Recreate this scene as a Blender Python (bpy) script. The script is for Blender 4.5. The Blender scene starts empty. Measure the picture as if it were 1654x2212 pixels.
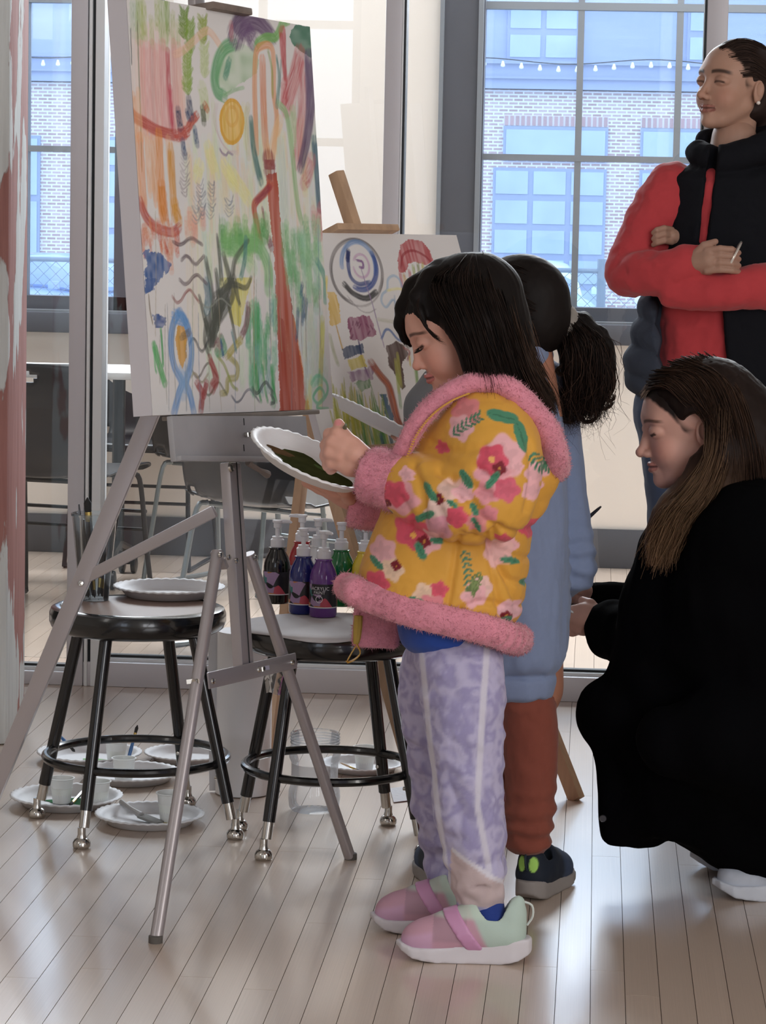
import bpy, bmesh, math, random
import numpy as np
from mathutils import Vector, Matrix
from math import sin, cos, pi, radians, sqrt

random.seed(7)
rng = np.random.default_rng(7)
scene = bpy.context.scene
COL = scene.collection

# ------------------------------------------------------------------ camera
FPX, CAM_H = 6000.0, 1.26
IMG_W, IMG_H = 1654.0, 2212.0
_yaw, _pitch, _roll = radians(4.3), radians(6.03), 0.02
_fw = np.array([-sin(_yaw) * cos(_pitch), cos(_yaw) * cos(_pitch), -sin(_pitch)])
_rt0 = np.array([cos(_yaw), sin(_yaw), 0.0])
_up0 = np.cross(_rt0, _fw)
_rt = _rt0 * cos(_roll) + _up0 * sin(_roll)
_up = _up0 * cos(_roll) - _rt0 * sin(_roll)
_cam = np.array([0.0, 0.0, CAM_H])

cam_data = bpy.data.cameras.new('camera')
cam_data.sensor_fit = 'VERTICAL'
cam_data.sensor_height = 24.0
cam_data.lens = 24.0 * FPX / IMG_H
cam_data.clip_end = 400.0
cam = bpy.data.objects.new('camera', cam_data)
COL.objects.link(cam)
cam.matrix_world = Matrix(((_rt[0], _up[0], -_fw[0], _cam[0]), (_rt[1], _up[1], -_fw[1], _cam[1]),
                           (_rt[2], _up[2], -_fw[2], _cam[2]), (0, 0, 0, 1)))
cam_data.dof.use_dof = False
scene.camera = cam


def ray(px, py):
    return _fw + _rt * (px - IMG_W / 2) / FPX - _up * (py - IMG_H / 2) / FPX


def PY(px, py, Y):
    d = ray(px, py)
    return _cam + d * (Y / d[1])


def PZ(px, py, z=0.0):
    d = ray(px, py)
    return _cam + d * ((z - CAM_H) / d[2])


def PPL(px, py, p0, n):
    d = ray(px, py)
    return _cam + d * (np.dot(np.asarray(p0) - _cam, n) / np.dot(d, n))


# ------------------------------------------------------------------ light and exposure
scene.view_settings.view_transform = 'Standard'
scene.view_settings.look = 'None'
scene.view_settings.exposure = 0.10
scene.view_settings.gamma = 1.0
scene.view_settings.use_curve_mapping = False
scene.cycles.use_denoising = True
scene.cycles.max_bounces = 10
scene.cycles.transparent_max_bounces = 16
scene.cycles.sample_clamp_indirect = 6.0
scene.cycles.caustics_reflective = False
scene.cycles.caustics_refractive = False

world = bpy.data.worlds.new('sky')
scene.world = world
world.use_nodes = True
wn = world.node_tree.nodes
wn['Background'].inputs[0].default_value = (0.66, 0.79, 1.0, 1)
wn['Background'].inputs[1].default_value = 2.5


def area_light(name, loc, target, sx, sy, power, color=(1, 1, 1)):
    l = bpy.data.lights.new(name, 'AREA')
    l.shape = 'RECTANGLE'
    l.size, l.size_y = sx, sy
    l.energy = power
    l.color = color
    o = bpy.data.objects.new(name, l)
    COL.objects.link(o)
    o.location = loc
    o.rotation_euler = (Vector(target) - Vector(loc)).to_track_quat('-Z', 'Y').to_euler()
    return o


# daylight entering through the tall upper sashes of the far wall, above the frame
area_light('window_daylight', (-2.5, 10.05, 2.62), (-1.6, 5.0, 0.1), 1.8, 1.05, 150, (0.93, 0.96, 1.0))
area_light('window_daylight', (0.4, 10.05, 2.62), (0.0, 5.0, 0.1), 1.9, 1.05, 190, (0.93, 0.96, 1.0))
# fill from behind: wide window added for light, narrow one reflected in the glass
area_light('rear_window_fill', (3.2, -3.12, 2.0), (3.2, 5.5, 2.0), 3.2, 2.4, 150, (1.0, 0.97, 0.94))
area_light('rear_window_fill', (-2.15, -3.12, 2.1), (-2.15, 5.5, 2.1), 1.2, 2.2, 9, (0.95, 0.97, 1.0))
# unseen fill lights added under the ceiling to brighten the rooms
area_light('ceiling_fill_light', (-0.6, 8.75, 3.5), (-0.6, 8.75, 0), 3.6, 0.5, 34, (1.0, 0.96, 0.92))
area_light('ceiling_fill_light', (-3.2, 2.2, 3.5), (-1.8, 4.2, 0), 0.5, 3.6, 22, (1.0, 0.96, 0.92))
area_light('ceiling_fill_light', (2.8, 2.2, 3.5), (1.6, 4.2, 0), 0.5, 3.6, 75, (1.0, 0.96, 0.92))


# ------------------------------------------------------------------ materials
def lin(c):
    if isinstance(c, str):
        c = c.lstrip('#')
        c = [int(c[i:i + 2], 16) / 255 for i in (0, 2, 4)]
    return tuple((x / 12.92 if x <= 0.04045 else ((x + 0.055) / 1.055) ** 2.4) for x in c[:3])


MATS = {}


def mat(name, col=None, rough=0.6, metal=0.0, spec=0.5, bump=0.0, bscale=40.0, var=0.0, vscale=6.0, attr=False,
        trans=0.0, ior=1.45, alpha=1.0, sheen=0.0, stretch=None, emit=None, coat=0.0, coatr=0.05, bdist=0.002, randobj=0.0):
    """Procedural principled material: base colour with noise variation, optional noise bump."""
    if name in MATS:
        return MATS[name]
    m = bpy.data.materials.new(name)
    m.use_nodes = True
    nt = m.node_tree
    N, L = nt.nodes, nt.links
    b = N['Principled BSDF']
    b.inputs['Roughness'].default_value = rough
    b.inputs['Metallic'].default_value = metal
    b.inputs['Specular IOR Level'].default_value = spec
    b.inputs['IOR'].default_value = ior
    b.inputs['Transmission Weight'].default_value = trans
    b.inputs['Alpha'].default_value = alpha
    b.inputs['Sheen Weight'].default_value = sheen
    b.inputs['Coat Weight'].default_value = coat
    b.inputs['Coat Roughness'].default_value = coatr
    tc = N.new('ShaderNodeTexCoord')
    src = tc.outputs['Object']
    if stretch:
        mp = N.new('ShaderNodeMapping')
        mp.inputs['Scale'].default_value = stretch
        L.new(src, mp.inputs['Vector'])
        src = mp.outputs['Vector']
    if attr:
        a = N.new('ShaderNodeAttribute')
        a.attribute_name = 'Col'
        colout = a.outputs['Color']
    else:
        rgb = N.new('ShaderNodeRGB')
        rgb.outputs[0].default_value = (*lin(col), 1)
        colout = rgb.outputs[0]
    if var > 0:
        nz = N.new('ShaderNodeTexNoise')
        nz.inputs['Scale'].default_value = vscale
        nz.inputs['Detail'].default_value = 5
        L.new(src, nz.inputs['Vector'])
        hs = N.new('ShaderNodeHueSaturation')
        mr = N.new('ShaderNodeMapRange')
        mr.inputs['From Min'].default_value = 0.25
        mr.inputs['From Max'].default_value = 0.75
        mr.inputs['To Min'].default_value = 1 - var
        mr.inputs['To Max'].default_value = 1 + var
        L.new(nz.outputs['Fac'], mr.inputs['Value'])
        L.new(mr.outputs[0], hs.inputs['Value'])
        L.new(colout, hs.inputs['Color'])
        colout = hs.outputs[0]
    if randobj > 0:
        oi = N.new('ShaderNodeObjectInfo')
        hs = N.new('ShaderNodeHueSaturation')
        mr = N.new('ShaderNodeMapRange')
        mr.inputs['To Min'].default_value = 1 - randobj
        mr.inputs['To Max'].default_value = 1 + randobj
        L.new(oi.outputs['Random'], mr.inputs['Value'])
        L.new(mr.outputs[0], hs.inputs['Value'])
        L.new(colout, hs.inputs['Color'])
        colout = hs.outputs[0]
    L.new(colout, b.inputs['Base Color'])
    if emit:
        L.new(colout, b.inputs['Emission Color'])
        b.inputs['Emission Strength'].default_value = emit
    if bump > 0:
        nz = N.new('ShaderNodeTexNoise')
        nz.inputs['Scale'].default_value = bscale
        nz.inputs['Detail'].default_value = 4
        L.new(src, nz.inputs['Vector'])
        bp = N.new('ShaderNodeBump')
        bp.inputs['Strength'].default_value = bump
        bp.inputs['Distance'].default_value = bdist
        L.new(nz.outputs['Fac'], bp.inputs['Height'])
        L.new(bp.outputs[0], b.inputs['Normal'])
    MATS[name] = m
    return m


def glass_mat(name, tint=(1, 1, 1), refl=1.0, haze=0.0, rough=0.0):
    """Thin window glass: transparent with a Fresnel reflection and an added glowing veil that imitates haze."""
    if name in MATS:
        return MATS[name]
    m = bpy.data.materials.new(name)
    m.use_nodes = True
    N, L = m.node_tree.nodes, m.node_tree.links
    N.remove(N['Principled BSDF'])
    out = N['Material Output']
    tr = N.new('ShaderNodeBsdfTransparent')
    tr.inputs[0].default_value = (*tint, 1)
    gl = N.new('ShaderNodeBsdfGlossy')
    gl.inputs['Roughness'].default_value = rough
    fr = N.new('ShaderNodeFresnel')
    fr.inputs['IOR'].default_value = 1.45
    ml = N.new('ShaderNodeMath')
    ml.operation = 'MULTIPLY'
    ml.inputs[1].default_value = refl
    L.new(fr.outputs[0], ml.inputs[0])
    mx = N.new('ShaderNodeMixShader')
    L.new(ml.outputs[0], mx.inputs[0])
    L.new(tr.outputs[0], mx.inputs[1])
    L.new(gl.outputs[0], mx.inputs[2])
    last = mx
    if haze > 0:
        df = N.new('ShaderNodeBsdfTranslucent')  # translucent mix glows like haze over the view behind
        df.inputs[0].default_value = (0.8, 0.85, 0.9, 1)
        m2 = N.new('ShaderNodeMixShader')
        m2.inputs[0].default_value = haze
        L.new(mx.outputs[0], m2.inputs[1])
        L.new(df.outputs[0], m2.inputs[2])
        last = m2
    L.new(last.outputs[0], out.inputs['Surface'])
    MATS[name] = m
    return m


# ------------------------------------------------------------------ mesh building
def mesh_from(name, verts, faces, cols=None, smooth=True, sharp_angle=None):
    me = bpy.data.meshes.new(name)
    verts = np.asarray(verts, dtype=np.float32)
    if isinstance(faces, np.ndarray):
        nf, k = faces.shape
        me.vertices.add(len(verts))
        me.vertices.foreach_set('co', verts.ravel())
        me.loops.add(nf * k)
        me.loops.foreach_set('vertex_index', faces.astype(np.int32).ravel())
        me.polygons.add(nf)
        me.polygons.foreach_set('loop_start', np.arange(0, nf * k, k, dtype=np.int32))
        me.polygons.foreach_set('loop_total', np.full(nf, k, dtype=np.int32))
        me.update(calc_edges=True)
    else:
        me.from_pydata(verts.tolist(), [], faces)
        me.update()
    if cols is not None:
        ca = me.color_attributes.new('Col', 'FLOAT_COLOR', 'POINT')
        c4 = np.ones((len(verts), 4), dtype=np.float32)
        c4[:, :3] = cols
        ca.data.foreach_set('color', c4.ravel())
    if smooth:
        me.polygons.foreach_set('use_smooth', np.ones(len(me.polygons), dtype=bool))
        if sharp_angle:
            try:
                me.set_sharp_from_angle(angle=radians(sharp_angle))
            except Exception:
                pass
    me.validate()
    return me


class MB:
    """Collects shapes in world coordinates."""

    def __init__(self):
        self.v, self.f = [], []

    def add(self, verts, faces):
        o = len(self.v)
        self.v += [tuple(map(float, p)) for p in verts]
        self.f += [tuple(i + o for i in fc) for fc in faces]
        return self

    def box(self, c, s, ax=None, bev=0.0):
        """Box at centre c with full sizes s; ax = 3 axis rows; bev = chamfer."""
        c = np.asarray(c, float)
        A = np.eye(3) if ax is None else np.asarray(ax, float)
        h = np.asarray(s, float) / 2
        if bev <= 0:
            pts = [c + A[0] * h[0] * sx + A[1] * h[1] * sy + A[2] * h[2] * sz
                   for sx in (-1, 1) for sy in (-1, 1) for sz in (-1, 1)]
            self.add(pts, [(0, 1, 3, 2), (4, 6, 7, 5), (0, 4, 5, 1), (2, 3, 7, 6), (0, 2, 6, 4), (1, 5, 7, 3)])
        else:
            bm = bmesh.new()
            bmesh.ops.create_cube(bm, size=1.0)
            for v in bm.verts:
                v.co = Vector((v.co.x * s[0], v.co.y * s[1], v.co.z * s[2]))
            bmesh.ops.bevel(bm, geom=bm.edges[:], offset=min(bev, min(s) * 0.45), segments=2, affect='EDGES', profile=0.6)
            bm.verts.index_update()
            pts = [c + A[0] * v.co.x + A[1] * v.co.y + A[2] * v.co.z for v in bm.verts]
            fcs = [[v.index for v in f.verts] for f in bm.faces]
            bm.free()
            self.add(pts, fcs)
        return self

    def bar(self, a, b, w, t, side=None, bev=0.0):
        """Rectangular bar from a to b, width w along 'side', thickness t across."""
        a, b = np.asarray(a, float), np.asarray(b, float)
        d = b - a
        ln = np.linalg.norm(d)
        d = d / ln
        s = np.array(side if side is not None else (0, 0, 1.0), float)
        s = s - d * np.dot(s, d)
        s /= np.linalg.norm(s)
        n = np.cross(d, s)
        return self.box((a + b) / 2, (w, t, ln), (s, n, d), bev)

    def tube(self, pts, r, n=10, cap=True, closed=False):
        pts = [np.asarray(p, float) for p in pts]
        m = len(pts)
        rs = [r] * m if np.isscalar(r) else list(r)
        tang = []
        for i in range(m):
            if closed:
                t = pts[(i + 1) % m] - pts[i - 1]
            else:
                t = pts[min(i + 1, m - 1)] - pts[max(i - 1, 0)]
            tang.append(t / (np.linalg.norm(t) + 1e-12))
        ref = np.array([0, 0, 1.0]) if abs(tang[0][2]) < 0.9 else np.array([1.0, 0, 0])
        u = np.cross(tang[0], ref)
        u /= np.linalg.norm(u)
        V = []
        for i in range(m):
            u = u - tang[i] * np.dot(u, tang[i])
            u /= np.linalg.norm(u)
            w = np.cross(tang[i], u)
            for k in range(n):
                a = 2 * pi * k / n
                V.append(pts[i] + (u * cos(a) + w * sin(a)) * rs[i])
        F = []
        for i in range(m if closed else m - 1):
            j = (i + 1) % m
            for k in range(n):
                k2 = (k + 1) % n
                F.append((i * n + k, i * n + k2, j * n + k2, j * n + k))
        if cap and not closed:
            F.append(tuple(range(n - 1, -1, -1)))
            F.append(tuple((m - 1) * n + k for k in range(n)))
        return self.add(V, F)

    def lathe(self, prof, c=(0, 0, 0), n=24, axis=None, arc=None):
        """Revolve profile [(r, h)] about axis through c."""
        c = np.asarray(c, float)
        d = np.array([0, 0, 1.0]) if axis is None else np.asarray(axis, float)
        d = d / np.linalg.norm(d)
        ref = np.array([1.0, 0, 0]) if abs(d[0]) < 0.9 else np.array([0, 1.0, 0])
        u = ref - d * np.dot(ref, d)
        u /= np.linalg.norm(u)
        w = np.cross(d, u)
        V, F = [], []
        m = len(prof)
        for (r, h) in prof:
            for k in range(n):
                a = 2 * pi * k / n
                V.append(c + d * h + (u * cos(a) + w * sin(a)) * max(r, 1e-5))
        for i in range(m - 1):
            for k in range(n):
                k2 = (k + 1) % n
                F.append((i * n + k, i * n + k2, (i + 1) * n + k2, (i + 1) * n + k))
        if prof[0][0] > 1e-4:
            pass
        return self.add(V, F)

    def prism(self, poly, o, ux, uy, depth):
        """Extrude 2-D polygon (in ux, uy from o) by vector depth."""
        o, ux, uy, dp = [np.asarray(q, float) for q in (o, ux, uy, depth)]
        n = len(poly)
        V = [o + ux * a + uy * b for a, b in poly] + [o + ux * a + uy * b + dp for a, b in poly]
        F = [tuple(range(n - 1, -1, -1)), tuple(range(n, 2 * n))]
        F += [(i, (i + 1) % n, (i + 1) % n + n, i + n) for i in range(n)]
        return self.add(V, F)

    def build(self, name, m, parent=None, origin=None, smooth=True, angle=35):
        o0 = np.asarray(origin if origin is not None else (0, 0, 0), float)
        v = np.asarray(self.v) - o0
        me = mesh_from(name, v, self.f, smooth=smooth, sharp_angle=angle)
        bm = bmesh.new()
        bm.from_mesh(me)
        bmesh.ops.recalc_face_normals(bm, faces=bm.faces)
        bm.to_mesh(me)
        bm.free()
        me.materials.append(m)
        ob = bpy.data.objects.new(name, me)
        COL.objects.link(ob)
        if parent is not None:
            ob.parent = parent
        return ob


class Thing:
    """A top-level Empty at the thing's base that parents its parts."""

    def __init__(self, name, label, cat, origin=(0, 0, 0), group=None):
        self.o = np.asarray(origin, float)
        e = bpy.data.objects.new(name, None)
        e.empty_display_size = 0.05
        COL.objects.link(e)
        e.location = tuple(self.o)
        e['label'] = label
        e['category'] = cat
        if group:
            e['group'] = group
        self.e = e

    def part(self, name, mb, m, parent=None, **kw):
        return mb.build(name, m, parent or self.e, self.o, **kw)

    def mesh(self, name, me, m, parent=None):
        if m is not None:
            me.materials.append(m)
        ob = bpy.data.objects.new(name, me)
        COL.objects.link(ob)
        ob.parent = parent or self.e
        return ob


def single(name, mb, m, label, cat, origin=(0, 0, 0), group=None, **kw):
    ob = mb.build(name, m, None, origin, **kw)
    ob.location = tuple(map(float, origin))
    ob['label'] = label
    ob['category'] = cat
    if group:
        ob['group'] = group
    return ob


def struct(name, mb, m, origin=(0, 0, 0), parent=None, **kw):
    ob = mb.build(name, m, parent, origin, **kw)
    if parent is None:
        ob.location = tuple(map(float, origin))
        ob['kind'] = 'structure'
    return ob


def copy_thing(root, loc=None, rotz=None, label=None, group=None):
    r = root.copy()
    COL.objects.link(r)
    if loc is not None:
        r.location = loc
    if rotz is not None:
        r.rotation_euler = (0, 0, rotz)
    if label:
        r['label'] = label
    if group:
        r['group'] = group
    for ch in list(root.children):
        c = ch.copy()
        COL.objects.link(c)
        c.parent = r
        for g in list(ch.children):
            d = g.copy()
            COL.objects.link(d)
            d.parent = c
    return r


def vec(*a):
    return np.array(a, float)


def unit(a):
    a = np.asarray(a, float)
    return a / np.linalg.norm(a)


def lerp(a, b, t):
    return np.asarray(a, float) * (1 - t) + np.asarray(b, float) * t


def spline(pts, n):
    """Catmull-Rom through pts -> n samples."""
    P = np.asarray(pts, float)
    P = np.vstack([2 * P[0] - P[1], P, 2 * P[-1] - P[-2]])
    m = len(P) - 3
    out = []
    for s in np.linspace(0, m - 1e-6, n):
        i = int(s)
        t = s - i
        p0, p1, p2, p3 = P[i:i + 4]
        out.append(0.5 * (2 * p1 + (p2 - p0) * t + (2 * p0 - 5 * p1 + 4 * p2 - p3) * t * t + (3 * p1 - p0 - 3 * p2 + p3) * t ** 3))
    return np.array(out)

# ================================================================== setting
YP, YW = 7.27, 10.17          # glass partition, far wall
M_floor = mat('maple', '#cbb8a8', rough=0.30, spec=0.5, coat=0.75, coatr=0.16, var=0.08, vscale=3.0, stretch=(14, 0.9, 4), bump=0.12, bscale=22, bdist=0.0012, randobj=0.055)
M_slab = mat('floor_gap', '#5c4433', rough=0.7)
M_cream = mat('cream_paint', '#e8e1d9', rough=0.85, var=0.02, vscale=3, bump=0.05, bscale=120)
M_white = mat('white_paint', '#e6e6e4', rough=0.8)
M_dkframe = mat('charcoal_window_paint', '#4a4c54', rough=0.45, var=0.05, vscale=9)
M_mullion = mat('grey_mullion', '#757a80', rough=0.4, var=0.05)
M_base = mat('slate_baseboard', '#4b4c52', rough=0.55, var=0.05, vscale=5)
M_alu = mat('silver_aluminium_frame', '#c3c1c6', rough=0.42, metal=0.1, spec=0.5, bump=0.03, bscale=200)
M_aluw = mat('white_aluminium_frame', '#dfe3e6', rough=0.4, spec=0.5)
M_gasket = mat('black_gasket', '#23272a', rough=0.6)
M_glass = glass_mat('partition_glass', (0.97, 0.985, 0.99), 1.0, 0.0)
M_wglass = glass_mat('window_glass', (0.93, 0.97, 1.0), 0.8, 0.07)

# ---- floor: slab with one board object per maple strip piece
mb = MB().box((0, 3.6, -0.058), (12, 13.4, 0.1))
floor = struct('floor', mb, M_slab, (0, 3.6, 0))
BW = 0.0568
unit_me = None
mbu = MB().box((0, 0.5, -0.004), (1.0, 1.0, 0.008))
bm_ = bmesh.new()
for i in range(1):
    o = mbu.build('floorboard', M_floor, floor, (0, 0, 0), smooth=False)
board0 = o
bm_.free()
nb = 0
x0 = 0.0212 - BW * 108
rest = MB()          # boards outside the photographed stretch, joined


def lay_rest(xc, ya, yb):
    y = ya
    while y < yb - .01:
        ln = min(random.uniform(.9, 2.2), yb - y)
        rest.box((xc, y + ln / 2, -.004), (BW - .0011, ln - .0012, .008))
        y += ln


for i in range(0, 215):
    xc = x0 + BW * (i + 0.5)
    if xc < -6 or xc > 6:
        continue
    # stretch of this strip that the photograph shows
    xl = lambda y: -0.215 * y - 0.06
    xr = lambda y: 0.073 * y + 0.08
    y = 4.05
    while y < 10.2 and not (xl(y) <= xc <= xr(y)):
        y += 0.05
    if y >= 10.15:
        lay_rest(xc, -3, 10.17)
        continue
    y -= random.uniform(0.05, 0.9)
    lay_rest(xc, -3, y)
    while y < 10.17:
        ln = random.choice([0.9, 1.2, 1.5, 1.8, 2.1, 2.4]) * random.uniform(0.85, 1.15)
        ln = min(ln, 10.17 - y)
        if ln < 0.25:
            ln = 10.17 - y
        ob = board0 if nb == 0 else board0.copy()
        if nb:
            COL.objects.link(ob)
            ob.parent = floor
        ob.location = (xc, y - 3.6, 0)
        ob.scale = (BW - 0.0011, ln - 0.0012, 1)
        nb += 1
        y += ln
fr_ = struct('floorboards', rest, M_floor, (0, 3.6, 0), parent=floor, smooth=False)
fr_['kind'] = 'stuff'

# ---- room shell
struct('ceiling', MB().box((0, 3.6, 3.65), (12, 13.4, 0.1)), M_white)
struct('wall_left', MB().box((-6.05, 3.6, 1.8), (0.1, 13.4, 3.6)), M_cream)
struct('wall_right', MB().box((6.05, 3.6, 1.8), (0.1, 13.4, 3.6)), M_cream)
# wall behind the viewer with a narrow reflected window and a wide one added for fill
mb = MB()
for xa, xb, za, zb in ((-6, -2.75, 0, 3.6), (-1.55, 1.6, 0, 3.6), (4.8, 6, 0, 3.6), (-2.75, -1.55, 0, 1.0), (-2.75, -1.55, 3.2, 3.6), (1.6, 4.8, 0, 0.8), (1.6, 4.8, 3.2, 3.6)):
    mb.box(((xa + xb) / 2, -3.05, (za + zb) / 2), (xb - xa, 0.1, zb - za))
struct('wall_rear', mb, M_cream)
for k, (xa, xb, za, zb, nx, nz) in enumerate(((-2.75, -1.55, 1.0, 3.2, 2, 3), (1.6, 4.8, 0.8, 3.2, 4, 3))):
    mb = MB()
    for i in range(nx + 1):
        mb.box((xa + (xb - xa) * i / nx, -3.02, (za + zb) / 2), (0.05, 0.06, zb - za))
    for j in range(nz + 1):
        mb.box(((xa + xb) / 2, -3.02, za + (zb - za) * j / nz), (xb - xa, 0.06, 0.05))
    struct('window_%d' % (k + 3), mb, M_dkframe)

# far wall with two window openings
WZ0, WZ1 = 0.82, 3.2
LW = (-3.46, -1.60)
RW = (-0.589, 1.42)
mb = MB()
for xa, xb, za, zb in ((-6, LW[0], 0, 3.6), (LW[1], RW[0], 0, 3.6), (RW[1], 6, 0, 3.6), (LW[0], LW[1], 0, WZ0), (LW[0], LW[1], WZ1, 3.6), (RW[0], RW[1], 0, WZ0), (RW[0], RW[1], WZ1, 3.6)):
    mb.box(((xa + xb) / 2, YW + 0.14, (za + zb) / 2), (xb - xa, 0.28, zb - za))
struct('wall_back', mb, M_cream)
struct('baseboard_back', MB().box((0, YW - 0.009, 0.0715), (12, 0.018, 0.143), bev=0.003), M_base)

PW, MW = 0.3335, 0.0235      # pane width, glazing bar width
ROWS = ((0.952, 1.481), (1.503, 2.025), (2.052, 2.575), (2.60, 3.12))


def window(idx, xl, xr, first):
    """first = left edge of one pane; panes repeat to both sides."""
    f = MB()
    yf = YW + 0.05
    panes = []
    x = first
    while x - PW - MW > xl + 0.1:
        x -= PW + MW
    while x + PW < xr - 0.1:
        panes.append((x, x + PW))
        x += PW + MW
    pl, pr_ = panes[0][0], panes[-1][1]
    # wide casing either side, sill, head
    f.box(((xl + pl) / 2, yf, (WZ0 + WZ1) / 2), (pl - xl, 0.12, WZ1 - WZ0))
    f.box(((xr + pr_) / 2, yf, (WZ0 + WZ1) / 2), (xr - pr_, 0.12, WZ1 - WZ0))
    f.box(((xl + xr) / 2, yf, (0.895 + 0.952) / 2), (xr - xl, 0.12, 0.057))
    f.box(((xl + xr) / 2, yf, (3.12 + WZ1) / 2), (xr - xl, 0.12, WZ1 - 3.12))
    w = struct('window_%d' % idx, f, M_dkframe)
    s = MB().box(((xl + xr) / 2, YW + 0.0, 0.8575), (xr - xl + 0.06, 0.16, 0.075), bev=0.006)
    struct('window_sill', s, M_dkframe, parent=w)
    s = MB().box(((xl + xr) / 2, YW - 0.03, 0.898), (xr - xl + 0.06, 0.07, 0.010))
    struct('sill_edge', s, M_mullion, parent=w)
    s = MB()
    s.box((pl - 0.014, yf - 0.07, (WZ0 + WZ1) / 2 + 0.05), (0.018, 0.03, WZ1 - WZ0 - 0.1))
    s.box((xl + 0.006, yf - 0.07, (WZ0 + WZ1) / 2 + 0.05), (0.014, 0.05, WZ1 - WZ0 - 0.1))
    s.box((xr - 0.006, yf - 0.07, (WZ0 + WZ1) / 2 + 0.05), (0.014, 0.05, WZ1 - WZ0 - 0.1))
    struct('casing_bead', s, M_mullion, parent=w)
    for a, b in zip(panes[:-1], panes[1:]):
        struct('glazing_bar', MB().box(((a[1] + b[0]) / 2, yf + 0.02, 2.03), (b[0] - a[1], 0.05, 2.2)), M_mullion, parent=w)
    for r0, r1 in zip(ROWS[:-1], ROWS[1:]):
        struct('glazing_rail', MB().box(((pl + pr_) / 2, yf + 0.02, (r0[1] + r1[0]) / 2), (pr_ - pl, 0.052, r1[0] - r0[1])), M_mullion, parent=w)
    for (a, b) in panes:
        for (r0, r1) in ROWS:
            struct('pane', MB().box(((a + b) / 2, yf + 0.03, (r0 + r1) / 2), (b - a, 0.003, r1 - r0)), M_wglass, parent=w)
    return w


window(1, LW[0], LW[1], -2.109)
window(2, RW[0], RW[1], -0.429)

# ---- glass partition between the rooms
FZ = 3.6


def post(name, xa, xb, m, d=0.10, y=YP, z0=0.0, parent=None):
    return struct(name, MB().box(((xa + xb) / 2, y + d / 2 - 0.01, (z0 + FZ) / 2), (xb - xa, d, FZ - z0), bev=0.003), m, parent=parent)


part = struct('wall_glass', MB().box((0, YP + 0.04, 3.3), (12, 0.1, 0.6)), M_alu)
post('frame_post', -1.387, -1.343, M_alu, parent=part)
post('frame_post', -1.340, -1.331, M_aluw, 0.08, parent=part)
post('gasket', -1.331, -1.3225, M_gasket, 0.06, y=YP + 0.01, parent=part)
post('frame_post', -1.3225, -1.298, M_aluw, 0.09, parent=part)
post('frame_post', -0.564, -0.521, M_alu, parent=part)
post('frame_post', -0.521, -0.516, M_aluw, 0.09, parent=part)
post('gasket', -0.516, -0.510, M_gasket, 0.085, parent=part)
post('frame_post', 0.262, 0.316, M_alu, parent=part)
post('gasket', 0.256, 0.262, M_gasket, 0.085, parent=part)
post('frame_post', 1.35, 1.40, M_alu, parent=part)
post('frame_post', -2.6, -2.54, M_alu, parent=part)
for xa, xb, h in ((-1.343, 1.4, 0.066), (-2.6, -1.343, 0.036), (1.4, 6, 0.066), (-6, -2.6, 0.066)):
    struct('bottom_rail', MB().box(((xa + xb) / 2, YP + 0.049, h / 2), (xb - xa, 0.11, h), bev=0.004), M_alu, parent=part)
    struct('rail_cap', MB().box(((xa + xb) / 2, YP + 0.052, h + 0.004), (xb - xa, 0.07, 0.008)), M_aluw, parent=part)
    struct('rail_gasket', MB().box(((xa + xb) / 2, YP + 0.052, h + 0.011), (xb - xa, 0.03, 0.006)), M_gasket, parent=part)
for xa, xb in ((-6, -2.6), (-2.54, -1.387), (-1.298, -0.564), (-0.510, 0.256), (0.316, 1.35), (1.40, 6)):
    struct('glass_pane', MB().box(((xa + xb) / 2, YP + 0.05, (0.07 + 3.0) / 2), (xb - xa, 0.006, 2.94)), M_glass, parent=part)

# ---- timber column with peeling red and white paint
m = bpy.data.materials.new('peeling_paint')
m.use_nodes = True
N, L = m.node_tree.nodes, m.node_tree.links
b = N['Principled BSDF']
b.inputs['Roughness'].default_value = 0.75
tc = N.new('ShaderNodeTexCoord')
mp = N.new('ShaderNodeMapping')
mp.inputs['Scale'].default_value = (11, 11, 2.3)
L.new(tc.outputs['Object'], mp.inputs['Vector'])
nz = N.new('ShaderNodeTexNoise')
nz.inputs['Scale'].default_value = 1.0
nz.inputs['Detail'].default_value = 7
L.new(mp.outputs[0], nz.inputs['Vector'])
cr = N.new('ShaderNodeValToRGB')
cr.color_ramp.elements[0].position = 0.50
cr.color_ramp.elements[1].position = 0.515
L.new(nz.outputs['Fac'], cr.inputs['Fac'])
mp2 = N.new('ShaderNodeMapping')
mp2.inputs['Scale'].default_value = (60, 60, 3)
L.new(tc.outputs['Object'], mp2.inputs['Vector'])
nz2 = N.new('ShaderNodeTexNoise')
nz2.inputs['Scale'].default_value = 1.0
nz2.inputs['Detail'].default_value = 5
L.new(mp2.outputs[0], nz2.inputs['Vector'])
red = N.new('ShaderNodeMix')
red.data_type = 'RGBA'
red.inputs['A'].default_value = (*lin('#8d5b55'), 1)
red.inputs['B'].default_value = (*lin('#b98680'), 1)
L.new(nz2.outputs['Fac'], red.inputs['Factor'])
wht = N.new('ShaderNodeMix')
wht.data_type = 'RGBA'
wht.inputs['A'].default_value = (*lin('#b9bcbc'), 1)
wht.inputs['B'].default_value = (*lin('#e6ebeb'), 1)
L.new(nz2.outputs['Fac'], wht.inputs['Factor'])
fin = N.new('ShaderNodeMix')
fin.data_type = 'RGBA'
L.new(cr.outputs['Color'], fin.inputs['Factor'])
L.new(red.outputs['Result'], fin.inputs['A'])
L.new(wht.outputs['Result'], fin.inputs['B'])
L.new(fin.outputs['Result'], b.inputs['Base Color'])
bp = N.new('ShaderNodeBump')
bp.inputs['Strength'].default_value = 0.7
bp.inputs['Distance'].default_value = 0.004
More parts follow.
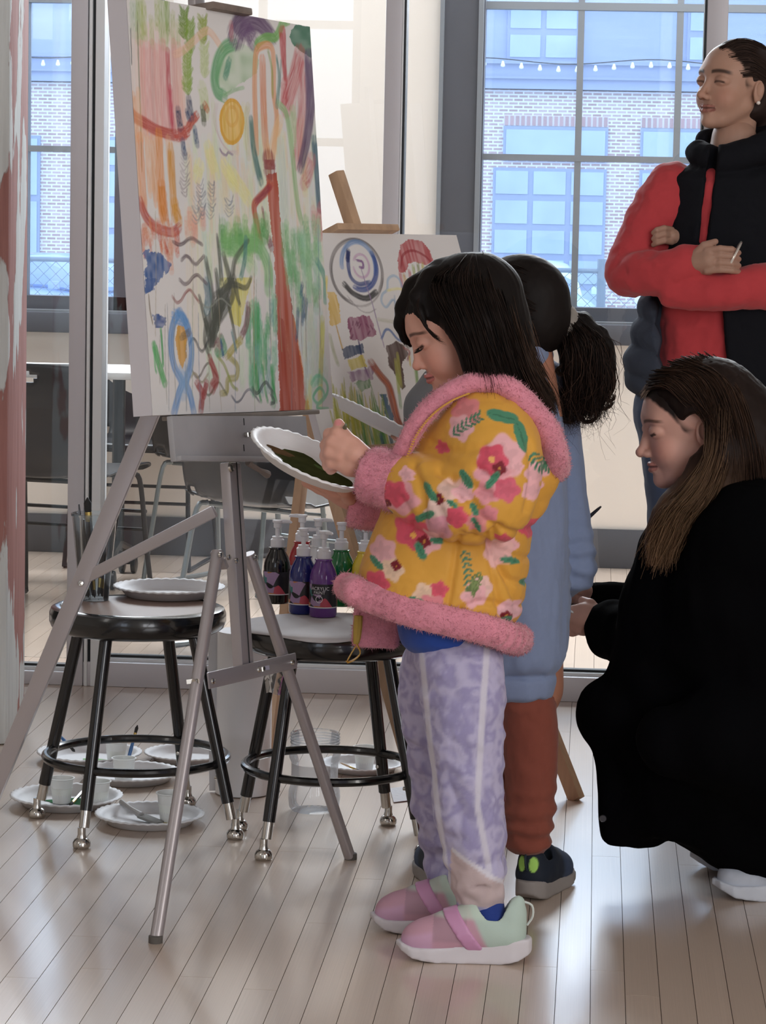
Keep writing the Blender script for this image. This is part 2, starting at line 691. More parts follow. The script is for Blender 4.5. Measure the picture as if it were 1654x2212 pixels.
ad = N.new('ShaderNodeMath')
L.new(cr.outputs['Color'], ad.inputs[0])
L.new(nz2.outputs['Fac'], ad.inputs[1])
L.new(ad.outputs[0], bp.inputs['Height'])
L.new(bp.outputs[0], b.inputs['Normal'])
c = single('timber_column', MB().box((-1.474, 6.515, 1.799), (0.216, 0.216, 3.598), bev=0.012), m,
           'square timber column with peeling red and white paint', 'column', (-1.474, 6.515, 0))
c['kind'] = 'structure'

# ================================================================== street outside
M_brick = bpy.data.materials.new('pale_brick')
M_brick.use_nodes = True
N, L = M_brick.node_tree.nodes, M_brick.node_tree.links
b = N['Principled BSDF']
b.inputs['Roughness'].default_value = 0.9
tc = N.new('ShaderNodeTexCoord')
mp = N.new('ShaderNodeMapping')
mp.inputs['Rotation'].default_value = (radians(90), 0, 0)
L.new(tc.outputs['Object'], mp.inputs['Vector'])
br = N.new('ShaderNodeTexBrick')
br.inputs['Color1'].default_value = (*lin('#b79795'), 1)
br.inputs['Color2'].default_value = (*lin('#d3bcba'), 1)
br.inputs['Mortar'].default_value = (*lin('#efeff3'), 1)
br.inputs['Scale'].default_value = 1.0
br.inputs['Brick Width'].default_value = 0.21
br.inputs['Row Height'].default_value = 0.075
br.inputs['Mortar Size'].default_value = 0.016
L.new(mp.outputs[0], br.inputs['Vector'])
L.new(br.outputs['Color'], b.inputs['Base Color'])
M_siding = mat('blue_grey_siding', '#aab6d2', rough=0.8, var=0.06, vscale=0.7, stretch=(1, 1, 14))
M_eglass = mat('far_window_glass', '#b9ccda', rough=0.2, var=0.12, vscale=1.2)
M_eframe = mat('far_window_frame', '#9fabc6', rough=0.6)
M_asph = mat('pale_asphalt', '#b7bcc6', rough=0.9, var=0.08, vscale=0.5)
GZ = -0.85
struct('ground_street', MB().box((0, 60, GZ - 0.1), (120, 98, 0.2)), M_asph)
YB = 60.0


def fx(px, py=300):
    return PY(px, py, YB)[0]


def fz(py, px=1150):
    return PY(px, py, YB)[2]


bo = (0, YB, GZ)
bld = Thing('brick_building', 'pale brick building with roll-up glass door across the street', 'building', bo)
bld.part('brick_wall', MB().box((-6, YB + 0.5, (GZ + 4.05) / 2), (44, 1.0, 4.05 - GZ)), M_brick)
bld.part('siding_wall', MB().box((-6, YB + 0.7, 7.0), (44, 1.0, 4.8)), M_siding)
co = bld.part('cornice', MB().box((-6, YB + 0.3, 4.35), (44, 1.0, 0.56)), M_siding)
bld.part('cornice_ledge', MB().box((-6, YB - 0.26, 4.62), (44, 0.12, 0.07)).box((-6, YB - 0.24, 4.30), (44, 0.1, 0.05)), M_eframe, parent=co)
for xa, xb, za, zb, nx, nz in ((fx(1087), fx(1313), 2.55, 3.28, 1, 1), (fx(1383), fx(1600), 2.55, 3.28, 1, 1),
                               (fx(1067), fx(1312), GZ + 0.1, 2.40, 3, 5), (fx(1383), fx(1600), GZ + 0.8, 2.40, 3, 4),
                               (fx(60), fx(88), 0.2, 2.9, 1, 2), (fx(225), fx(300), 0.2, 2.9, 2, 4),
                               (fx(600), fx(760), 0.2, 3.0, 2, 4),
                               (fx(1090), fx(1245), 4.68, 5.9, 2, 2), (fx(1478), fx(1530), 4.68, 5.9, 1, 2),
                               (fx(205), fx(235), 4.68, 5.9, 1, 2)):
    w = bld.part('window_frame', MB().box(((xa + xb) / 2, YB + 0.0 if za < 4 else YB + 0.18, (za + zb) / 2), (xb - xa, 0.14, zb - za)), M_eframe)
    for i in range(nx):
        for j in range(nz):
            a0 = xa + (xb - xa) * i / nx + 0.06
            a1 = xa + (xb - xa) * (i + 1) / nx - 0.06
            c0 = za + (zb - za) * j / nz + 0.07
            c1 = za + (zb - za) * (j + 1) / nz - 0.07
            bld.part('pane', MB().box(((a0 + a1) / 2, (YB if za < 4 else YB + 0.18) - 0.06, (c0 + c1) / 2), (a1 - a0, 0.06, c1 - c0)), M_eglass, parent=w)
for xa, xb in ((fx(1087), fx(1313)), (fx(1383), fx(1600))):
    n = int((xb - xa) / 0.115)
    sc = bld.part('soldier_course', MB().box(((xa + xb) / 2, YB - 0.005, 3.40), (xb - xa, 0.03, 0.22)), mat('pale_mortar', '#e4dee2', rough=0.9))
    M_sb = mat('pale_red_brick', '#c3a09e', rough=0.9, randobj=0.08)
    for k in range(n):
        bld.part('brick', MB().box((xa + (k + .5) * (xb - xa) / n, YB - 0.02, 3.40), (0.075, 0.03, 0.2)), M_sb, parent=sc, smooth=False)


def car(name, label, o, rz, col, scale=1.0):
    """Saloon built along local +y (nose at -y)."""
    t = Thing(name, label, 'car', o)
    o = np.asarray(o, float)
    R = np.array([[cos(rz), -sin(rz), 0], [sin(rz), cos(rz), 0], [0, 0, 1]])

    def loft(secs, n=18):
        mb = MB()
        V, F = [], []
        for (y, hw, z0, z1, rnd) in secs:
            for k in range(n):
                a = 2 * pi * k / n
                e = 2.0 / rnd
                ca, sa = cos(a), sin(a)
                x = hw * np.sign(ca) * abs(ca) ** e
                z = (z0 + z1) / 2 + (z1 - z0) / 2 * np.sign(sa) * abs(sa) ** e
                V.append(o + R @ np.array([x, y, z]) * scale)
        for i in range(len(secs) - 1):
            for k in range(n):
                F.append((i * n + k, i * n + (k + 1) % n, (i + 1) * n + (k + 1) % n, (i + 1) * n + k))
        F.append(tuple(range(n)))
        F.append(tuple((len(secs) - 1) * n + k for k in range(n)))
        return mb.add(V, F)

    Mc = mat(name + '_paint_' + col, col, rough=0.25, coat=0.5)
    t.part('body', loft([(-2.2, .62, .28, .60, 4), (-2.12, .82, .22, .70, 4), (-1.3, .9, .2, .86, 4.5), (0, .91, .2, .93, 4.5), (1.5, .9, .2, .93, 4.5), (2.1, .84, .24, .86, 4), (2.22, .7, .32, .75, 4)]), Mc)
    g = t.part('cabin', loft([(-1.05, .70, .84, .92, 4), (-0.55, .68, .84, 1.30, 4), (-0.1, .64, .84, 1.46, 4), (0.7, .64, .84, 1.46, 4), (1.3, .66, .84, 1.25, 4), (1.75, .70, .84, .95, 4)]), Mc)
    t.part('windscreen', loft([(-1.12, .60, .90, .96, 4), (-0.62, .60, .92, 1.24, 4), (-0.5, .60, .92, 1.33, 4)]), mat('car_glass', '#8fa6c4', rough=0.1), parent=g)
    for sx in (-1, 1):
        for sy in (-1.35, 1.4):
            w = MB().lathe([(0.0, -.1), (.2, -.1), (.31, -.09), (.32, 0), (.31, .09), (.2, .1), (0, .1)], o + R @ np.array([sx * .8, sy, .32]) * scale, 16, R @ np.array([1.0, 0, 0]))
            t.part('wheel', w, mat('tyre', '#3a3d42', rough=0.8))
        h = MB().box(o + R @ np.array([sx * .62, -2.14, .58]) * scale, (.3, .06, .14), (R @ np.array([1., 0, 0]), R @ np.array([0, 1., 0]), np.array([0, 0, 1.])), 0.02)
        t.part('headlight', h, mat('headlight', '#eef3f5', rough=0.2))
        h = MB().box(o + R @ np.array([sx * .98, -.7, .98]) * scale, (.18, .1, .13), None, 0.02)
        t.part('wing_mirror', h, Mc)
    return t


car('parked_car', 'pale green car parked across the street facing the window', (PY(1165, 555, 47)[0] - .1, 47.5, GZ), 0.15, '#d8ecd9')
car('parked_car', 'cream car parked beside the pale green one', (PY(1440, 560, 42)[0] + .6, 42.5, GZ), 0.0, '#eeeadb')
car('parked_car', 'blue car parked in front of the brick pier', (PY(130, 540, 44)[0] + .2, 44, GZ), 0.9, '#9fb6dc')

# chain-link fence just outside
M_wire = mat('fence_wire', '#8b98a6', rough=0.5, metal=0.4)
fe = Thing('chain_link_fence', 'wire chain-link fence outside the windows', 'fence', (0, 14, GZ))
FT = 1.02
mb = MB()
sp = 0.062
hgt = FT - GZ
for k in range(-60, 95):
    for sg in (-1, 1):
        xb_ = k * sp - 2.0
        xa, xb = xb_, xb_ + sg * hgt
        mb.tube([(xa, 14.0 + 0.002 * sg, GZ), (xb, 14.0 + 0.002 * sg, FT)], 0.0016, 3, cap=False)
w = fe.part('wire_mesh', mb, M_wire, smooth=False)
w['kind'] = 'stuff'
fe.part('top_rail', MB().tube([(-8, 14, FT), (6, 14, FT)], 0.012, 8), M_wire)
for px in (-3.2, 0.02, 2.8):
    fe.part('fence_post', MB().tube([(px, 14, GZ), (px, 14, FT + 0.06)], 0.022, 8), M_wire)

# string lights over the street
M_bulb = mat('bulb_glass', '#fbfdff', rough=0.2, spec=0.8)
sl = Thing('string_lights', 'string of small white bulbs hung above the street', 'lights', PY(640, 120, 30))
pts = [PY(px, 118 + 0.012 * px + 6 * sin(px / 60.0), 30) for px in range(-40, 1700, 30)]
sl.part('cable', MB().tube(pts, 0.006, 4), M_gasket)
for px in list(range(93, 160, 32)) + list(range(1046, 1620, 40)):
    p = PY(px, 122 + 0.012 * px + 6 * sin(px / 60.0), 30)
    sl.part('bulb', MB().lathe([(0.0, 0.0), (0.012, -0.005), (0.014, -0.02), (0.024, -0.045), (0.02, -0.062), (0.0, -0.07)], p, 8), M_bulb)

# ================================================================== back-room furniture
M_blackpl = mat('black_plastic', '#1c1d21', rough=0.32, spec=0.5, bump=0.03, bscale=300)
M_greytube = mat('grey_steel_tube', '#7e8688', rough=0.35, metal=0.6)
M_blktube = mat('black_steel_tube', '#222326', rough=0.4, metal=0.3)


def make_chair(label, loc, rz, tube=M_blktube, group='black stacking chairs in the back room'):
    t = Thing('stacking_chair', label, 'chair', (0, 0, 0), group)
    # shell profile (y forward, z up): seat front -> seat back -> back top
    prof = spline([(0, .23, .425), (0, .20, .448), (0, .0, .440), (0, -.15, .432), (0, -.215, .47), (0, -.245, .60), (0, -.275, .72), (0, -.285, .795)], 44)[:, 1:]
    n = 36
    V, idx = [], {}
    for i, (y, z) in enumerate(prof):
        s = i / 43
        hw = 0.228 - 0.02 * max(0, (s - .45)) - (0.05 * max(0, (s - 0.93) / 0.07) ** 2) - 0.03 * max(0, (0.08 - s) / 0.08) ** 2
        for j in range(n + 1):
            u = j / n * 2 - 1
            curve = 0.03 * u * u
            if s < 0.5:
                V.append((u * hw, y, z + curve * (0.4 if s < .4 else .7)))
            else:
                V.append((u * hw, y + curve * 1.2, z))
    F = []
    for i in range(43):
        for j in range(n):
            s, u = (i + .5) / 43, (j + .5) / n * 2 - 1
            zc = (prof[i][1] + prof[i + 1][1]) / 2
            if s > .5 and (u * .22 / .062) ** 2 + ((zc - .752) / .017) ** 2 < 1:
                continue
            if .47 < s < .58 and abs(u) > .80 and abs(u) < .97:
                continue
            F.append((i * (n + 1) + j, i * (n + 1) + j + 1, (i + 1) * (n + 1) + j + 1, (i + 1) * (n + 1) + j))
    me = mesh_from('shell', V, F)
    ob = t.mesh('shell', me, M_blackpl)
    sm = ob.modifiers.new('thick', 'SOLIDIFY')
    sm.thickness = 0.007
    sm.offset = 0
    for sx in (-1, 1):
        x = sx * 0.205
        pts = spline([(x * .9, -.13, .425), (x, -.16, .40), (x * 1.06, -.20, .2), (x * 1.1, -.235, .03), (x * 1.1, -.215, .009), (x * 1.1, 0, .0085), (x * 1.1, .225, .009), (x * 1.1, .245, .03), (x * 1.05, .22, .2), (x, .19, .40), (x * .9, .16, .425)], 44)
        t.part('sled_leg', MB().tube(pts, 0.0085, 8), tube)
    t.part('seat_rail', MB().tube([(-.19, .15, .42), (.19, .15, .42)], 0.008, 8), tube)
    t.part('seat_rail', MB().tube([(-.19, -.12, .42), (.19, -.12, .42)], 0.008, 8), tube)
    t.part('stretcher', MB().tube([(-.218, .215, .30), (.218, .215, .30)], 0.006, 8), tube)
    t.part('stretcher', MB().tube([(-.22, .218, .24), (.22, .218, .24)], 0.006, 8), tube)
    t.e.location = loc
    t.e.rotation_euler = (0, 0, rz)
    return t.e


ch0 = make_chair('black plastic stacking chair with oval grip hole at the white table, back to the easels', (-1.70, 8.72, 0), radians(-14))
copy_thing(ch0, (-1.62, 9.93, 0), radians(176), label='black plastic stacking chair behind the white table, under the window')
ch1 = make_chair('black stacking chair with grey tube legs behind the silver easel', (-1.20, 9.36, 0), radians(-24), tube=M_greytube)
copy_thing(ch1, (-0.89, 8.02, 0), radians(-36), label='black stacking chair with grey tube legs behind the paint bottles')

tb = Thing('white_table', 'white topped table on castors behind the glass', 'table', (-2.3, 9.42, 0))
tb.part('table_top', MB().box((-2.27, 9.37, 0.722), (1.62, 0.50, 0.024), bev=0.004), mat('white_laminate', '#eef0f0', rough=0.35))
for x in (-2.95, -1.62):
    tb.part('table_leg', MB().tube([(x, 9.4, .71), (x, 9.4, .14)], 0.022, 10), M_blktube)
    ft = tb.part('table_foot', MB().tube([(x, 9.18, .085), (x, 9.4, .13), (x, 9.62, .085)], 0.018, 8), M_blktube)
    for y in (9.18, 9.62):
        for s in (-1, 1):
            tb.part('castor', MB().lathe([(0, -.011), (.02, -.011), (.031, -.008), (.032, 0), (.031, .008), (.02, .011), (0, .011)], (x + s * .021, y, .032), 14, (1, 0, 0)), M_blackpl, parent=ft)
        tb.part('castor_stem', MB().tube([(x, y, .032), (x, y, .09)], 0.012, 8), M_blackpl, parent=ft)
sw = Thing('office_chair', 'dark swivel chair base with castors beside the column', 'chair', (-2.07, 9.05, 0))
sw.part('column', MB().tube([(-2.2, 9.02, .06), (-2.2, 9.02, .43)], 0.025, 10), M_blackpl)
sw.part('seat', MB().box((-2.2, 9.02, .455), (.46, .46, .06), bev=.025), M_blackpl)
sw.part('backrest', MB().box((-2.28, 8.83, .72), (.42, .05, .44), ((.9, -.43, 0), (.43, .9, 0), (0, 0, 1)), .02), M_blackpl)
for k in range(5):
    a = 2 * pi * k / 5 + 0.15
    e = np.array([-2.2 + .27 * cos(a), 9.02 + .27 * sin(a), .085])
    lg = sw.part('base_leg', MB().tube([(-2.2, 9.02, .13), lerp((-2.2, 9.02, .13), e, .7) + vec(0, 0, .01), e], [.03, .024, .016], 8), M_blackpl)
    for s in (-1, 1):
        sw.part('castor', MB().lathe([(0, -.01), (.02, -.01), (.029, -.007), (.030, 0), (.029, .007), (.02, .01), (0, .01)], e + vec(-sin(a), cos(a), 0) * s * .018 - vec(0, 0, .055), 14, (-sin(a), cos(a), 0)), M_blackpl, parent=lg)
    sw.part('castor_stem', MB().tube([e, e - vec(0, 0, .05)], 0.009, 8), M_blackpl, parent=lg)


# made-up housings, out of view, around the added ceiling fill lights
M_fill_housing = mat('white_fill_housing', '#e8e8e6', rough=.5)
for (x, y, sx, sy, lb) in ((-.6, 8.75, 3.7, .6, 'long white housing of an added fill light in the glazed back room'), (-3.2, 2.2, .6, 3.7, 'long white housing of an added fill light on the column side of the front room'), (2.8, 2.2, .6, 3.7, 'long white housing of an added fill light away from the column in the front room')):
    t = Thing('fill_light_housing', lb, 'lamp', (x, y, 3.6))
    t.part('housing', MB().box((x, y, 3.575), (sx, sy, .05), bev=.005), M_fill_housing)
    for s_ in (-1, 1):
        t.part('side_rail', MB().box((x + (s_ * sx / 2 if sx < sy else 0), y + (s_ * sy / 2 if sx >= sy else 0), 3.53), (.02 if sx < sy else sx, .02 if sx >= sy else sy, .08)), M_fill_housing)
# ================================================================== stools
M_blackgloss = mat('gloss_black_steel', '#111214', rough=0.22, metal=0.0, spec=0.6, coat=0.3)
M_chrome = mat('chrome', '#c9c7c2', rough=0.18, metal=1.0)
M_board = mat('hardboard_seat', '#9a8378', rough=0.42, spec=0.5, var=0.05, vscale=8)
M_paper = mat('white_paper', '#dadbdf', rough=0.75)


def stool(label, feet, hub, ring_r, paper=False):
    c = np.mean(feet, axis=0)
    c[2] = 0
    H = hub
    t = Thing('stool', label, 'stool', c, 'black round stools holding art supplies')
    seat = t.part('seat_rim', MB().lathe([(0.0, H - .052), (.15, H - .052), (.165, H - .05), (.176, H - .042), (.181, H - .03), (.181, H - .014), (.177, H - .004), (.168, H), (.160, H + .0005), (.157, H - .002), (.157, H - .006), (0, H - .006)], c, 48), M_blackgloss)
    t.part('seat_board', MB().lathe([(0, H - .004), (.155, H - .004), (.157, H - .002), (.155, H - .0005), (0, H - .0005)], c, 48), M_board, parent=seat)
    legs = []
    for f in feet:
        f = np.asarray(f, float)
        top = c + unit((f - c) * [1, 1, 0]) * 0.128 + vec(0, 0, H - .045)
        foot = f + vec(0, 0, 0.0)
        d = unit(foot - top)
        a = foot - d * 0.075
        leg = t.part('leg', MB().tube([top, a], 0.0127, 14), M_blackgloss)
        t.part('leg_ferrule', MB().tube([a + d * 0.0, a + d * 0.034], 0.0105, 12), M_chrome, parent=leg)
        gl = foot + vec(0, 0, 0.0)
        t.part('glide', MB().lathe([(0, 0.0), (.0155, 0.0), (.018, .004), (.018, .012), (.0145, .018), (.010, .021), (.008, .028), (.008, .042), (0, .042)], gl, 16), M_chrome, parent=leg)
        legs.append((top, foot))
    # ring passes through the legs
    zr = ring_r[1]
    rr = 0
    for top, foot in legs:
        p = lerp(foot, top, zr / top[2])
        rr += np.linalg.norm((p - c)[:2]) / 4
    rr -= 0.006
    n = 56
    t.part('foot_ring', MB().tube([c + vec(rr * cos(2 * pi * k / n), rr * sin(2 * pi * k / n), zr) for k in range(n)], 0.0088, 10, closed=True), M_blackgloss)
    for top, foot in legs:
        p = lerp(foot, top, (zr - .028) / top[2])
        dirn = unit((p - c) * [1, 1, 0])
        t.part('ring_screw', MB().lathe([(0, -.004), (.004, -.004), (.004, .004), (0, .006)], p - dirn * .014, 8, -dirn), M_chrome)
    if paper:
        return t, c
    return t, c


S1F = [PZ(176, 1832), PZ(508, 1812), PZ(405, 1740), PZ(80, 1766)]
S2F = [PZ(569, 1857), PZ(913, 1848), PZ(838, 1782), PZ(517, 1792)]
for q in (S1F, S2F):
    for p in q:
        p[2] = 0
st1, s1c = stool('black round steel stool holding the brush cup and stacked plate', S1F, 0.462, (0, .150))
st2, s2c = stool('black round steel stool covered with paper, holding the paint bottles', S2F, 0.445, (0, .158))
ST1, ST2 = 0.4615, 0.4445
# sheet of white paper over the second stool
n = 40
mbp = MB()
V = [s2c + vec(0, 0, ST2 + .0012)]
for ring, (r, dz) in enumerate(((.14, .0012), (.172, .0012), (.186, -.004))):
    for k in range(n):
        a = 2 * pi * k / n
        w = 1 + 0.03 * sin(3 * a + 1) + 0.02 * sin(7 * a) if ring == 2 else 1
        V.append(s2c + vec(r * w * cos(a), r * w * sin(a), ST2 + dz + (0.003 * sin(5 * a) if ring == 2 else 0)))
F = [(0, 1 + k, 1 + (k + 1) % n) for k in range(n)]
for ring in (0, 1):
    for k in range(n):
        F.append((1 + ring * n + k, 1 + (ring + 1) * n + k, 1 + (ring + 1) * n + (k + 1) % n, 1 + ring * n + (k + 1) % n))
pp = single('table_paper', mbp.add(V, F), mat('grey_white_paper', '#c5c2c4', rough=0.8, bump=.2, bscale=18), 'white paper sheet spread over the stool under the paint bottles', 'paper', s2c + vec(0, 0, ST2))
sm = pp.modifiers.new('thick', 'SOLIDIFY')
sm.thickness = 0.0008

# ================================================================== plates, cups, brushes
M_plate = mat('white_paper_plate', '#e6e7ea', rough=0.55, spec=0.4, bump=0.25, bscale=60, bdist=0.001)
M_cup = mat('frosted_cup', '#eef0ee', rough=0.4, alpha=0.8)
M_wood = mat('pale_pine', '#c9b093', rough=0.55, var=0.12, vscale=3, stretch=(12, 12, 1.2))
M_silverb = mat('ferrule_gold', '#b59a5b', rough=0.3, metal=0.9)
M_blueh = mat('blue_brush_handle', '#3f6ea6', rough=0.3)
M_darkbr = mat('dark_bristle', '#2c2a29', rough=0.7)


def plate_mesh(r=0.116, h=0.021, n=72):
    """Fluted paper plate with rolled rim, centred on its base."""
    prof = [(0.0, .0), (r * .70, .0), (r * .76, .002), (r * .86, h * .62), (r * .90, h * .9), (r * .965, h), (r, h * .93), (r * .998, h * .82), (r * .95, h * .86), (r * .88, h * .72), (r * .77, -.0005), (0.0, -.0012)]
    V, F = [], []
    for i, (rr, z) in enumerate(prof):
        for k in range(n):
            a = 2 * pi * k / n
            fl = 1 + (0.006 * (1 if k % 2 else -1) if 3 <= i <= 9 else 0)
            V.append((rr * fl * cos(a), rr * fl * sin(a), z + .0014 + (0.0009 * (1 if k % 2 else -1) if 4 <= i <= 8 else 0)))
    for i in range(len(prof) - 1):
        for k in range(n):
            F.append((i * n + k, i * n + (k + 1) % n, (i + 1) * n + (k + 1) % n, (i + 1) * n + k))
    return mesh_from('paper_plate', V, F)


PLATE = plate_mesh()
PLATE.materials.append(M_plate)


def plate(label, loc, rot=(0, 0, 0), s=1.0, paint=None, group=None):
    ob = bpy.data.objects.new('paper_plate', PLATE)
    COL.objects.link(ob)
    ob.location = tuple(loc)
    ob.rotation_euler = rot
    ob.scale = (s, s, s)
    ob['label'] = label
    ob['category'] = 'plate'
    if group:
        ob['group'] = group
    if paint:
        for (cx, cy, rx, ry, col, seed) in paint:
            r_ = random.Random(seed)
            ph = [r_.uniform(0, 6.3) for _ in range(3)]
            V = [(cx, cy, .0052)]
            m_ = 36
            for ring in (.55, 1.0):
                for k in range(m_):
                    a = 2 * pi * k / m_
                    q = ring * (1 + .16 * sin(3 * a + ph[0]) + .1 * sin(5 * a + ph[1]) + .06 * sin(9 * a + ph[2]))
                    V.append((cx + rx * q * cos(a), cy + ry * q * sin(a), .0048 if ring < 1 else .0022))
            F = [(0, 1 + k, 1 + (k + 1) % m_) for k in range(m_)] + [(1 + k, 1 + m_ + k, 1 + m_ + (k + 1) % m_, 1 + (k + 1) % m_) for k in range(m_)]
            me = mesh_from('paint_smear', V, F)
            me.materials.append(mat('wet_paint_' + col, col, rough=0.6, spec=0.0, var=0.25, vscale=40))
            po = bpy.data.objects.new('paint_smear', me)
            COL.objects.link(po)
            po.parent = ob
    return ob


def fplate(label, pl, pr_, py, **kw):
    """Plate on the floor spanning pixels pl..pr_ at row py (centre of its base)."""
    c = PZ((pl + pr_) / 2, py, 0.001)
    d = np.linalg.norm(PZ(pl, py, .015) - PZ(pr_, py, .015))
    c[2] = 0.0005
    return plate(label, c, (0, 0, random.uniform(0, 6)), d / 2 / .116, **kw), c


G_FP = None
p_a, ca = fplate('paper plate with green paint and two cups on the floor under the stool', 20, 267, 1737, paint=[(-.01, -.02, .05, .03, '#4f7a5c', 3), (-.055, .01, .02, .012, '#3d6a4c', 5)])
p_b, cb = fplate('paper plate holding a grey brush and one cup on the floor by the stool leg', 203, 443, 1776, paint=[(-.02, -.03, .022, .01, '#b7a64b', 9)])
p_c, cc = fplate('paper plate with a cup and blue brush on the floor behind the stool', 168, 392, 1684)
p_d, cd = fplate('paper plate with pale green paint and a cup near the column on the floor', 78, 308, 1642, paint=[(-.02, .0, .03, .02, '#a9d9a4', 4)])
p_e, ce = fplate('empty paper plate on the floor beside the white bin', 310, 500, 1640)
p_f, cf = fplate('paper plate with a cup on the floor between the second stool legs', 690, 872, 1662)
p_g = plate('upright-rimmed paper plate resting on the seat of the brush cup stool', vec(*PZ(365, 1288, ST1)[:2], ST1 + .001), (0, 0, 1.0), 1.01)


def cup_mesh(h=0.055, r0=.019, r1=.027):
    mb = MB().lathe([(0, .001), (r0, .001), (r1 - .002, h - .003), (r1 + .001, h - .0015), (r1 + .001, h), (r1 - .002, h), (r1 - .003, h - .004), (r0 - .001, .003), (0, .003)], (0, 0, 0), 28)
    return mb


def cup(label, loc, s=1.0, tilt=(0, 0, 0)):
    t = Thing('portion_cup', label, 'cup', (0, 0, 0), 'small frosted paint-water cups')
    c_ = t.part('cup', cup_mesh(), M_cup)
    t.part('water', MB().lathe([(0, .002), (.0185, .002), (.0235, .034), (0, .034)], (0, 0, 0), 24), mat('cloudy_water', '#e2e5df', rough=0.3), parent=c_)
    t.e.location = tuple(loc)
    t.e.scale = (s, s, s)
    t.e.rotation_euler = tilt
    return t


def on_plate(px, py):
    p = PZ(px, py, .003)
    return vec(p[0], p[1], .0035)


cup('frosted plastic cup on the green-smeared plate beside the stool leg', on_plate(133, 1735), 1.0)
cup('frosted plastic cup on the edge of the green-smeared plate', on_plate(212, 1742), 1.0)
cup('frosted plastic cup on the plate with the grey brush', on_plate(368, 1775), 1.12)
cup('frosted plastic cup holding a blue brush behind the stool', on_plate(267, 1690), 1.0)
cup('frosted plastic cup behind the cup holding a blue brush', on_plate(251, 1652), 1.0)
cup('frosted plastic cup on the plate between the second stool legs', on_plate(787, 1664), 1.0)


def brush(label, pts, r, mh, tip=True, bl=0.018, group=None, mb_=None):
    """Brush with tapered handle along pts (bristle end last)."""
    pts = [np.asarray(p, float) for p in pts]
    a, z = pts[0], pts[-1]
    t = Thing('paintbrush', label, 'brush', a, group)
    d = unit(z - a)
    L_ = np.linalg.norm(z - a)
    f0 = z - d * (bl + .02)
    t.part('handle', MB().tube([a, lerp(a, f0, .15), lerp(a, f0, .75), f0], [r * .45, r * .8, r * 1.2, r], 10), mh)
    t.part('ferrule', MB().tube([f0, z - d * bl], r * 1.02, 10), M_silverb if mb_ is None else M_chrome)
    t.part('bristles', MB().tube([z - d * bl, z - d * bl * .4, z], [r * .95, r * 1.15, r * .15], 10), M_darkbr)
    return t


p0 = on_plate(267, 1683) + vec(0, 0, .006)
top = PY(297, 1566, p0[1] + .03)
brush('blue handled brush standing in a cup behind the stool', [p0, top], .0035, M_blueh, group='blue handled brushes in the floor cups')
a = PY(162, 1624, cd[1]) * 1.0
a[2] = max(a[2], .01)
brush('blue handled brush leaning on the pale green plate', [PY(126, 1586, cd[1] + .05), a], .0035, M_blueh)
# grey plastic brush lying on the near plate
bs = Thing('plastic_brush', 'grey plastic glue brush lying on the paper plate', 'brush', cb)
q0, q1, q2 = PZ(262, 1732, .026), PZ(305, 1762, .013), PZ(345, 1778, .006)
bs.part('handle', MB().tube([q0, lerp(q0, q1, .5), q1], [.006, .0045, .008], 10), mat('grey_plastic', '#a9a7a6', rough=.5))
dd = unit(q2 - q1)
bs.part('bristles', MB().bar(q1, q2, .026, .006, side=np.cross(dd, (0, 0, 1)), bev=.002), mat('grey_bristle', '#8b8b88', rough=.8, bump=.6, bscale=260))
q0, q1 = on_plate(205, 1712) + vec(0, 0, .03), on_plate(150, 1745) + vec(0, 0, .004)
brush('dark brush lying across the green-smeared plate', [q0, q1], .0035, M_blackgloss)
q0, q1 = PZ(738, 1652, .012), PZ(765, 1668, .006)
brush('thin pale wooden stick brush beside the clear jar', [PZ(735, 1648, .02), q1 + vec(.02, 0, 0)], .0022, M_wood)

# brush cup on the first stool
bc = PZ(203, 1296, ST1)
bc[2] = ST1 + .0005
M_clear = glass_mat('clear_plastic', (0.86, 0.89, 0.90), 1.3, 0.06, 0.05)
t = Thing('brush_cup', 'clear plastic cup full of brushes on the black stool', 'cup', bc)
t.part('cup', MB().lathe([(0, .0), (.030, .0), (.046, .172), (.049, .176), (.049, .181), (.046, .181), (.0445, .176), (.0285, .003), (0, .003)], bc, 32), M_clear)
rr_ = random.Random(11)
M_bh = [mat('black_handle', '#24242a', rough=.3), mat('grey_handle', '#6e7076', rough=.3, metal=.4), mat('brown_handle', '#5b4a40', rough=.35)]
for k in range(11):
    a0 = rr_.uniform(0, 6.28)
    b0 = bc + vec(.017 * cos(a0), .017 * sin(a0), .006)
    a1 = a0 + rr_.uniform(-.4, .4)
    hh = rr_.uniform(.165, .2)
    b1 = bc + vec(.036 * cos(a1), .036 * sin(a1), hh)
    tb_ = brush(('black', 'grey', 'brown')[k % 3] + ' handled brush standing in the clear cup on the black stool', [b1, b0], .0032, M_bh[k % 3], group=('black', 'grey', 'brown')[k % 3] + ' handled brushes in the clear cup')
b0, b1 = bc + vec(.0, -.01, .01), bc + vec(-.012, -.02, .215)
brush('thick black rounded brush handle sticking up from the clear cup', [b0, b1], .007, M_bh[0], bl=.03)
b0, b1 = bc + vec(.015, .012, .01), PY(277, 985, bc[1] + .03)
brush('long dark brush rising highest from the clear cup', [b1, b0], .0045, M_bh[0])

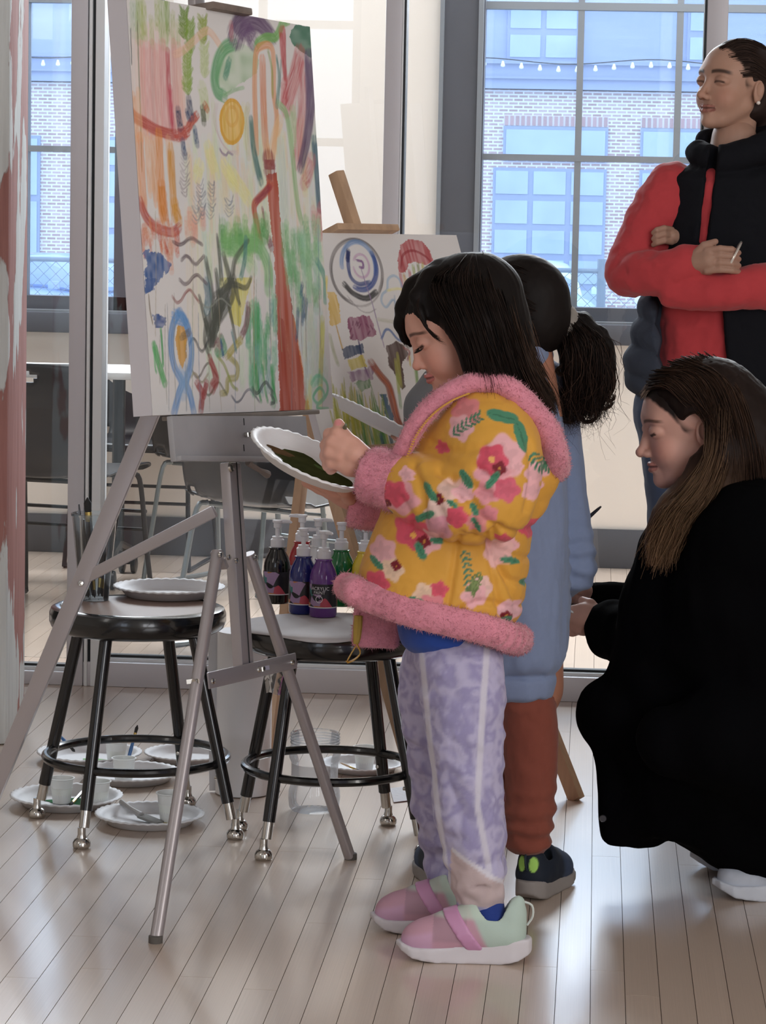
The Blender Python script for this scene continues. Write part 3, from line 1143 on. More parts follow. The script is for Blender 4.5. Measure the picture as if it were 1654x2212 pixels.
# ================================================================== paint bottles
M_pump = mat('white_pump_plastic', '#e7e6ea', rough=0.4)
M_label = bpy.data.materials.new('bottle_label')
M_label.use_nodes = True
N, L = M_label.node_tree.nodes, M_label.node_tree.links
b = N['Principled BSDF']
b.inputs['Roughness'].default_value = 0.35
tc = N.new('ShaderNodeTexCoord')
vo = N.new('ShaderNodeTexVoronoi')
vo.inputs['Scale'].default_value = 48
L.new(tc.outputs['Object'], vo.inputs['Vector'])
cr = N.new('ShaderNodeValToRGB')
cr.color_ramp.interpolation = 'CONSTANT'
els = cr.color_ramp.elements
els[0].position, els[0].color = 0.0, (*lin('#1d1c22'), 1)
els[1].position, els[1].color = 0.30, (*lin('#c07a3f'), 1)
for p_, c_ in ((.45, '#3f7d7a'), (.58, '#a98bb0'), (.70, '#c24b5c'), (.82, '#2a2830')):
    e_ = els.new(p_)
    e_.color = (*lin(c_), 1)
sx_ = N.new('ShaderNodeSeparateColor')
L.new(vo.outputs['Color'], sx_.inputs[0])
L.new(sx_.outputs[0], cr.inputs['Fac'])
L.new(cr.outputs[0], b.inputs['Base Color'])
FONT = bpy.data.curves.new('font_probe', 'FONT').font


def text_on_cylinder(t, parent, s, c, r, z, size, m, ang):
    cu = bpy.data.curves.new('label_text', 'FONT')
    cu.body = s
    cu.size = size
    cu.align_x = 'CENTER'
    cu.extrude = 0.0
    ob = bpy.data.objects.new('tmp_text', cu)
    COL.objects.link(ob)
    dg = bpy.context.evaluated_depsgraph_get()
    me = ob.evaluated_get(dg).to_mesh()
    V = [(v.co.x, v.co.y) for v in me.vertices]
    F = [tuple(p.vertices) for p in me.polygons]
    ob.evaluated_get(dg).to_mesh_clear()
    bpy.data.objects.remove(ob)
    mb = MB()
    VV = []
    for x, y in V:
        a = ang + x / r
        VV.append(c + vec(r * sin(a), -r * cos(a), z + y))
    mb.add(VV, F)
    t.part('label_text', mb, m, parent=parent, smooth=False)


def bottle(label, px, py, col, s=1.0, fill=None, lab_ang=0.25, nozzle=(1, -.1, 0), front=True):
    c = PZ(px, py, ST2 + .002)
    c[2] = ST2 + .0025
    t = Thing('paint_bottle', label, 'bottle', c, 'pump bottles of acrylic paint on the stool')
    r, h = .0285 * s, .105 * s
    body = t.part('bottle_body', MB().lathe([(0, 0), (r * .93, 0), (r, .004), (r, h * .72), (r * .97, h * .82), (r * .84, h * .93), (r * .62, h * 1.04), (r * .56, h * 1.09), (r * .64, h * 1.10), (r * .64, h * 1.125), (r * .5, h * 1.135), (0, h * 1.135)], c, 36),
                  mat('acrylic_' + col, col, rough=0.14, spec=0.6, coat=0.4))
    lb = MB()
    n = 30
    V, F = [], []
    for i, z in enumerate((.020 * s, .068 * s)):
        for k in range(n + 1):
            a = lab_ang + (k / n - .5) * 4.3
            V.append(c + vec((r + .0006) * sin(a), -(r + .0006) * cos(a), z))
    for k in range(n):
        F.append((k, k + 1, n + 2 + k, n + 1 + k))
    lp = t.part('label', lb.add(V, F), M_label)
    V, F = [], []
    for i, z in enumerate((.0195 * s, .0215 * s)):
        for k in range(n + 1):
            a = lab_ang + (k / n - .5) * 4.3
            V.append(c + vec((r + .0009) * sin(a), -(r + .0009) * cos(a), z))
    for k in range(n):
        F.append((k, k + 1, n + 2 + k, n + 1 + k))
    Mw = mat('label_white', '#e9e6ea', rough=.5)
    t.part('label_border', MB().add(V, F), Mw, parent=lp)
    if front:
        V, F = [], []
        for i, z in enumerate((.0475 * s, .0685 * s)):
            for k in range(n + 1):
                a = lab_ang + (k / n - .5) * 1.9
                V.append(c + vec((r + .0009) * sin(a), -(r + .0009) * cos(a), z))
        for k in range(n):
            F.append((k, k + 1, n + 2 + k, n + 1 + k))
        t.part('label_panel', MB().add(V, F), mat('label_dark', '#262329', rough=.4), parent=lp)
        text_on_cylinder(t, lp, 'ACRYLIC', c, r + .0014, .0565 * s, .0098 * s, Mw, lab_ang - .25)
        text_on_cylinder(t, lp, 'PAINT', c, r + .0014, .0485 * s, .0090 * s, Mw, lab_ang - .3)
        a = lab_ang - .3
        cc_ = c + vec((r + .0012) * sin(a), -(r + .0012) * cos(a), .038 * s)
        nn = vec(sin(a), -cos(a), 0)
        t.part('label_ring', MB().lathe([(.0062 * s, 0), (.0075 * s, 0), (.0075 * s, .0006), (.0062 * s, .0006)], cc_, 24, nn), Mw, parent=lp)
    # pump: collar, stem, spout
    z = h * 1.125
    pm = t.part('pump_collar', MB().lathe([(0, z - .004), (.0145 * s, z - .004), (.0145 * s, z + .016), (.0115 * s, z + .019), (.0115 * s, z + .023), (.006 * s, z + .024), (0, z + .024)], c, 24), M_pump)
    t.part('pump_stem', MB().lathe([(0, z + .022), (.0048 * s, z + .022), (.0048 * s, z + .040), (.0085 * s, z + .042), (.0085 * s, z + .052), (.011 * s, z + .053), (.011 * s, z + .0575), (0, z + .058)], c, 18), M_pump, parent=pm)
    nd = unit(np.array(nozzle, float))
    t.part('pump_spout', MB().tube([c + vec(0, 0, z + .0545), c + nd * .014 + vec(0, 0, z + .0550), c + nd * .027 + vec(0, 0, z + .0545), c + nd * .0295 + vec(0, 0, z + .052)], [.0045, .0042, .0032, .0026], 10), M_pump, parent=pm)
    return t


bottle('black acrylic paint pump bottle beside the blue one', 597, 1302, '#0d0d10', lab_ang=-0.85, nozzle=(1, 0, 0), front=False)
bottle('red acrylic paint pump bottle behind the blue bottle', 650, 1287, '#a5222c', lab_ang=-.4, nozzle=(-1, .2, 0), front=False)
bottle('blue acrylic paint pump bottle between the black and purple ones', 653, 1324, '#1a2470', lab_ang=-1.15, nozzle=(.9, .1, 0), front=False)
bottle('purple acrylic paint pump bottle with readable label', 697, 1331, '#6b3c8a', lab_ang=.12, nozzle=(.5, -.6, 0))
bottle('white acrylic paint pump bottle behind the purple bottle', 685, 1298, '#e4e2e4', lab_ang=.5, nozzle=(1, .1, 0), front=False)
bottle('green acrylic paint pump bottle beside the purple one', 735, 1308, '#14733a', lab_ang=.5, nozzle=(1, 0, 0))
bottle('yellow acrylic paint pump bottle behind the yellow jacket', 787, 1312, '#e7c73e', lab_ang=.5, nozzle=(1, 0, 0), front=False)

# ================================================================== bin, jar, bag, paper
c = PZ(517, 1725)
c[2] = 0
d = np.linalg.norm(PZ(457, 1720) - PZ(577, 1720)) / 2
t = Thing('paper_roll', 'tall roll of white paper standing on the floor behind the stools', 'paper roll', c)
t.part('roll', MB().lathe([(d * .35, .002), (d, .002), (d, .36), (d * .35, .36), (d * .35, .002)], c + vec(0, d, 0), 40), mat('white_roll_paper', '#efeff1', rough=.7))
t.part('loose_edge', MB().bar(c + vec(-d * .98, d * 1.0, .003), c + vec(-d * 1.12, d * 1.1, .36), .03, .0008, side=(1, .2, 0)), M_paper)

jc = PZ(678, 1752)
jc[2] = 0.0008
jr = np.linalg.norm(PZ(622, 1752) - PZ(734, 1752)) / 2
M_jar = glass_mat('clear_jar_plastic', (0.97, 0.975, 0.98), 0.8, 0.10, 0.02)
t = Thing('clear_jar', 'empty clear plastic jar on the floor inside the second stool', 'jar', jc)
jh = .165
prof = [(0, .002), (jr * .86, .002), (jr * .97, .01), (jr, .03), (jr * .985, .045), (jr * .9, .06), (jr * .9, .105), (jr * .985, .115), (jr, .128), (jr * .95, .14), (jr * .93, .143), (jr * .93, jh), (jr * .96, jh + .002), (jr * .93, jh + .004)]
t.part('jar_body', MB().lathe(prof, jc, 40), M_jar)
for z in (.148, .154, .160):
    t.part('thread', MB().tube([jc + vec(jr * .94 * cos(2 * pi * k / 36), jr * .94 * sin(2 * pi * k / 36), z) for k in range(36)], .0014, 6, closed=True), M_jar)
V, F = [], []
n = 16
for i, z in enumerate((.061, .104)):
    for k in range(n + 1):
        a = -.2 + (k / n - .5) * 2.0
        V.append(jc + vec(jr * .905 * sin(a), -jr * .905 * cos(a), z))
for k in range(n):
    F.append((k, k + 1, n + 2 + k, n + 1 + k))
t.part('jar_label', MB().add(V, F), mat('pale_label', '#c9c9cf', rough=.6, alpha=.55))

# crumpled clear bag hanging off the paper-covered stool
M_bag = glass_mat('clear_bag', (0.93, 0.94, 0.96), 2.0, 0.22, 0.12)
b0 = PY(590, 1428, s2c[1] - .11)
V, F = [], []
for i in range(9):
    for j in range(9):
        u, v = j / 8, i / 8
        p = b0 + vec((u - .5) * .05 + .012 * v, .01 * sin(7 * u + 3 * v), -.065 * v + .004 * sin(9 * u))
        V.append(p)
for i in range(8):
    for j in range(8):
        F.append((i * 9 + j, i * 9 + j + 1, (i + 1) * 9 + j + 1, (i + 1) * 9 + j))
t = Thing('zip_bag', 'small clear zip bag with purple seal hanging under the second stool', 'bag', b0)
t.part('bag_film', MB().add(V, F), M_bag)
e0 = b0 + vec(.0, -.004, -.055)
for k in range(3):
    t.part('zip_stripe', MB().bar(b0 + vec(.028 + .003 * k, -.012, -.002), b0 + vec(.012 + .003 * k, -.012, -.065), .0012, .0012), mat('purple_zip', '#a04a94', rough=.5))
t2 = MB()
pc = PZ(885, 1720)
V = [PZ(*q) + vec(0, 0, .0016) for q in ((842, 1705), (905, 1698), (925, 1738), (850, 1735))]
t2.prism([(0, 0), (1, 0), (1, 1), (0, 1)], V[0], V[1] - V[0], V[3] - V[0], (0, 0, .001))
single('paper_towel', t2, mat('pale_towel', '#cfd0d4', rough=.9, bump=.8, bscale=90), 'flat white paper towel on the floor by the wooden easel leg', 'paper', pc)

# ================================================================== aluminium easel with the large painting
M_easel = mat('brushed_aluminium', '#b2adb0', rough=0.36, metal=0.55, spec=0.5, var=0.04, vscale=3, bump=.04, bscale=90, stretch=(1, 1, .1))
M_easelt = mat('worn_aluminium_tray', '#a2a2a6', rough=0.45, metal=0.15, var=0.15, vscale=7, bump=.06, bscale=60)
fA, fB = PZ(336, 2036), PZ(757, 1856)
fA[2] = fB[2] = 0
Tm = vec(-.745, 5.315, 1.66)            # top of the mast
en = unit(np.cross(fB - fA, Tm - fA))   # easel plane normal
if en[1] > 0:
    en = -en


def E1(px, py, off=0.0):
    return PPL(px, py, fA, en) + en * off


eu = unit(fB - fA)
ez = unit(np.cross(en, eu))
ez = ez if ez[2] > 0 else -ez
eo = (fA + fB) / 2
es = Thing('metal_easel', 'silver aluminium easel holding the large painting', 'easel', eo)
m_bot, m_top = E1(527, 1462), E1(476, 20)
md = unit(m_top - m_bot)
mast = es.part('mast', MB().bar(m_bot, E1(497, 1000), .042, .022, side=eu, bev=.003), M_easel)
es.part('mast_groove', MB().bar(m_bot + en * .0115 + eu * .004, E1(497, 1000) + en * .0115 + eu * .004, .0022, .0014, side=eu), M_gasket, parent=mast)
legA = es.part('leg', MB().tube([E1(470, 1192), fA + unit(E1(470, 1192) - fA) * .006], .0115, 16), M_easel)
legB = es.part('leg', MB().tube([E1(537, 1196), fB + unit(E1(537, 1196) - fB) * .006], .0115, 16), M_easel)
for f_, lg in ((fA, legA), (fB, legB)):
    es.part('rubber_tip', MB().lathe([(0, 0), (.0125, 0), (.0125, .012), (0, .014)], f_, 14), mat('grey_rubber', '#5c5854', rough=.8), parent=lg)
cbar = es.part('crossbar', MB().bar(E1(432, 1472, .017), E1(622, 1428, .017), .030, .004, side=ez, bev=.0015), M_easel)
for px, py in ((440, 1473), (540, 1448), (612, 1432)):
    p = E1(px, py, .019)
    es.part('rivet', MB().lathe([(0, 0), (.006, 0), (.005, .003), (0, .004)], p, 12, en), M_chrome, parent=cbar)


def wing_nut(p, ax, up, parent):
    mb = MB()
    mb.lathe([(0, 0), (.005, 0), (.004, .010), (0, .010)], p, 10, ax)
    side = unit(np.cross(ax, up))
    for s in (-1, 1):
        mb.bar(p + ax * .006 + side * s * .003, p + ax * .013 + side * s * .013, .008, .0022, side=up)
    es.part('wing_nut', mb, M_chrome, parent=parent)


wing_nut(E1(424, 1470, .0), -eu, ez, legA)
wing_nut(E1(541, 1446, .02), en, ez, cbar)
# pivot lugs at the tops of the legs
for px, py in ((462, 1200), (480, 1205), (497, 1212), (538, 1206)):
    es.part('pivot_bolt', MB().lathe([(0, 0), (.0055, 0), (.005, .004), (0, .005)], E1(px, py, .0125), 12, en), M_chrome, parent=mast)
es.part('pivot_lug', MB().bar(E1(466, 1190, .0), E1(482, 1228, .0), .010, .022, side=eu, bev=.002), M_easel, parent=mast)
# storage tray / canvas ledge below the painting
tr0, tr1 = E1(345, 950, .05), E1(640, 950, .05)
tl = E1(347, 950, .026)
trr = E1(638, 940, .026)
tray = es.part('tray', MB().bar(E1(345, 951, .024), E1(636, 947, .024), .082, .012, side=ez, bev=.002), M_easelt)
es.part('tray_lip', MB().bar(E1(350, 994, .034), E1(560, 996, .034), .010, .012, side=ez, bev=.002), M_easelt, parent=tray)
for py0, py1 in ((907, 922), (964, 978)):
    es.part('slot', MB().bar(E1(496, py0, .0305), E1(497, py1, .0305), .002, .001, side=eu), M_gasket, parent=tray)
wing_nut(E1(499, 943, .031), en, ez, tray)
es.part('rivet', MB().lathe([(0, 0), (.010, 0), (.008, .004), (0, .005)], E1(484, 1011, .014), 14, en), M_chrome, parent=mast)
es.part('release_lever', MB().tube([E1(505, 1003, .03), E1(530, 1020, .032), E1(548, 1028, .03)], [.006, .005, .008], 8), mat('grey_lever', '#8a817c', rough=.5), parent=mast)
# rear leg and brace
rb = PZ(-72, 1852)
rb[2] = 0
rt_ = E1(435, 700, -.03)
side_ = unit(np.cross(rt_ - rb, (0, -1, 0.2)))
leg_ = es.part('rear_leg', MB().bar(rb + unit(rt_ - rb) * .0, rt_, .032, .018, side=side_, bev=.002), M_easel)
k_ = 0


def on_rear(py):
    lo, hi = 0.0, 1.0
    for _ in range(40):
        mid = (lo + hi) / 2
        p = lerp(rb, rt_, mid) - _cam
        z = p @ _fw
        y = IMG_H / 2 - FPX * (p @ _up) / z
        if y > py:
            lo = mid
        else:
            hi = mid
    return lerp(rb, rt_, lo)


br_ = es.part('brace', MB().bar(on_rear(1252), E1(476, 1103, -.012), .022, .010, side=(0, 0, 1), bev=.002), M_easel)
es.part('rivet', MB().lathe([(0, 0), (.006, 0), (.005, .003), (0, .004)], on_rear(1258) + vec(.002, -.014, 0), 12, (0.1, -1, .1)), M_chrome, parent=leg_)
# clamp on the canvas top
CT = [vec(-.863, 5.018, 1.652), vec(-.580, 5.561, 1.637), vec(-.790, 4.959, .899), vec(-.521, 5.503, .880)]
cu_ = unit((CT[1] - CT[0] + CT[3] - CT[2]))
cv_ = unit((CT[0] - CT[2] + CT[1] - CT[3]))
cn_ = unit(np.cross(cu_, cv_))
cn_ = cn_ if cn_[1] < 0 else -cn_
CW, CH = .61, .76
c_mid = sum(CT) / 4
top_mid = c_mid + cv_ * CH / 2
bot_mid = c_mid - cv_ * CH / 2
es.part('upper_mast', MB().bar(bot_mid - cv_ * .05 - cn_ * .058, top_mid + cv_ * .06 - cn_ * .058, .034, .018, side=cu_, bev=.003), M_easel)
es.part('ledge', MB().bar(bot_mid - cv_ * .0055 - cu_ * .21 - cn_ * .018, bot_mid - cv_ * .0055 + cu_ * .235 - cn_ * .018, .008, .062, side=cv_, bev=.002), mat('stained_ledge', '#8d857f', rough=.5, metal=.3, var=.3, vscale=12), parent=tray)
es.part('canvas_clamp', MB().bar(top_mid - cu_ * .055 + cv_ * .004 - cn_ * .012, top_mid + cu_ * .075 + cv_ * .004 - cn_ * .012, .014, .062, side=cv_, bev=.003), mat('worn_wood_clamp', '#7d7068', rough=.6, var=.3, vscale=30))

# ================================================================== wooden easel with the second painting
DT = [vec(-.723, 6.083, 1.222), vec(-.338, 6.552, 1.231), vec(-.573, 5.971, .757), vec(-.186, 6.44, .746)]
du_ = unit((DT[1] - DT[0] + DT[3] - DT[2]))
dv_ = unit((DT[0] - DT[2] + DT[1] - DT[3]))
dn_ = unit(np.cross(du_, dv_))
dn_ = dn_ if dn_[1] < 0 else -dn_
dv_ = unit(np.cross(dn_, du_))
dv_ = dv_ if dv_[2] > 0 else -dv_
DW, DH = .61, .508
d_mid = sum(DT) / 4
wfa, wfb, wfc = PZ(927, 1792), PZ(1246, 1729), PZ(574, 1688)
for p in (wfa, wfb, wfc):
    p[2] = 0.0
M_pine = mat('easel_pine', '#c0a083', rough=0.6, var=0.14, vscale=2.5, stretch=(18, 18, 1.6))
we = Thing('wooden_easel', 'pale pine easel holding the smaller painting', 'easel', (wfa + wfb) / 2)
ap = d_mid - dn_ * .03


def W2(px, py, off=0.0):
    return PPL(px, py, d_mid, dn_) + dn_ * off


def fl(p):
    return p


for f_, px_t, nm in ((wfa, 690, 'leg'), (wfb, 905, 'leg')):
    tp = W2(px_t, 560, -.15)
    we.part('leg', MB().bar(f_ + unit(tp - f_) * .001, tp, .034, .020, side=dn_, bev=.002), M_pine)
mt = W2(737, 366, -.018)
mbm = W2(1000, 1180, -.018)
mst = we.part('mast', MB().bar(lerp(mt, mbm, .98), mt, .026, .030, side=du_, bev=.003), M_pine)
we.part('rear_leg', MB().bar(wfc, W2(800, 640, -.17), .034, .020, side=(0, 0, 1), bev=.002), M_pine)
we.part('tray', MB().bar(d_mid - dv_ * (DH / 2 + .012) - du_ * .33 + dn_ * .012, d_mid - dv_ * (DH / 2 + .012) + du_ * .33 + dn_ * .012, .022, .075, side=dv_, bev=.003), M_pine)
we.part('top_clamp', MB().bar(d_mid + dv_ * (DH / 2 + .008) - du_ * .11 - dn_ * .004, d_mid + dv_ * (DH / 2 + .008) + du_ * .09 - dn_ * .004, .016, .055, side=dv_, bev=.003), M_pine, parent=mst)
we.part('crossbar', MB().bar(lerp(wfa, W2(690, 560, -.15), .45), lerp(wfb, W2(905, 560, -.15), .45), .03, .018, side=dv_, bev=.002), M_pine)
we.part('screw', MB().lathe([(0, 0), (.005, 0), (.004, .003), (0, .003)], lerp(wfa, W2(690, 560, -.15), .30) + vec(0, -.012, 0), 8, (0, -1, 0)), M_chrome)

# ================================================================== the two painted canvases
def vnoise(h, w, cell, seed, cell2=None):
    """Smooth value noise, cell sizes in rows/cols."""
    r = np.random.default_rng(seed)
    cy, cx = cell, cell2 or cell
    gh, gw = int(h / cy) + 3, int(w / cx) + 3
    g = r.random((gh, gw)).astype(np.float32)
    y = np.arange(h) / cy
    x = np.arange(w) / cx
    yi, xi = y.astype(int), x.astype(int)
    fy, fx_ = (y - yi)[:, None], (x - xi)[None, :]
    fy, fx_ = fy * fy * (3 - 2 * fy), fx_ * fx_ * (3 - 2 * fx_)
    a, b_ = g[yi][:, xi], g[yi][:, xi + 1]
    c_, d_ = g[yi + 1][:, xi], g[yi + 1][:, xi + 1]
    return (a * (1 - fx_) + b_ * fx_) * (1 - fy) + (c_ * (1 - fx_) + d_ * fx_) * fy


class Paint:
    """Brush strokes laid on a fine grid of vertices; points given in the photograph's frame and
    carried onto the canvas plane."""

    def __init__(self, mid, u, v, n, W, H, res, white, ws=1.0):
        self.ws = ws
        self.mid, self.u, self.v, self.n, self.W, self.H, self.res = mid, u, v, n, W, H, res
        self.nx, self.ny = int(W / res) + 1, int(H / res) + 1
        self.white = np.array(lin(white))
        base = 0.80 * (1 + 0.03 * (vnoise(self.ny, self.nx, 40, 1) - .5))[:, :, None] * np.array([1.0, .985, .98])
        self.A = base.astype(np.float32)
        self.seed = 10

    def uv(self, p):
        q = PPL(p[0], p[1], self.mid, self.n) - self.mid
        return np.array([(np.dot(q, self.u) + self.W / 2) / self.res, (np.dot(q, self.v) + self.H / 2) / self.res])

    def col(self, c):
        return np.array(lin(c)) / self.white * 0.80

    def _blend(self, sl, c, al):
        al = np.clip(al, 0, 1)[..., None]
        self.A[sl] = self.A[sl] * (1 - al) + c * al

    def stroke(self, pts, w, c, a=.9, dry=.35, taper=(1, 1), soft=.3, jit=.12, n=None):
        """w in photo pixels."""
        self.seed += 1
        P = np.array([self.uv(p) for p in pts])
        if len(P) == 2:
            P = np.vstack([P[0], (P[0] + P[1]) / 2, P[1]])
        P = spline(P, n or max(8, int(4 * len(P))))
        hw = w * (self.ws if w >= 7 else 1 + (self.ws - 1) * .4) / 1130.0 / self.res / 2
        lo = np.floor(P.min(0) - hw * 1.6 - 2).astype(int)
        hi = np.ceil(P.max(0) + hw * 1.6 + 2).astype(int)
        lo = np.maximum(lo, 0)
        hi = np.minimum(hi, [self.nx, self.ny])
        if (hi - lo).min() <= 1:
            return
        xs, ys = np.arange(lo[0], hi[0])[None, :].astype(np.float32), np.arange(lo[1], hi[1])[:, None].astype(np.float32)
        best = np.full((hi[1] - lo[1], hi[0] - lo[0]), 1e9, np.float32)
        bt = np.zeros_like(best)
        bs = np.zeros_like(best)
        m = len(P) - 1
        for i in range(m):
            a0, b0 = P[i], P[i + 1]
            d = b0 - a0
            L2 = d @ d + 1e-9
            t = np.clip(((xs - a0[0]) * d[0] + (ys - a0[1]) * d[1]) / L2, 0, 1)
            dx, dy = xs - (a0[0] + t * d[0]), ys - (a0[1] + t * d[1])
            dd = dx * dx + dy * dy
            k = dd < best
            best = np.where(k, dd, best)
            bt = np.where(k, (i + t) / m, bt)
            bs = np.where(k, (dx * d[1] - dy * d[0]) / np.sqrt(L2), bs)
        dist = np.sqrt(best)
        r = np.random.default_rng(self.seed)
        # streaks: noise over lateral coordinate, slowly varying along the stroke
        tab = r.random((9, 64)).astype(np.float32)
        si = np.clip((bs / (hw + .01) * .5 + .5), 0, .999) * max(4, min(62, hw * 2.2))
        ti = np.clip(bt, 0, .999) * 7.9
        s0, t0 = si.astype(int), ti.astype(int)
        f1 = ti - t0
        fs = si - s0
        sn = (tab[t0, s0] * (1 - f1) + tab[t0 + 1, s0] * f1) * (1 - fs) + (tab[t0, s0 + 1] * (1 - f1) + tab[t0 + 1, s0 + 1] * f1) * fs
        wl = hw * (taper[0] + (taper[1] - taper[0]) * bt) * (1 + jit * 2 * (sn - .5))
        endn = np.minimum(bt, 1 - bt)
        e = np.clip((wl - dist) / (soft * hw + .35) + .5, 0, 1)
        al = a * e * (1 - dry * np.clip(sn * 1.5 - .2, 0, 1)) * np.clip(.55 + endn * 9 + (sn - .4), 0, 1)
        cc = self.col(c) * (1 + .22 * (sn - .5))[..., None]
        al = np.clip(al, 0, 1)[..., None]
        sl = (slice(lo[1], hi[1]), slice(lo[0], hi[0]))
        self.A[sl] = self.A[sl] * (1 - al) + cc * al

    def fill(self, poly, c, a=.9, dry=.3, rough=3.0, streak=(3, 30)):
        self.seed += 1
        P = np.array([self.uv(p) for p in poly])
        lo = np.maximum(np.floor(P.min(0) - 4).astype(int), 0)
        hi = np.minimum(np.ceil(P.max(0) + 4).astype(int), [self.nx, self.ny])
        if (hi - lo).min() <= 1:
            return
        h, w = hi[1] - lo[1], hi[0] - lo[0]
        X, Y = np.meshgrid(np.arange(lo[0], hi[0]).astype(np.float32), np.arange(lo[1], hi[1]).astype(np.float32))
        X = X + rough * (vnoise(h, w, 7, self.seed) - .5) + rough * .8 * (vnoise(h, w, 2.5, self.seed + 50) - .5)
        Y = Y + rough * (vnoise(h, w, 7, self.seed + 90) - .5)
        ins = np.zeros((h, w), bool)
        for i in range(len(P)):
            x1, y1 = P[i]
            x2, y2 = P[(i + 1) % len(P)]
            if y1 == y2:
                continue
            ins ^= ((y1 > Y) != (y2 > Y)) & (X < (x2 - x1) * (Y - y1) / (y2 - y1) + x1)
        st = vnoise(h, w, streak[1], self.seed + 7, streak[0])
        al = a * ins * (1 - dry * np.clip(st * 1.5 - .2, 0, 1))
        cc = self.col(c) * (1 + .25 * (st - .5))[..., None]
        al = al[..., None]
        sl = (slice(lo[1], hi[1]), slice(lo[0], hi[0]))
        self.A[sl] = self.A[sl] * (1 - al) + cc * al

    def drip(self, x, y0, y1, c, w=2.0, a=.6):
        self.stroke([(x, y0), (x + random.uniform(-1, 3), (y0 + y1) / 2), (x + random.uniform(0, 6), y1)], w, c, a, .2)

    def build(self, name, label, cat, thick, edge_dark=0.0):
        """Stretched canvas: painted front grid, wrapped sides and plain back."""
        nx, ny = self.nx, self.ny
        gx, gy = np.meshgrid(np.linspace(-.5, .5, nx) * self.W, np.linspace(-.5, .5, ny) * self.H)
        base = self.mid
        org = self.mid - self.v * self.H / 2 - self.n * thick / 2
        relief = (self.A.mean(2) - .8) * 0.0008
        front = base + gx[..., None] * self.u + gy[..., None] * self.v + np.abs(relief)[..., None] * self.n - org
        idx = np.arange(nx * ny).reshape(ny, nx)
        q = np.stack([idx[:-1, :-1], idx[:-1, 1:], idx[1:, 1:], idx[1:, :-1]], -1).reshape(-1, 4)
        t = Thing(name, label, cat, org)
        me = mesh_from('painted_front', front.reshape(-1, 3), q, self.A.reshape(-1, 3))
        t.mesh('painted_front', me, mat('acrylic_on_canvas', attr=True, rough=.5, spec=.4, bump=.12, bscale=900, bdist=.0006))
        mb = MB()
        mb.box(base - self.n * (thick / 2 + .0008), (self.W - .0004, self.H - .0004, thick), (self.u, self.v, self.n))
        t.part('stretched_sides', mb, mat('primed_canvas', '#cfccd2', rough=.8, bump=.15, bscale=700, bdist=.0005), smooth=False)
        return t


# ---------------------------------------------------------------- large painting
P1 = Paint(c_mid, cu_, cv_, cn_, CW, CH, .0015, '#d6d1d3', 2.05)
S, Fl = P1.stroke, P1.fill
R_ = random.Random(5)
# pale washes
for x in range(290, 400, 9):
    S([(x, 60), (x + 2, 180), (x + 4, 300)], 13, '#e2c3bd', .45, .5)
for x in range(405, 700, 12):
    y0 = R_.choice([300, 380, 450])
    S([(x, y0), (x + 4, y0 + 150), (x + 8, y0 + 300)], 12, R_.choice(['#d9d4c0', '#d4d6cd', '#dccfc0', '#cfd6d2', '#ddd9bd']), .6, .6)
for k in range(90):
    x, y0 = R_.uniform(400, 690), R_.uniform(210, 470)
    S([(x, y0), (x + 3, y0 + 45), (x + 5, y0 + R_.uniform(60, 130))], R_.uniform(6, 11), R_.choice(['#d8d3a4', '#cfd8bd', '#dcc3a8', '#c5d0c8', '#d9cdb0', '#dcb89c', '#c9cfae']), .55, .6, jit=.3)
for k in range(70):
    x, y0 = R_.uniform(440, 700), R_.uniform(480, 800)
    S([(x, y0), (x + 2, y0 + 40), (x + 3, y0 + R_.uniform(50, 90))], R_.uniform(6, 11), R_.choice(['#bfd3b8', '#cdd9c3', '#d6d6ae', '#bcd0cb', '#d7dccf']), .55, .6, jit=.3)
# greens over pink stems, upper corner
for x, y0, y1, w, c in ((288, 5, 70, 14, '#adbba6'), (300, 0, 88, 12, '#9aac62'), (309, 10, 80, 10, '#a9b26a'), (326, 40, 100, 8, '#b5b888'), (338, 8, 60, 9, '#a7b26b'), (352, -8, 96, 16, '#9db070'), (360, 0, 70, 8, '#7f9a4a'), (372, 30, 98, 8, '#b3b98d'), (383, 50, 100, 8, '#b6bf98')):
    S([(x, y0), (x + 1, (y0 + y1) / 2), (x + 2, y1)], w, c, .8, .6, jit=.3)
for x, y0, y1, w, c, a in ((305, 95, 285, 9, '#d79a93', .8), (316, 100, 290, 12, '#db9d9d', .75), (328, 95, 285, 10, '#c98684', .7), (338, 105, 290, 11, '#dba3a0', .8), (350, 95, 290, 12, '#d58f92', .8), (361, 110, 275, 8, '#b64654', .9), (367, 190, 290, 8, '#c14a60', .8), (374, 92, 280, 9, '#cf8a85', .7), (384, 100, 280, 10, '#dba79f', .75), (392, 170, 290, 8, '#e0b3a8', .6)):
    S([(x, y0), (x + 3, (y0 + y1) / 2), (x + 8, y1)], w, c, a, .45, jit=.2)
S([(296, 45), (298, 120), (303, 250), (306, 370)], 2.6, '#6d6b48', .75, .1)
S([(281, 62), (283, 110), (284, 140)], 2.4, '#565a60', .8, .1)
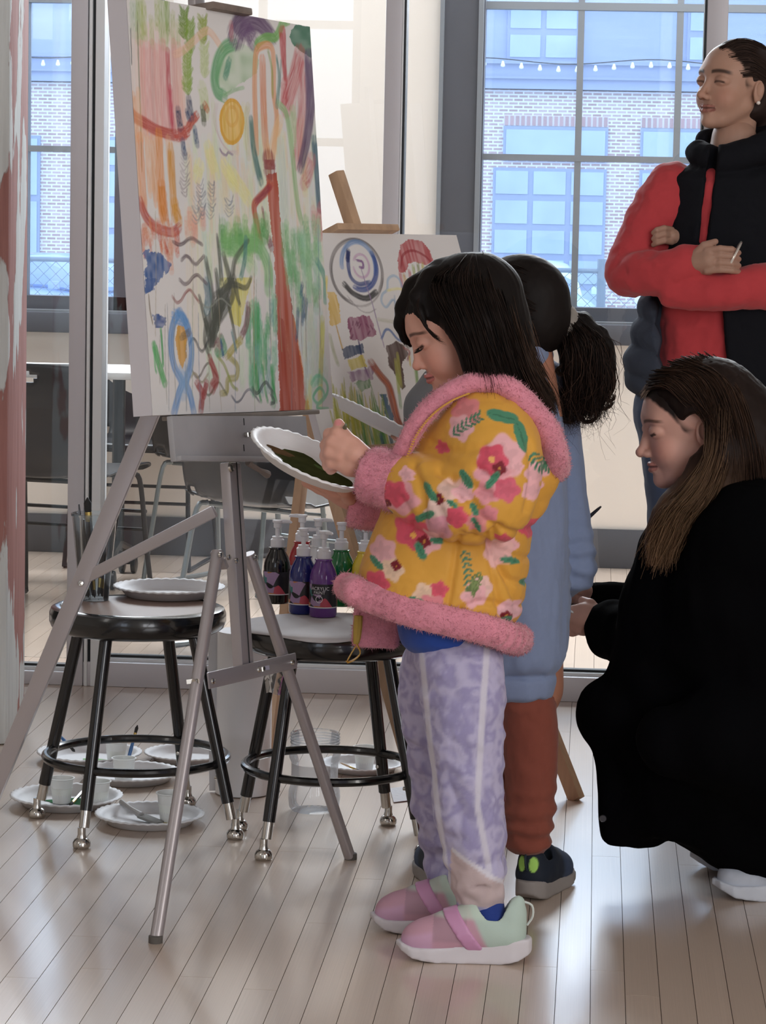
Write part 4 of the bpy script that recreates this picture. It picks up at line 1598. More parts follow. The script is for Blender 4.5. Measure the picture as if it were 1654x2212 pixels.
# feathered leaf columns
for cx, y0, y1, c, a in ((396, 18, 75, '#6f8a3c', .95), (409, 42, 108, '#7f9a44', .9), (404, 110, 195, '#86a045', .9), (437, 36, 92, '#8c9a3c', .9), (440, 95, 165, '#b2bd86', .7)):
    y = y0
    while y < y1:
        S([(cx - 9 + R_.uniform(-2, 2), y - 4), (cx - 2, y + 6), (cx + 3, y + 8), (cx + 9 + R_.uniform(-2, 2), y - 3)], 5, c, a, .4, jit=.3)
        y += 7
    S([(cx, y0), (cx + 1, y1)], 5, c, .6, .5)
S([(378, 118), (392, 112), (415, 92), (440, 70), (455, 72), (478, 105)], 9, '#dfb49b', .7, .35)
S([(436, 190), (440, 210), (443, 245)], 16, '#b9c48b', .7, .5)
S([(437, 235), (440, 265)], 9, '#585d4b', .9, .2)
S([(442, 228), (446, 236)], 9, '#b2603f', .8, .2)
# red swag
S([(281, 240), (292, 254), (312, 266), (335, 280), (355, 287), (378, 293)], 12, '#b14b41', .95, .2)
S([(384, 292), (394, 290), (402, 285)], 13, '#b3473d', .95, .15)
S([(406, 277), (414, 262), (424, 250)], 10, '#b5503f', .95, .15)
for x, y0, y1, w, c in ((386, 238, 275, 13, '#2c3d5f'), (409, 215, 252, 14, '#26385c'), (422, 278, 312, 11, '#41577a'), (396, 305, 338, 11, '#3c5276'), (404, 240, 258, 8, '#2f4267')):
    S([(x - 2, y0), (x, (y0 + y1) / 2), (x + 3, y1)], w, c, .92, .45, taper=(.7, .8))
# orange stems
for x, y0, y1, w, c, a in ((288, 205, 300, 8, '#e0a374', .7), (297, 195, 300, 7, '#e2b189', .6), (291, 290, 430, 10, '#dd9f72', .75), (303, 295, 450, 10, '#dc8f58', .75), (316, 290, 420, 9, '#e3ab81', .7), (328, 300, 440, 9, '#dd9a61', .75), (342, 290, 470, 13, '#d98a41', .9), (348, 400, 480, 14, '#cf7f35', .9), (362, 300, 410, 9, '#e1b08a', .6), (368, 320, 470, 12, '#cc8f38', .92), (377, 440, 478, 13, '#cb8e35', .92)):
    S([(x, y0), (x + 4, (y0 + y1) / 2), (x + 9, y1)], w, c, a, .4, jit=.2)
S([(302, 435), (312, 462), (325, 482), (345, 496), (372, 502), (386, 492)], 11, '#b04639', .92, .25)
for k in range(34):
    x, y = R_.uniform(298, 395), R_.uniform(470, 560)
    S([(x, y), (x + 3, y + R_.uniform(14, 32))], R_.uniform(5, 9), R_.choice(['#c9674b', '#d08a68', '#d6a391', '#b8533f']), .75, .5)
for k in range(10):
    x, y = R_.uniform(395, 440), R_.uniform(450, 500)
    S([(x, y), (x + 2, y + 34)], 9, R_.choice(['#d9a49a', '#dba08a']), .6, .5)
# chevrons and feathers below the blue marks
for cx, y0, y1, c in ((398, 330, 420, '#8d7f86'), (434, 395, 470, '#6d7080'), (456, 395, 470, '#5d6278'), (494, 430, 470, '#6c7486'), (425, 430, 480, '#7c7f8a')):
    y = y0
    while y < y1:
        jx = R_.uniform(-3, 3); S([(cx - 9 + jx, y - 5 + R_.uniform(-4, 4)), (cx - 2 + jx, y + 5), (cx + 3 + jx, y + 5), (cx + R_.uniform(4, 12), y - 6 + R_.uniform(-5, 5))], R_.uniform(2, 3.6), c, R_.uniform(.35, .8), .5, jit=.3)
        y += 8
# green apple
Fl([(502, 93), (525, 96), (548, 108), (560, 130), (553, 158), (532, 172), (508, 190), (480, 210), (466, 196), (463, 160), (472, 122), (486, 100)], '#a7c09f', .75, .45, streak=(14, 14))
S([(504, 95), (484, 106), (470, 132), (463, 168), (468, 198), (482, 208)], 15, '#5c9c6b', .9, .25)
S([(482, 208), (505, 196), (525, 190)], 6, '#86ad80', .7, .3)
S([(494, 132), (490, 150), (486, 166)], 9, '#58907a', .85, .2)
# purple cap
S([(509, 78), (516, 58), (535, 46), (556, 50), (574, 66), (586, 80)], 30, '#62476b', .95, .15, taper=(1.0, .6))
S([(530, 62), (545, 88)], 22, '#694d72', .9, .25)
S([(498, 52), (499, 84)], 8, '#b77078', .6, .4)
S([(552, 102), (558, 92), (575, 82), (593, 82), (603, 66), (608, 52), (620, 48)], 10, '#74a85c', .9, .2)
Fl([(638, 54), (673, 60), (677, 126), (668, 126), (648, 112), (630, 96), (624, 82), (628, 66)], '#4b7a66', .96, .15, rough=2, streak=(20, 6))
S([(609, 70), (611, 120), (616, 180)], 14, '#b23b43', .92, .25, taper=(1, .5))
S([(613, 180), (612, 215)], 12, '#c65f63', .7, .5)
S([(647, 118), (636, 165), (622, 210), (616, 235)], 22, '#b8434b', .85, .5)
S([(652, 150), (652, 230), (644, 300), (640, 352)], 17, '#c26a70', .8, .5, jit=.3)
S([(638, 170), (632, 240), (640, 300)], 12, '#d3a0a2', .6, .5)
S([(667, 126), (671, 190), (668, 250), (660, 310), (648, 364)], 19, '#5f4668', .95, .2, taper=(1.1, .7))
S([(661, 120), (664, 230)], 9, '#715a78', .7, .4)
S([(678, 305), (685, 380), (690, 450)], 13, '#3f6076', .93, .2)
S([(672, 345), (664, 380), (656, 398)], 17, '#bd5a60', .75, .55)
S([(692, 452), (690, 480), (688, 508)], 16, '#bf6068', .8, .5)
S([(676, 455), (680, 500)], 12, '#c98388', .6, .5)
# orange loop figure
S([(553, 330), (551, 260), (549, 180), (552, 115), (566, 100), (584, 102), (590, 130), (590, 200), (597, 260), (588, 340)], 9, '#d58e57', .85, .35)
S([(566, 130), (568, 220), (572, 300), (579, 345)], 12, '#cf7a4b', .8, .4)
S([(578, 110), (586, 150), (588, 210)], 6, '#8a9a52', .7, .3)
S([(596, 122), (602, 170), (597, 230)], 7, '#4d7f78', .8, .3, taper=(.5, 1))
S([(606, 130), (604, 190)], 4, '#6d7d80', .6, .3)
S([(586, 345), (592, 300), (604, 262)], 14, '#e3bd93', .7, .4)
S([(605, 310), (612, 420), (612, 480)], 15, '#c8cdc8', .85, .3)
S([(601, 225), (618, 250), (630, 330), (640, 430), (650, 480)], 9, '#8fb07a', .85, .35)
S([(632, 240), (632, 310)], 13, '#a9bf95', .8, .4)
S([(541, 258), (545, 310), (552, 350), (562, 392)], 14, '#45706f', .92, .25, taper=(.6, .8))
S([(535, 230), (531, 262), (536, 340)], 9, '#bfb98d', .6, .5)
# sun
Fl([(500 + 27 * cos(a), 264 + 50 * sin(a)) for a in np.linspace(0, 6.1, 26)], '#ddb04e', .95, .25, rough=2)
S([(500 + 24 * cos(a), 263 + 46 * sin(a)) for a in np.linspace(-2.2, 3.9, 22)], 6, '#cf9531', .8, .3)
S([(500 + 12 * cos(a), 252 + 20 * sin(a)) for a in np.linspace(-2, 3.9, 16)], 6, '#d39c4a', .6, .3)
for k in range(3):
    S([(470 - 3 * k, 225), (466 - 3 * k, 260), (474, 300), (492, 325), (512, 326 + 4 * k)], 3, '#c8b5b8', .5, .4)
S([(474, 322), (480, 332), (488, 336), (492, 330), (502, 335)], 4, '#7c5f86', .8, .3)
for x0, y0, x1, y1 in ((450, 320, 465, 375), (485, 360, 505, 400), (500, 375, 535, 430), (430, 360, 425, 380)):
    S([(x0, y0), ((x0 + x1) / 2, (y0 + y1) / 2), (x1, y1)], 17, '#ded58f', .75, .4)
# red tree-person
Fl([(573, 378), (597, 374), (604, 470), (614, 560), (630, 660), (648, 770), (669, 888), (604, 890), (601, 780), (596, 660), (592, 560), (584, 480)], '#b04d36', .96, .2, rough=3, streak=(4, 60))
Fl([(596, 680), (612, 690), (628, 800), (640, 888), (606, 890), (601, 780)], '#9b3a2c', .6, .5, rough=3, streak=(4, 60))
S([(668, 888), (650, 780), (634, 690)], 5, '#d07a34', .7, .4)
S([(580, 345), (582, 368)], 22, '#8a3a3f', .95, .1)
S([(584, 400), (570, 418), (554, 434), (548, 450), (555, 490), (561, 520)], 10, '#b04a36', .93, .2)
S([(582, 404), (565, 424), (553, 436)], 7, '#8b3547', .8, .2)
S([(566, 450), (572, 490)], 6, '#8a3a55', .8, .3)
S([(580, 518), (585, 535)], 10, '#7d3a55', .85, .3)
# greens, middle and right
for k in range(46):
    x, y = R_.uniform(612, 700), R_.uniform(470, 640)
    S([(x, y), (x + 3, y + R_.uniform(25, 60))], R_.uniform(7, 14), R_.choice(['#7fb183', '#8fbd90', '#6aa56c', '#a3c9a3', '#9fc3ae']), .7, .5, jit=.3)
S([(684, 565), (700, 600), (702, 650)], 9, '#5b9a88', .85, .3)
for k in range(16):
    x, y = R_.uniform(640, 708), R_.uniform(660, 840)
    S([(x, y), (x - 2, y + R_.uniform(30, 70))], R_.uniform(8, 14), R_.choice(['#cfcf7b', '#c7cfc9', '#d6d59a', '#c9d6da']), .7, .5)
S([(696, 690), (694, 760), (690, 860)], 9, '#c3bb55', .75, .4)
for x, y0, y1 in ((655, 640, 700), (643, 670, 735), (652, 615, 640), (661, 650, 690)):
    S([(x, y0), (x - 3, y1)], 9, '#3f6283', .85, .4, taper=(.7, .6))
for k in range(26):
    x, y = R_.uniform(480, 590), R_.uniform(470, 520)
    S([(x, y), (x + R_.uniform(-5, 5), y + R_.uniform(18, 45))], R_.uniform(9, 16), R_.choice(['#76a863', '#8bb777', '#5f9a5e']), .75, .4)
S([(482, 535), (510, 532), (545, 528)], 20, '#7cb073', .75, .4)
S([(540, 525), (560, 535), (578, 575), (580, 625)], 17, '#7fb277', .85, .35)
S([(510, 545), (530, 560), (545, 580)], 18, '#9cc294', .6, .5)
for k in range(30):
    x, y = R_.uniform(528, 600), R_.uniform(640, 800)
    S([(x, y), (x + 1, y + R_.uniform(40, 85))], R_.uniform(6, 11), R_.choice(['#6fae88', '#5aa06c', '#85bba0', '#4f9a5e', '#6fa3a0']), .8, .45, jit=.3)
for x in (552, 566, 585):
    S([(x, 790), (x + 6, 840), (x + 12, 868)], 6, '#3f9a5a', .85, .4)
# yellow patch and dark plant
Fl([(508, 602), (545, 600), (528, 660), (518, 705), (500, 700), (492, 660)], '#cfc24c', .85, .35)
Fl([(472, 600), (505, 600), (500, 625), (474, 622)], '#cfc75c', .7, .4)
PD = '#4f514b'
for pts, w in (([(452, 745), (462, 690), (455, 620), (444, 560)], 13), ([(455, 740), (472, 680), (470, 620), (466, 585)], 12), ([(450, 720), (440, 680), (430, 640)], 9), ([(458, 700), (480, 650), (500, 600), (508, 560), (535, 520)], 11), ([(470, 690), (500, 640), (495, 600), (482, 550)], 14), ([(465, 640), (500, 615), (530, 622), (542, 600)], 9), ([(478, 610), (474, 560), (468, 508)], 8), ([(505, 600), (512, 640), (518, 660)], 9), ([(490, 640), (500, 690), (510, 740)], 7), ([(445, 700), (442, 740), (452, 770)], 8)):
    S(pts, w, PD, .9, .3, taper=(1, .5))
Fl([(440, 690), (490, 600), (505, 600), (478, 690), (462, 750), (450, 752)], PD, .85, .3)
S([(530, 515), (528, 560), (520, 600)], 7, '#4f7f7c', .85, .3)
S([(445, 610), (450, 640), (446, 670)], 12, '#4a6e7d', .8, .3)
S([(536, 660), (532, 700), (522, 725)], 9, '#7a4550', .85, .3)
S([(476, 735), (470, 750)], 14, '#7a4a55', .85, .3)
for pts, w, c in (([(490, 770), (510, 745), (520, 735)], 9, '#a89b3f'), ([(494, 770), (512, 790), (510, 815), (492, 820), (490, 845), (478, 850)], 7, '#a39a52'), ([(470, 770), (485, 790), (500, 830), (512, 842)], 6, '#9aa05a'), ([(478, 730), (486, 755), (472, 765), (468, 760)], 8, '#5f9a74'), ([(500, 715), (510, 760)], 6, '#6a8a8f'), ([(476, 735), (482, 770)], 6, '#385d86')):
    S(pts, w, c, .85, .3)
# waves
for (x0, x1, y, am, w, c) in ((374, 436, 522, 7, 6, '#4a3340'), (392, 440, 562, -9, 6, '#4d3544'), (388, 446, 604, 10, 6, '#4f3340'), (372, 430, 640, 14, 5, '#8d4a48'), (408, 452, 745, -14, 5, '#3f4044'), (415, 470, 800, 16, 4, '#5b4f48'), (412, 450, 816, -10, 4, '#9a8f78'), (440, 490, 840, 14, 4, '#6a6a58'), (545, 590, 838, 12, 6, '#3e3f47'), (500, 560, 855, 14, 4, '#55586a'), (436, 500, 655, 10, 3, '#8c8f88')):
    S([(x0 + (x1 - x0) * k / 6, y + am * sin(k * 1.25)) for k in range(7)], w, c, .85, .4)
S([(584, 850), (592, 868), (584, 872)], 6, '#3a3c44', .8, .3)
# blue heart, blue mark, stem
Fl([(306, 546), (316, 540), (338, 545), (352, 556), (371, 570), (362, 588), (345, 606), (326, 632), (309, 640), (316, 612), (308, 588), (318, 570)], '#2f5794', .95, .3, rough=6, streak=(5, 10))
Fl([(312, 600), (340, 600), (330, 628), (312, 632)], '#2b4f8b', .7, .3, rough=5)
S([(321, 636), (324, 670), (330, 700)], 3, '#7a6a55', .8, .2)
Fl([(331, 678), (358, 686), (356, 706), (332, 708)], '#2c4f8e', .93, .35, rough=6, streak=(8, 4))
S([(347, 710), (350, 745), (352, 790)], 5, '#3f9a58', .9, .2)
S([(333, 745), (343, 785), (356, 828)], 9, '#439f55', .92, .25)
S([(332, 740), (335, 790), (338, 805)], 4, '#5aaa6a', .8, .2)
# blue fish
S([(386, 674), (374, 700), (369, 745), (376, 790), (392, 825), (386, 850), (376, 892)], 10, '#5c89bf', .9, .3)
S([(388, 674), (402, 700), (413, 745), (411, 790), (402, 826), (410, 850), (418, 888)], 10, '#5c89bf', .9, .3)
S([(380, 684), (392, 690), (402, 705)], 16, '#5f8fc6', .85, .3)
S([(396, 800), (398, 826), (396, 850)], 16, '#88a6cb', .8, .4)
Fl([(384, 702), (396, 704), (404, 728), (402, 772), (394, 798), (384, 772), (378, 730)], '#cc963c', .95, .2, rough=2)
S([(392, 728), (408, 718)], 8, '#6a5a4a', .7, .4)
# maroon figures
S([(452, 772), (462, 800), (466, 820), (458, 838)], 13, '#9a3c3f', .92, .2, taper=(.6, 1))
S([(426, 828), (436, 850), (434, 886)], 9, '#983a3b', .9, .2)
S([(446, 826), (440, 855)], 8, '#983a3b', .9, .2)
# green scribble, lower corner
S([(672, 830), (685, 812), (704, 826), (706, 850), (688, 872), (676, 858), (690, 838), (700, 856), (684, 880), (708, 884)], 6, '#6fb993', .85, .3)
S([(676, 826), (694, 818)], 12, '#8fc9ad', .7, .4)
S([(690, 800), (686, 830)], 6, '#6aa88a', .7, .4)
# drips
for k in range(34):
    x = R_.uniform(330, 700)
    y0 = R_.uniform(450, 760)
    P1.drip(x, y0, min(888, y0 + R_.uniform(90, 330)), R_.choice(['#8f8a80', '#a79a86', '#7f8790', '#b3826f', '#6f7f9a', '#94a08a']), 2.0, .55)
t = P1.build('painting', 'large canvas of bright childlike plants, fish and a red tree', 'painting', .042)

# ---------------------------------------------------------------- second painting
P2 = Paint(d_mid, du_, dv_, dn_, DW, DH, .0019, '#cdcdd4', 1.5)
S, Fl = P2.stroke, P2.fill


def ell(cx, cy, rx, ry, a0, a1, tilt=.12, n=26):
    return [(cx + rx * cos(a) + tilt * ry * sin(a), cy + ry * sin(a)) for a in np.linspace(a0, a1, n)]


S(ell(770, 588, 55, 70, 1.9, 6.9, .1), 7, '#4a4346', .85, .4)
S(ell(772, 588, 54, 74, .2, 2.4, .1), 5, '#5d565a', .6, .5)
S([(744, 615), (762, 634), (790, 645), (812, 632)], 11, '#1d1d22', .95, .15)
S(ell(774, 575, 36, 52, 3.1, 6.6), 9, '#6286b9', .85, .3)
S(ell(776, 576, 36, 50, -.6, 2.0), 10, '#27438a', .93, .2)
S([(752, 545), (752, 575), (758, 600), (775, 614), (798, 610)], 8, '#2b3f7d', .93, .2)
S([(752, 542), (750, 562)], 9, '#1f2c5e', .95, .1)
S(ell(780, 575, 17, 25, -2.6, 3.0), 6, '#b28db4', .8, .35)
S([(770, 563), (782, 566), (784, 578), (777, 578)], 6, '#6d3a80', .93, .2)
S([(779, 578), (790, 615), (805, 660), (818, 710), (830, 750)], 3, '#8c7ba0', .85, .2)
S([(750, 640), (775, 668), (795, 676), (812, 668)], 3, '#7a757c', .6, .4)
# red jellyfish flower
Fl([(858, 560), (866, 530), (885, 516), (908, 520), (928, 540), (938, 565), (920, 575), (898, 566), (882, 570), (874, 590), (862, 588)], '#a8434b', .93, .3)
S([(866, 580), (870, 552), (890, 542), (915, 552), (932, 568)], 6, '#8b2f39', .85, .3)
for x, y, c in ((864, 590, '#a8434b'), (872, 592, '#b58c4a'), (884, 586, '#a3363f'), (892, 575, '#8a9a4c'), (902, 570, '#6f7a3a'), (912, 570, '#b0a94e'), (880, 605, '#c7b95a'), (893, 600, '#a3433f')):
    S([(x, y), (x + 5, y + 34), (x + 8, y + 50)], 7, c, .8, .4)
S([(940, 572), (960, 590)], 9, '#cbc25d', .8, .4)
# blue cloud tree, pale
S([(870, 626), (862, 604), (850, 596), (838, 604), (836, 626), (826, 636), (824, 652), (834, 664), (848, 648), (858, 660)], 6, '#8aa7c6', .8, .35)
S([(836, 628), (860, 624), (880, 630)], 6, '#d3cd8a', .75, .4)
S([(852, 640), (854, 690), (858, 720)], 5, '#94a3ba', .75, .3)
S([(815, 690), (845, 695), (868, 697)], 7, '#b6b7b0', .8, .4)
S([(824, 732), (832, 714), (842, 714), (860, 734), (878, 738)], 6, '#44649f', .9, .2)
# yellow popsicle, bits on the far edge
S([(701, 640), (704, 600)], 9, '#cfc153', .8, .3)
Fl([(708, 632), (722, 632), (732, 660), (738, 698), (726, 704), (712, 702)], '#ccab58', .9, .25)
S([(726, 704), (733, 730), (740, 756)], 4, '#b18e3f', .9, .2)
S([(712, 725), (722, 765), (730, 788)], 8, '#9aa184', .7, .4)
# magenta block
Fl([(750, 688), (798, 680), (812, 725), (770, 736), (756, 730)], '#854468', .93, .25, rough=4)
for k in range(10):
    x, y = R_.uniform(756, 800), R_.uniform(690, 726)
    S([(x, y), (x + R_.uniform(-9, 9), y + 9)], 3, '#5f2a49', .7, .2)
S([(774, 736), (782, 775), (796, 815)], 5, '#51386b', .93, .2)
# blue, yellow, purple, green stack
Fl([(738, 752), (782, 742), (786, 762), (744, 778)], '#1f3a5f', .95, .2)
Fl([(750, 778), (784, 766), (792, 792), (758, 800)], '#c2b44f', .9, .3)
Fl([(752, 805), (808, 792), (806, 820), (760, 828)], '#8a6a90', .8, .5, rough=5, streak=(3, 9))
Fl([(764, 825), (802, 818), (800, 842), (776, 846)], '#5f8a5c', .85, .4, rough=4, streak=(3, 9))
S([(800, 830), (812, 870), (822, 910)], 3, '#7f9a78', .8, .3)
# orange-brown limb and dark brown wing
S([(802, 785), (822, 812), (838, 832), (846, 860), (856, 900), (866, 925)], 17, '#8c4126', .95, .2)
S([(812, 800), (842, 840), (858, 900)], 6, '#b05e35', .7, .4)
Fl([(834, 748), (852, 738), (872, 745), (880, 762), (868, 790), (876, 835), (868, 842), (854, 815), (840, 790)], '#47302c', .95, .2, streak=(3, 30))
S([(872, 752), (884, 760), (880, 778)], 6, '#8a3a38', .8, .3)
Fl([(822, 852), (834, 850), (850, 905), (846, 915), (834, 908)], '#3f6384', .93, .25)
S([(884, 770), (886, 790)], 5, '#c0b052', .8, .3)
# grass
for k in range(90):
    x = R_.uniform(712, 830)
    y1 = R_.uniform(900, 1000)
    y0 = 830 + (x - 712) * .35 + R_.uniform(-25, 60)
    c = R_.choice(['#a3a13f', '#b4ad4c', '#8f9440', '#a8a857']) if x < 765 else R_.choice(['#5f8a4a', '#4a7f45', '#7d9450', '#6a8f52', '#b3ab62'])
    S([(x, y0), (x + 6, (y0 + y1) / 2), (x + 14, y1)], R_.uniform(4, 9), c, .85, .4, taper=(.4, 1))
for x in (822, 842):
    S([(x, 940), (x + 8, 975)], 8, '#3a5c6a', .9, .2)
S([(880, 905), (890, 898), (900, 902)], 5, '#6b4a7f', .8, .2)
S([(892, 880), (898, 900)], 4, '#4a6fb0', .8, .2)
for k in range(40):
    x = R_.uniform(850, 1080)
    y0 = R_.uniform(760, 900)
    S([(x, y0), (x + 8, y0 + 70)], 7, R_.choice(['#7d9450', '#a8a857', '#5f8a4a']), .7, .4)
t = P2.build('painting', 'smaller canvas with blue spiral, red jellyfish shape and tall grass', 'painting', .02)

# ================================================================== sculpting toolkit (implicit surfaces -> mesh)
class Sculpt:
    def __init__(self, lo, hi, res):
        self.lo, self.res = np.asarray(lo, float), res
        n = np.ceil((np.asarray(hi, float) - self.lo) / res).astype(int) + 1
        self.f = np.full(n, 9.0, np.float32)
        self.ax = [(self.lo[i] + np.arange(n[i]) * res).astype(np.float32) for i in range(3)]

    def put(self, fn, blo, bhi, k=0.0, op='u'):
        pad = k + 3 * self.res
        sl = []
        for i in range(3):
            a = max(0, int((blo[i] - pad - self.lo[i]) / self.res))
            b_ = min(self.f.shape[i], int((bhi[i] + pad - self.lo[i]) / self.res) + 2)
            if b_ <= a:
                return self
            sl.append(slice(a, b_))
        sl = tuple(sl)
        X = self.ax[0][sl[0]][:, None, None]
        Y = self.ax[1][sl[1]][None, :, None]
        Z = self.ax[2][sl[2]][None, None, :]
        d = fn(X, Y, Z)
        c = self.f[sl]
        if op == 'u':
            if k > 0:
                h = np.clip(.5 + .5 * (c - d) / k, 0, 1)
                self.f[sl] = c * (1 - h) + d * h - k * h * (1 - h)
            else:
                self.f[sl] = np.minimum(c, d)
        elif op == 's':
            if k > 0:
                h = np.clip(.5 - .5 * (c + d) / k, 0, 1)
                self.f[sl] = c * (1 - h) - d * h + k * h * (1 - h)
            else:
                self.f[sl] = np.maximum(c, -d)
        else:
            self.f[sl] = np.maximum(c, d)
        return self

    def ell(self, c, r, R=None, k=0.0, op='u'):
        c, r = np.asarray(c, float), np.asarray(r, float) * np.ones(3)
        R = np.eye(3) if R is None else np.asarray(R, float)
        ext = np.sqrt(((R * r[:, None]) ** 2).sum(0))

        def fn(X, Y, Z):
            x, y, z = X - c[0], Y - c[1], Z - c[2]
            q = [R[i, 0] * x + R[i, 1] * y + R[i, 2] * z for i in range(3)]
            k0 = np.sqrt(sum((q[i] / r[i]) ** 2 for i in range(3))) + 1e-6
            k1 = np.sqrt(sum((q[i] / r[i] ** 2) ** 2 for i in range(3))) + 1e-6
            return k0 * (k0 - 1) / k1
        return self.put(fn, c - ext, c + ext, k, op)

    def cap(self, a, b, ra, rb, k=0.0, op='u', flat=None, fdir=None):
        """Tapered capsule; optional flattening factor along fdir."""
        a, b = np.asarray(a, float), np.asarray(b, float)
        d = b - a
        L2 = float(d @ d) + 1e-12
        rm = max(ra, rb)

        def fn(X, Y, Z):
            x, y, z = X - a[0], Y - a[1], Z - a[2]
            t = np.clip((x * d[0] + y * d[1] + z * d[2]) / L2, 0, 1)
            px, py, pz = x - t * d[0], y - t * d[1], z - t * d[2]
            r = ra + (rb - ra) * t
            if flat:
                s = px * fdir[0] + py * fdir[1] + pz * fdir[2]
                e = s * (1 / flat - 1)
                px, py, pz = px + e * fdir[0], py + e * fdir[1], pz + e * fdir[2]
                return (np.sqrt(px * px + py * py + pz * pz) - r) * min(1.0, flat)
            return np.sqrt(px * px + py * py + pz * pz) - r
        return self.put(fn, np.minimum(a, b) - rm, np.maximum(a, b) + rm, k, op)

    def chain(self, pts, rs, k=0.0, op='u', flat=None, fdir=None, smooth=0):
        P = np.asarray(pts, float)
        rs = np.asarray(rs, float) * np.ones(len(P))
        if smooth:
            Q = spline(np.column_stack([P, rs]), smooth)
            P, rs = Q[:, :3], Q[:, 3]
        for i in range(len(P) - 1):
            self.cap(P[i], P[i + 1], rs[i], rs[i + 1], k if (i == 0 or k < .004) else max(k, .004), op, flat, fdir)
        return self

    def box(self, c, h, R=None, rnd=0.0, k=0.0, op='u'):
        c, h = np.asarray(c, float), np.asarray(h, float)
        R = np.eye(3) if R is None else np.asarray(R, float)
        ext = np.abs(R * h[:, None]).sum(0)

        def fn(X, Y, Z):
            x, y, z = X - c[0], Y - c[1], Z - c[2]
            q = [np.abs(R[i, 0] * x + R[i, 1] * y + R[i, 2] * z) - (h[i] - rnd) for i in range(3)]
            o = np.sqrt(sum(np.maximum(v, 0) ** 2 for v in q))
            return o + np.minimum(np.maximum(q[0], np.maximum(q[1], q[2])), 0) - rnd
        return self.put(fn, c - ext, c + ext, k, op)

    def loft(self, secs, k=0.0, op='u', p=2.0, rnd=0.01):
        """Stack of horizontal super-ellipses: rows (z, cx, cy, rx, ry)."""
        S_ = np.array(sorted(secs), float)
        z0, z1 = S_[0, 0], S_[-1, 0]

        def fn(X, Y, Z):
            zc = np.clip(Z, z0, z1)
            cx, cy, rx, ry = [np.interp(zc, S_[:, 0], S_[:, i]).astype(np.float32) for i in (1, 2, 3, 4)]
            q = (np.abs((X - cx) / rx) ** p + np.abs((Y - cy) / ry) ** p) ** (1 / p)
            d = (q - 1) * np.minimum(rx, ry)
            dz = np.abs(Z - (z0 + z1) / 2) - (z1 - z0) / 2
            a_, b_ = d + rnd, dz + rnd
            return np.minimum(np.maximum(a_, b_), 0) + np.sqrt(np.maximum(a_, 0) ** 2 + np.maximum(b_, 0) ** 2) - rnd
        lo = [(S_[:, 1] - S_[:, 3]).min(), (S_[:, 2] - S_[:, 4]).min(), z0]
        hi = [(S_[:, 1] + S_[:, 3]).max(), (S_[:, 2] + S_[:, 4]).max(), z1]
        return self.put(fn, lo, hi, k, op)

    def half(self, p, n, op='i'):
        """Keep the side opposite to n."""
        p, n = np.asarray(p, float), unit(n)
        X, Y, Z = self.ax[0][:, None, None], self.ax[1][None, :, None], self.ax[2][None, None, :]
        d = (X - p[0]) * n[0] + (Y - p[1]) * n[1] + (Z - p[2]) * n[2]
        self.f = np.maximum(self.f, d.astype(np.float32))
        return self

    def mesh(self, relax=1):
        f = self.f
        f[[0, -1]] = 9
        f[:, [0, -1]] = 9
        f[:, :, [0, -1]] = 9
        s = f < 0
        cnt = np.zeros(tuple(n - 1 for n in f.shape), np.int8)
        for o in np.ndindex(2, 2, 2):
            cnt += s[o[0]:o[0] + f.shape[0] - 1, o[1]:o[1] + f.shape[1] - 1, o[2]:o[2] + f.shape[2] - 1]
        I, J, K = np.nonzero((cnt > 0) & (cnt < 8))
        n = len(I)
        vid = np.full(cnt.shape, -1, np.int32)
        vid[I, J, K] = np.arange(n)
        acc = np.zeros((n, 3), np.float32)
        c = np.zeros(n, np.float32)
        for o1 in np.ndindex(2, 2, 2):
            for ax in range(3):
                if o1[ax]:
                    continue
                o2 = list(o1)
                o2[ax] = 1
                f1 = f[I + o1[0], J + o1[1], K + o1[2]]
                f2 = f[I + o2[0], J + o2[1], K + o2[2]]
                m = (f1 < 0) != (f2 < 0)
                t = np.where(m, f1 / np.where(m, f1 - f2, 1), 0)
                for i in range(3):
                    acc[:, i] += np.where(m, o1[i] + t * (o2[i] - o1[i]), 0)
                c += m
        V = (np.stack([I, J, K], 1) + acc / np.maximum(c, 1)[:, None]) * self.res + self.lo
        Q = []
        for ax in range(3):
            A = [slice(1, -1)] * 3
            B = [slice(1, -1)] * 3
            A[ax], B[ax] = slice(0, -1), slice(1, None)
            sa = s[tuple(A)]
            e = sa != s[tuple(B)]
            ijk = np.array(np.nonzero(e))
            ins = sa[tuple(ijk)]
            for a_ in range(3):
                if a_ != ax:
                    ijk[a_] += 1
            u, v = [a_ for a_ in range(3) if a_ != ax]

            def vv(du, dv):
                q = ijk.copy()
                q[u] += du
                q[v] += dv
                return vid[q[0], q[1], q[2]]
            q = np.stack([vv(-1, -1), vv(0, -1), vv(0, 0), vv(-1, 0)], 1)
            flip = ~ins if ax != 1 else ins
            q[flip] = q[flip][:, ::-1]
            Q.append(q)
        Q = np.concatenate(Q)
        Q = Q[(Q >= 0).all(1)]
        for _ in range(relax):
            V = relax_mesh(V, Q, .5)
        return V, Q


def relax_mesh(V, Q, w):
    s = np.zeros_like(V)
    c = np.zeros(len(V))
    for a, b_ in ((0, 1), (1, 2), (2, 3), (3, 0)):
        for x, y in ((a, b_), (b_, a)):
            for i in range(3):
                s[:, i] += np.bincount(Q[:, x], V[Q[:, y], i], len(V))
            c += np.bincount(Q[:, x], minlength=len(V))
    return V * (1 - w) + w * s / np.maximum(c, 1)[:, None]


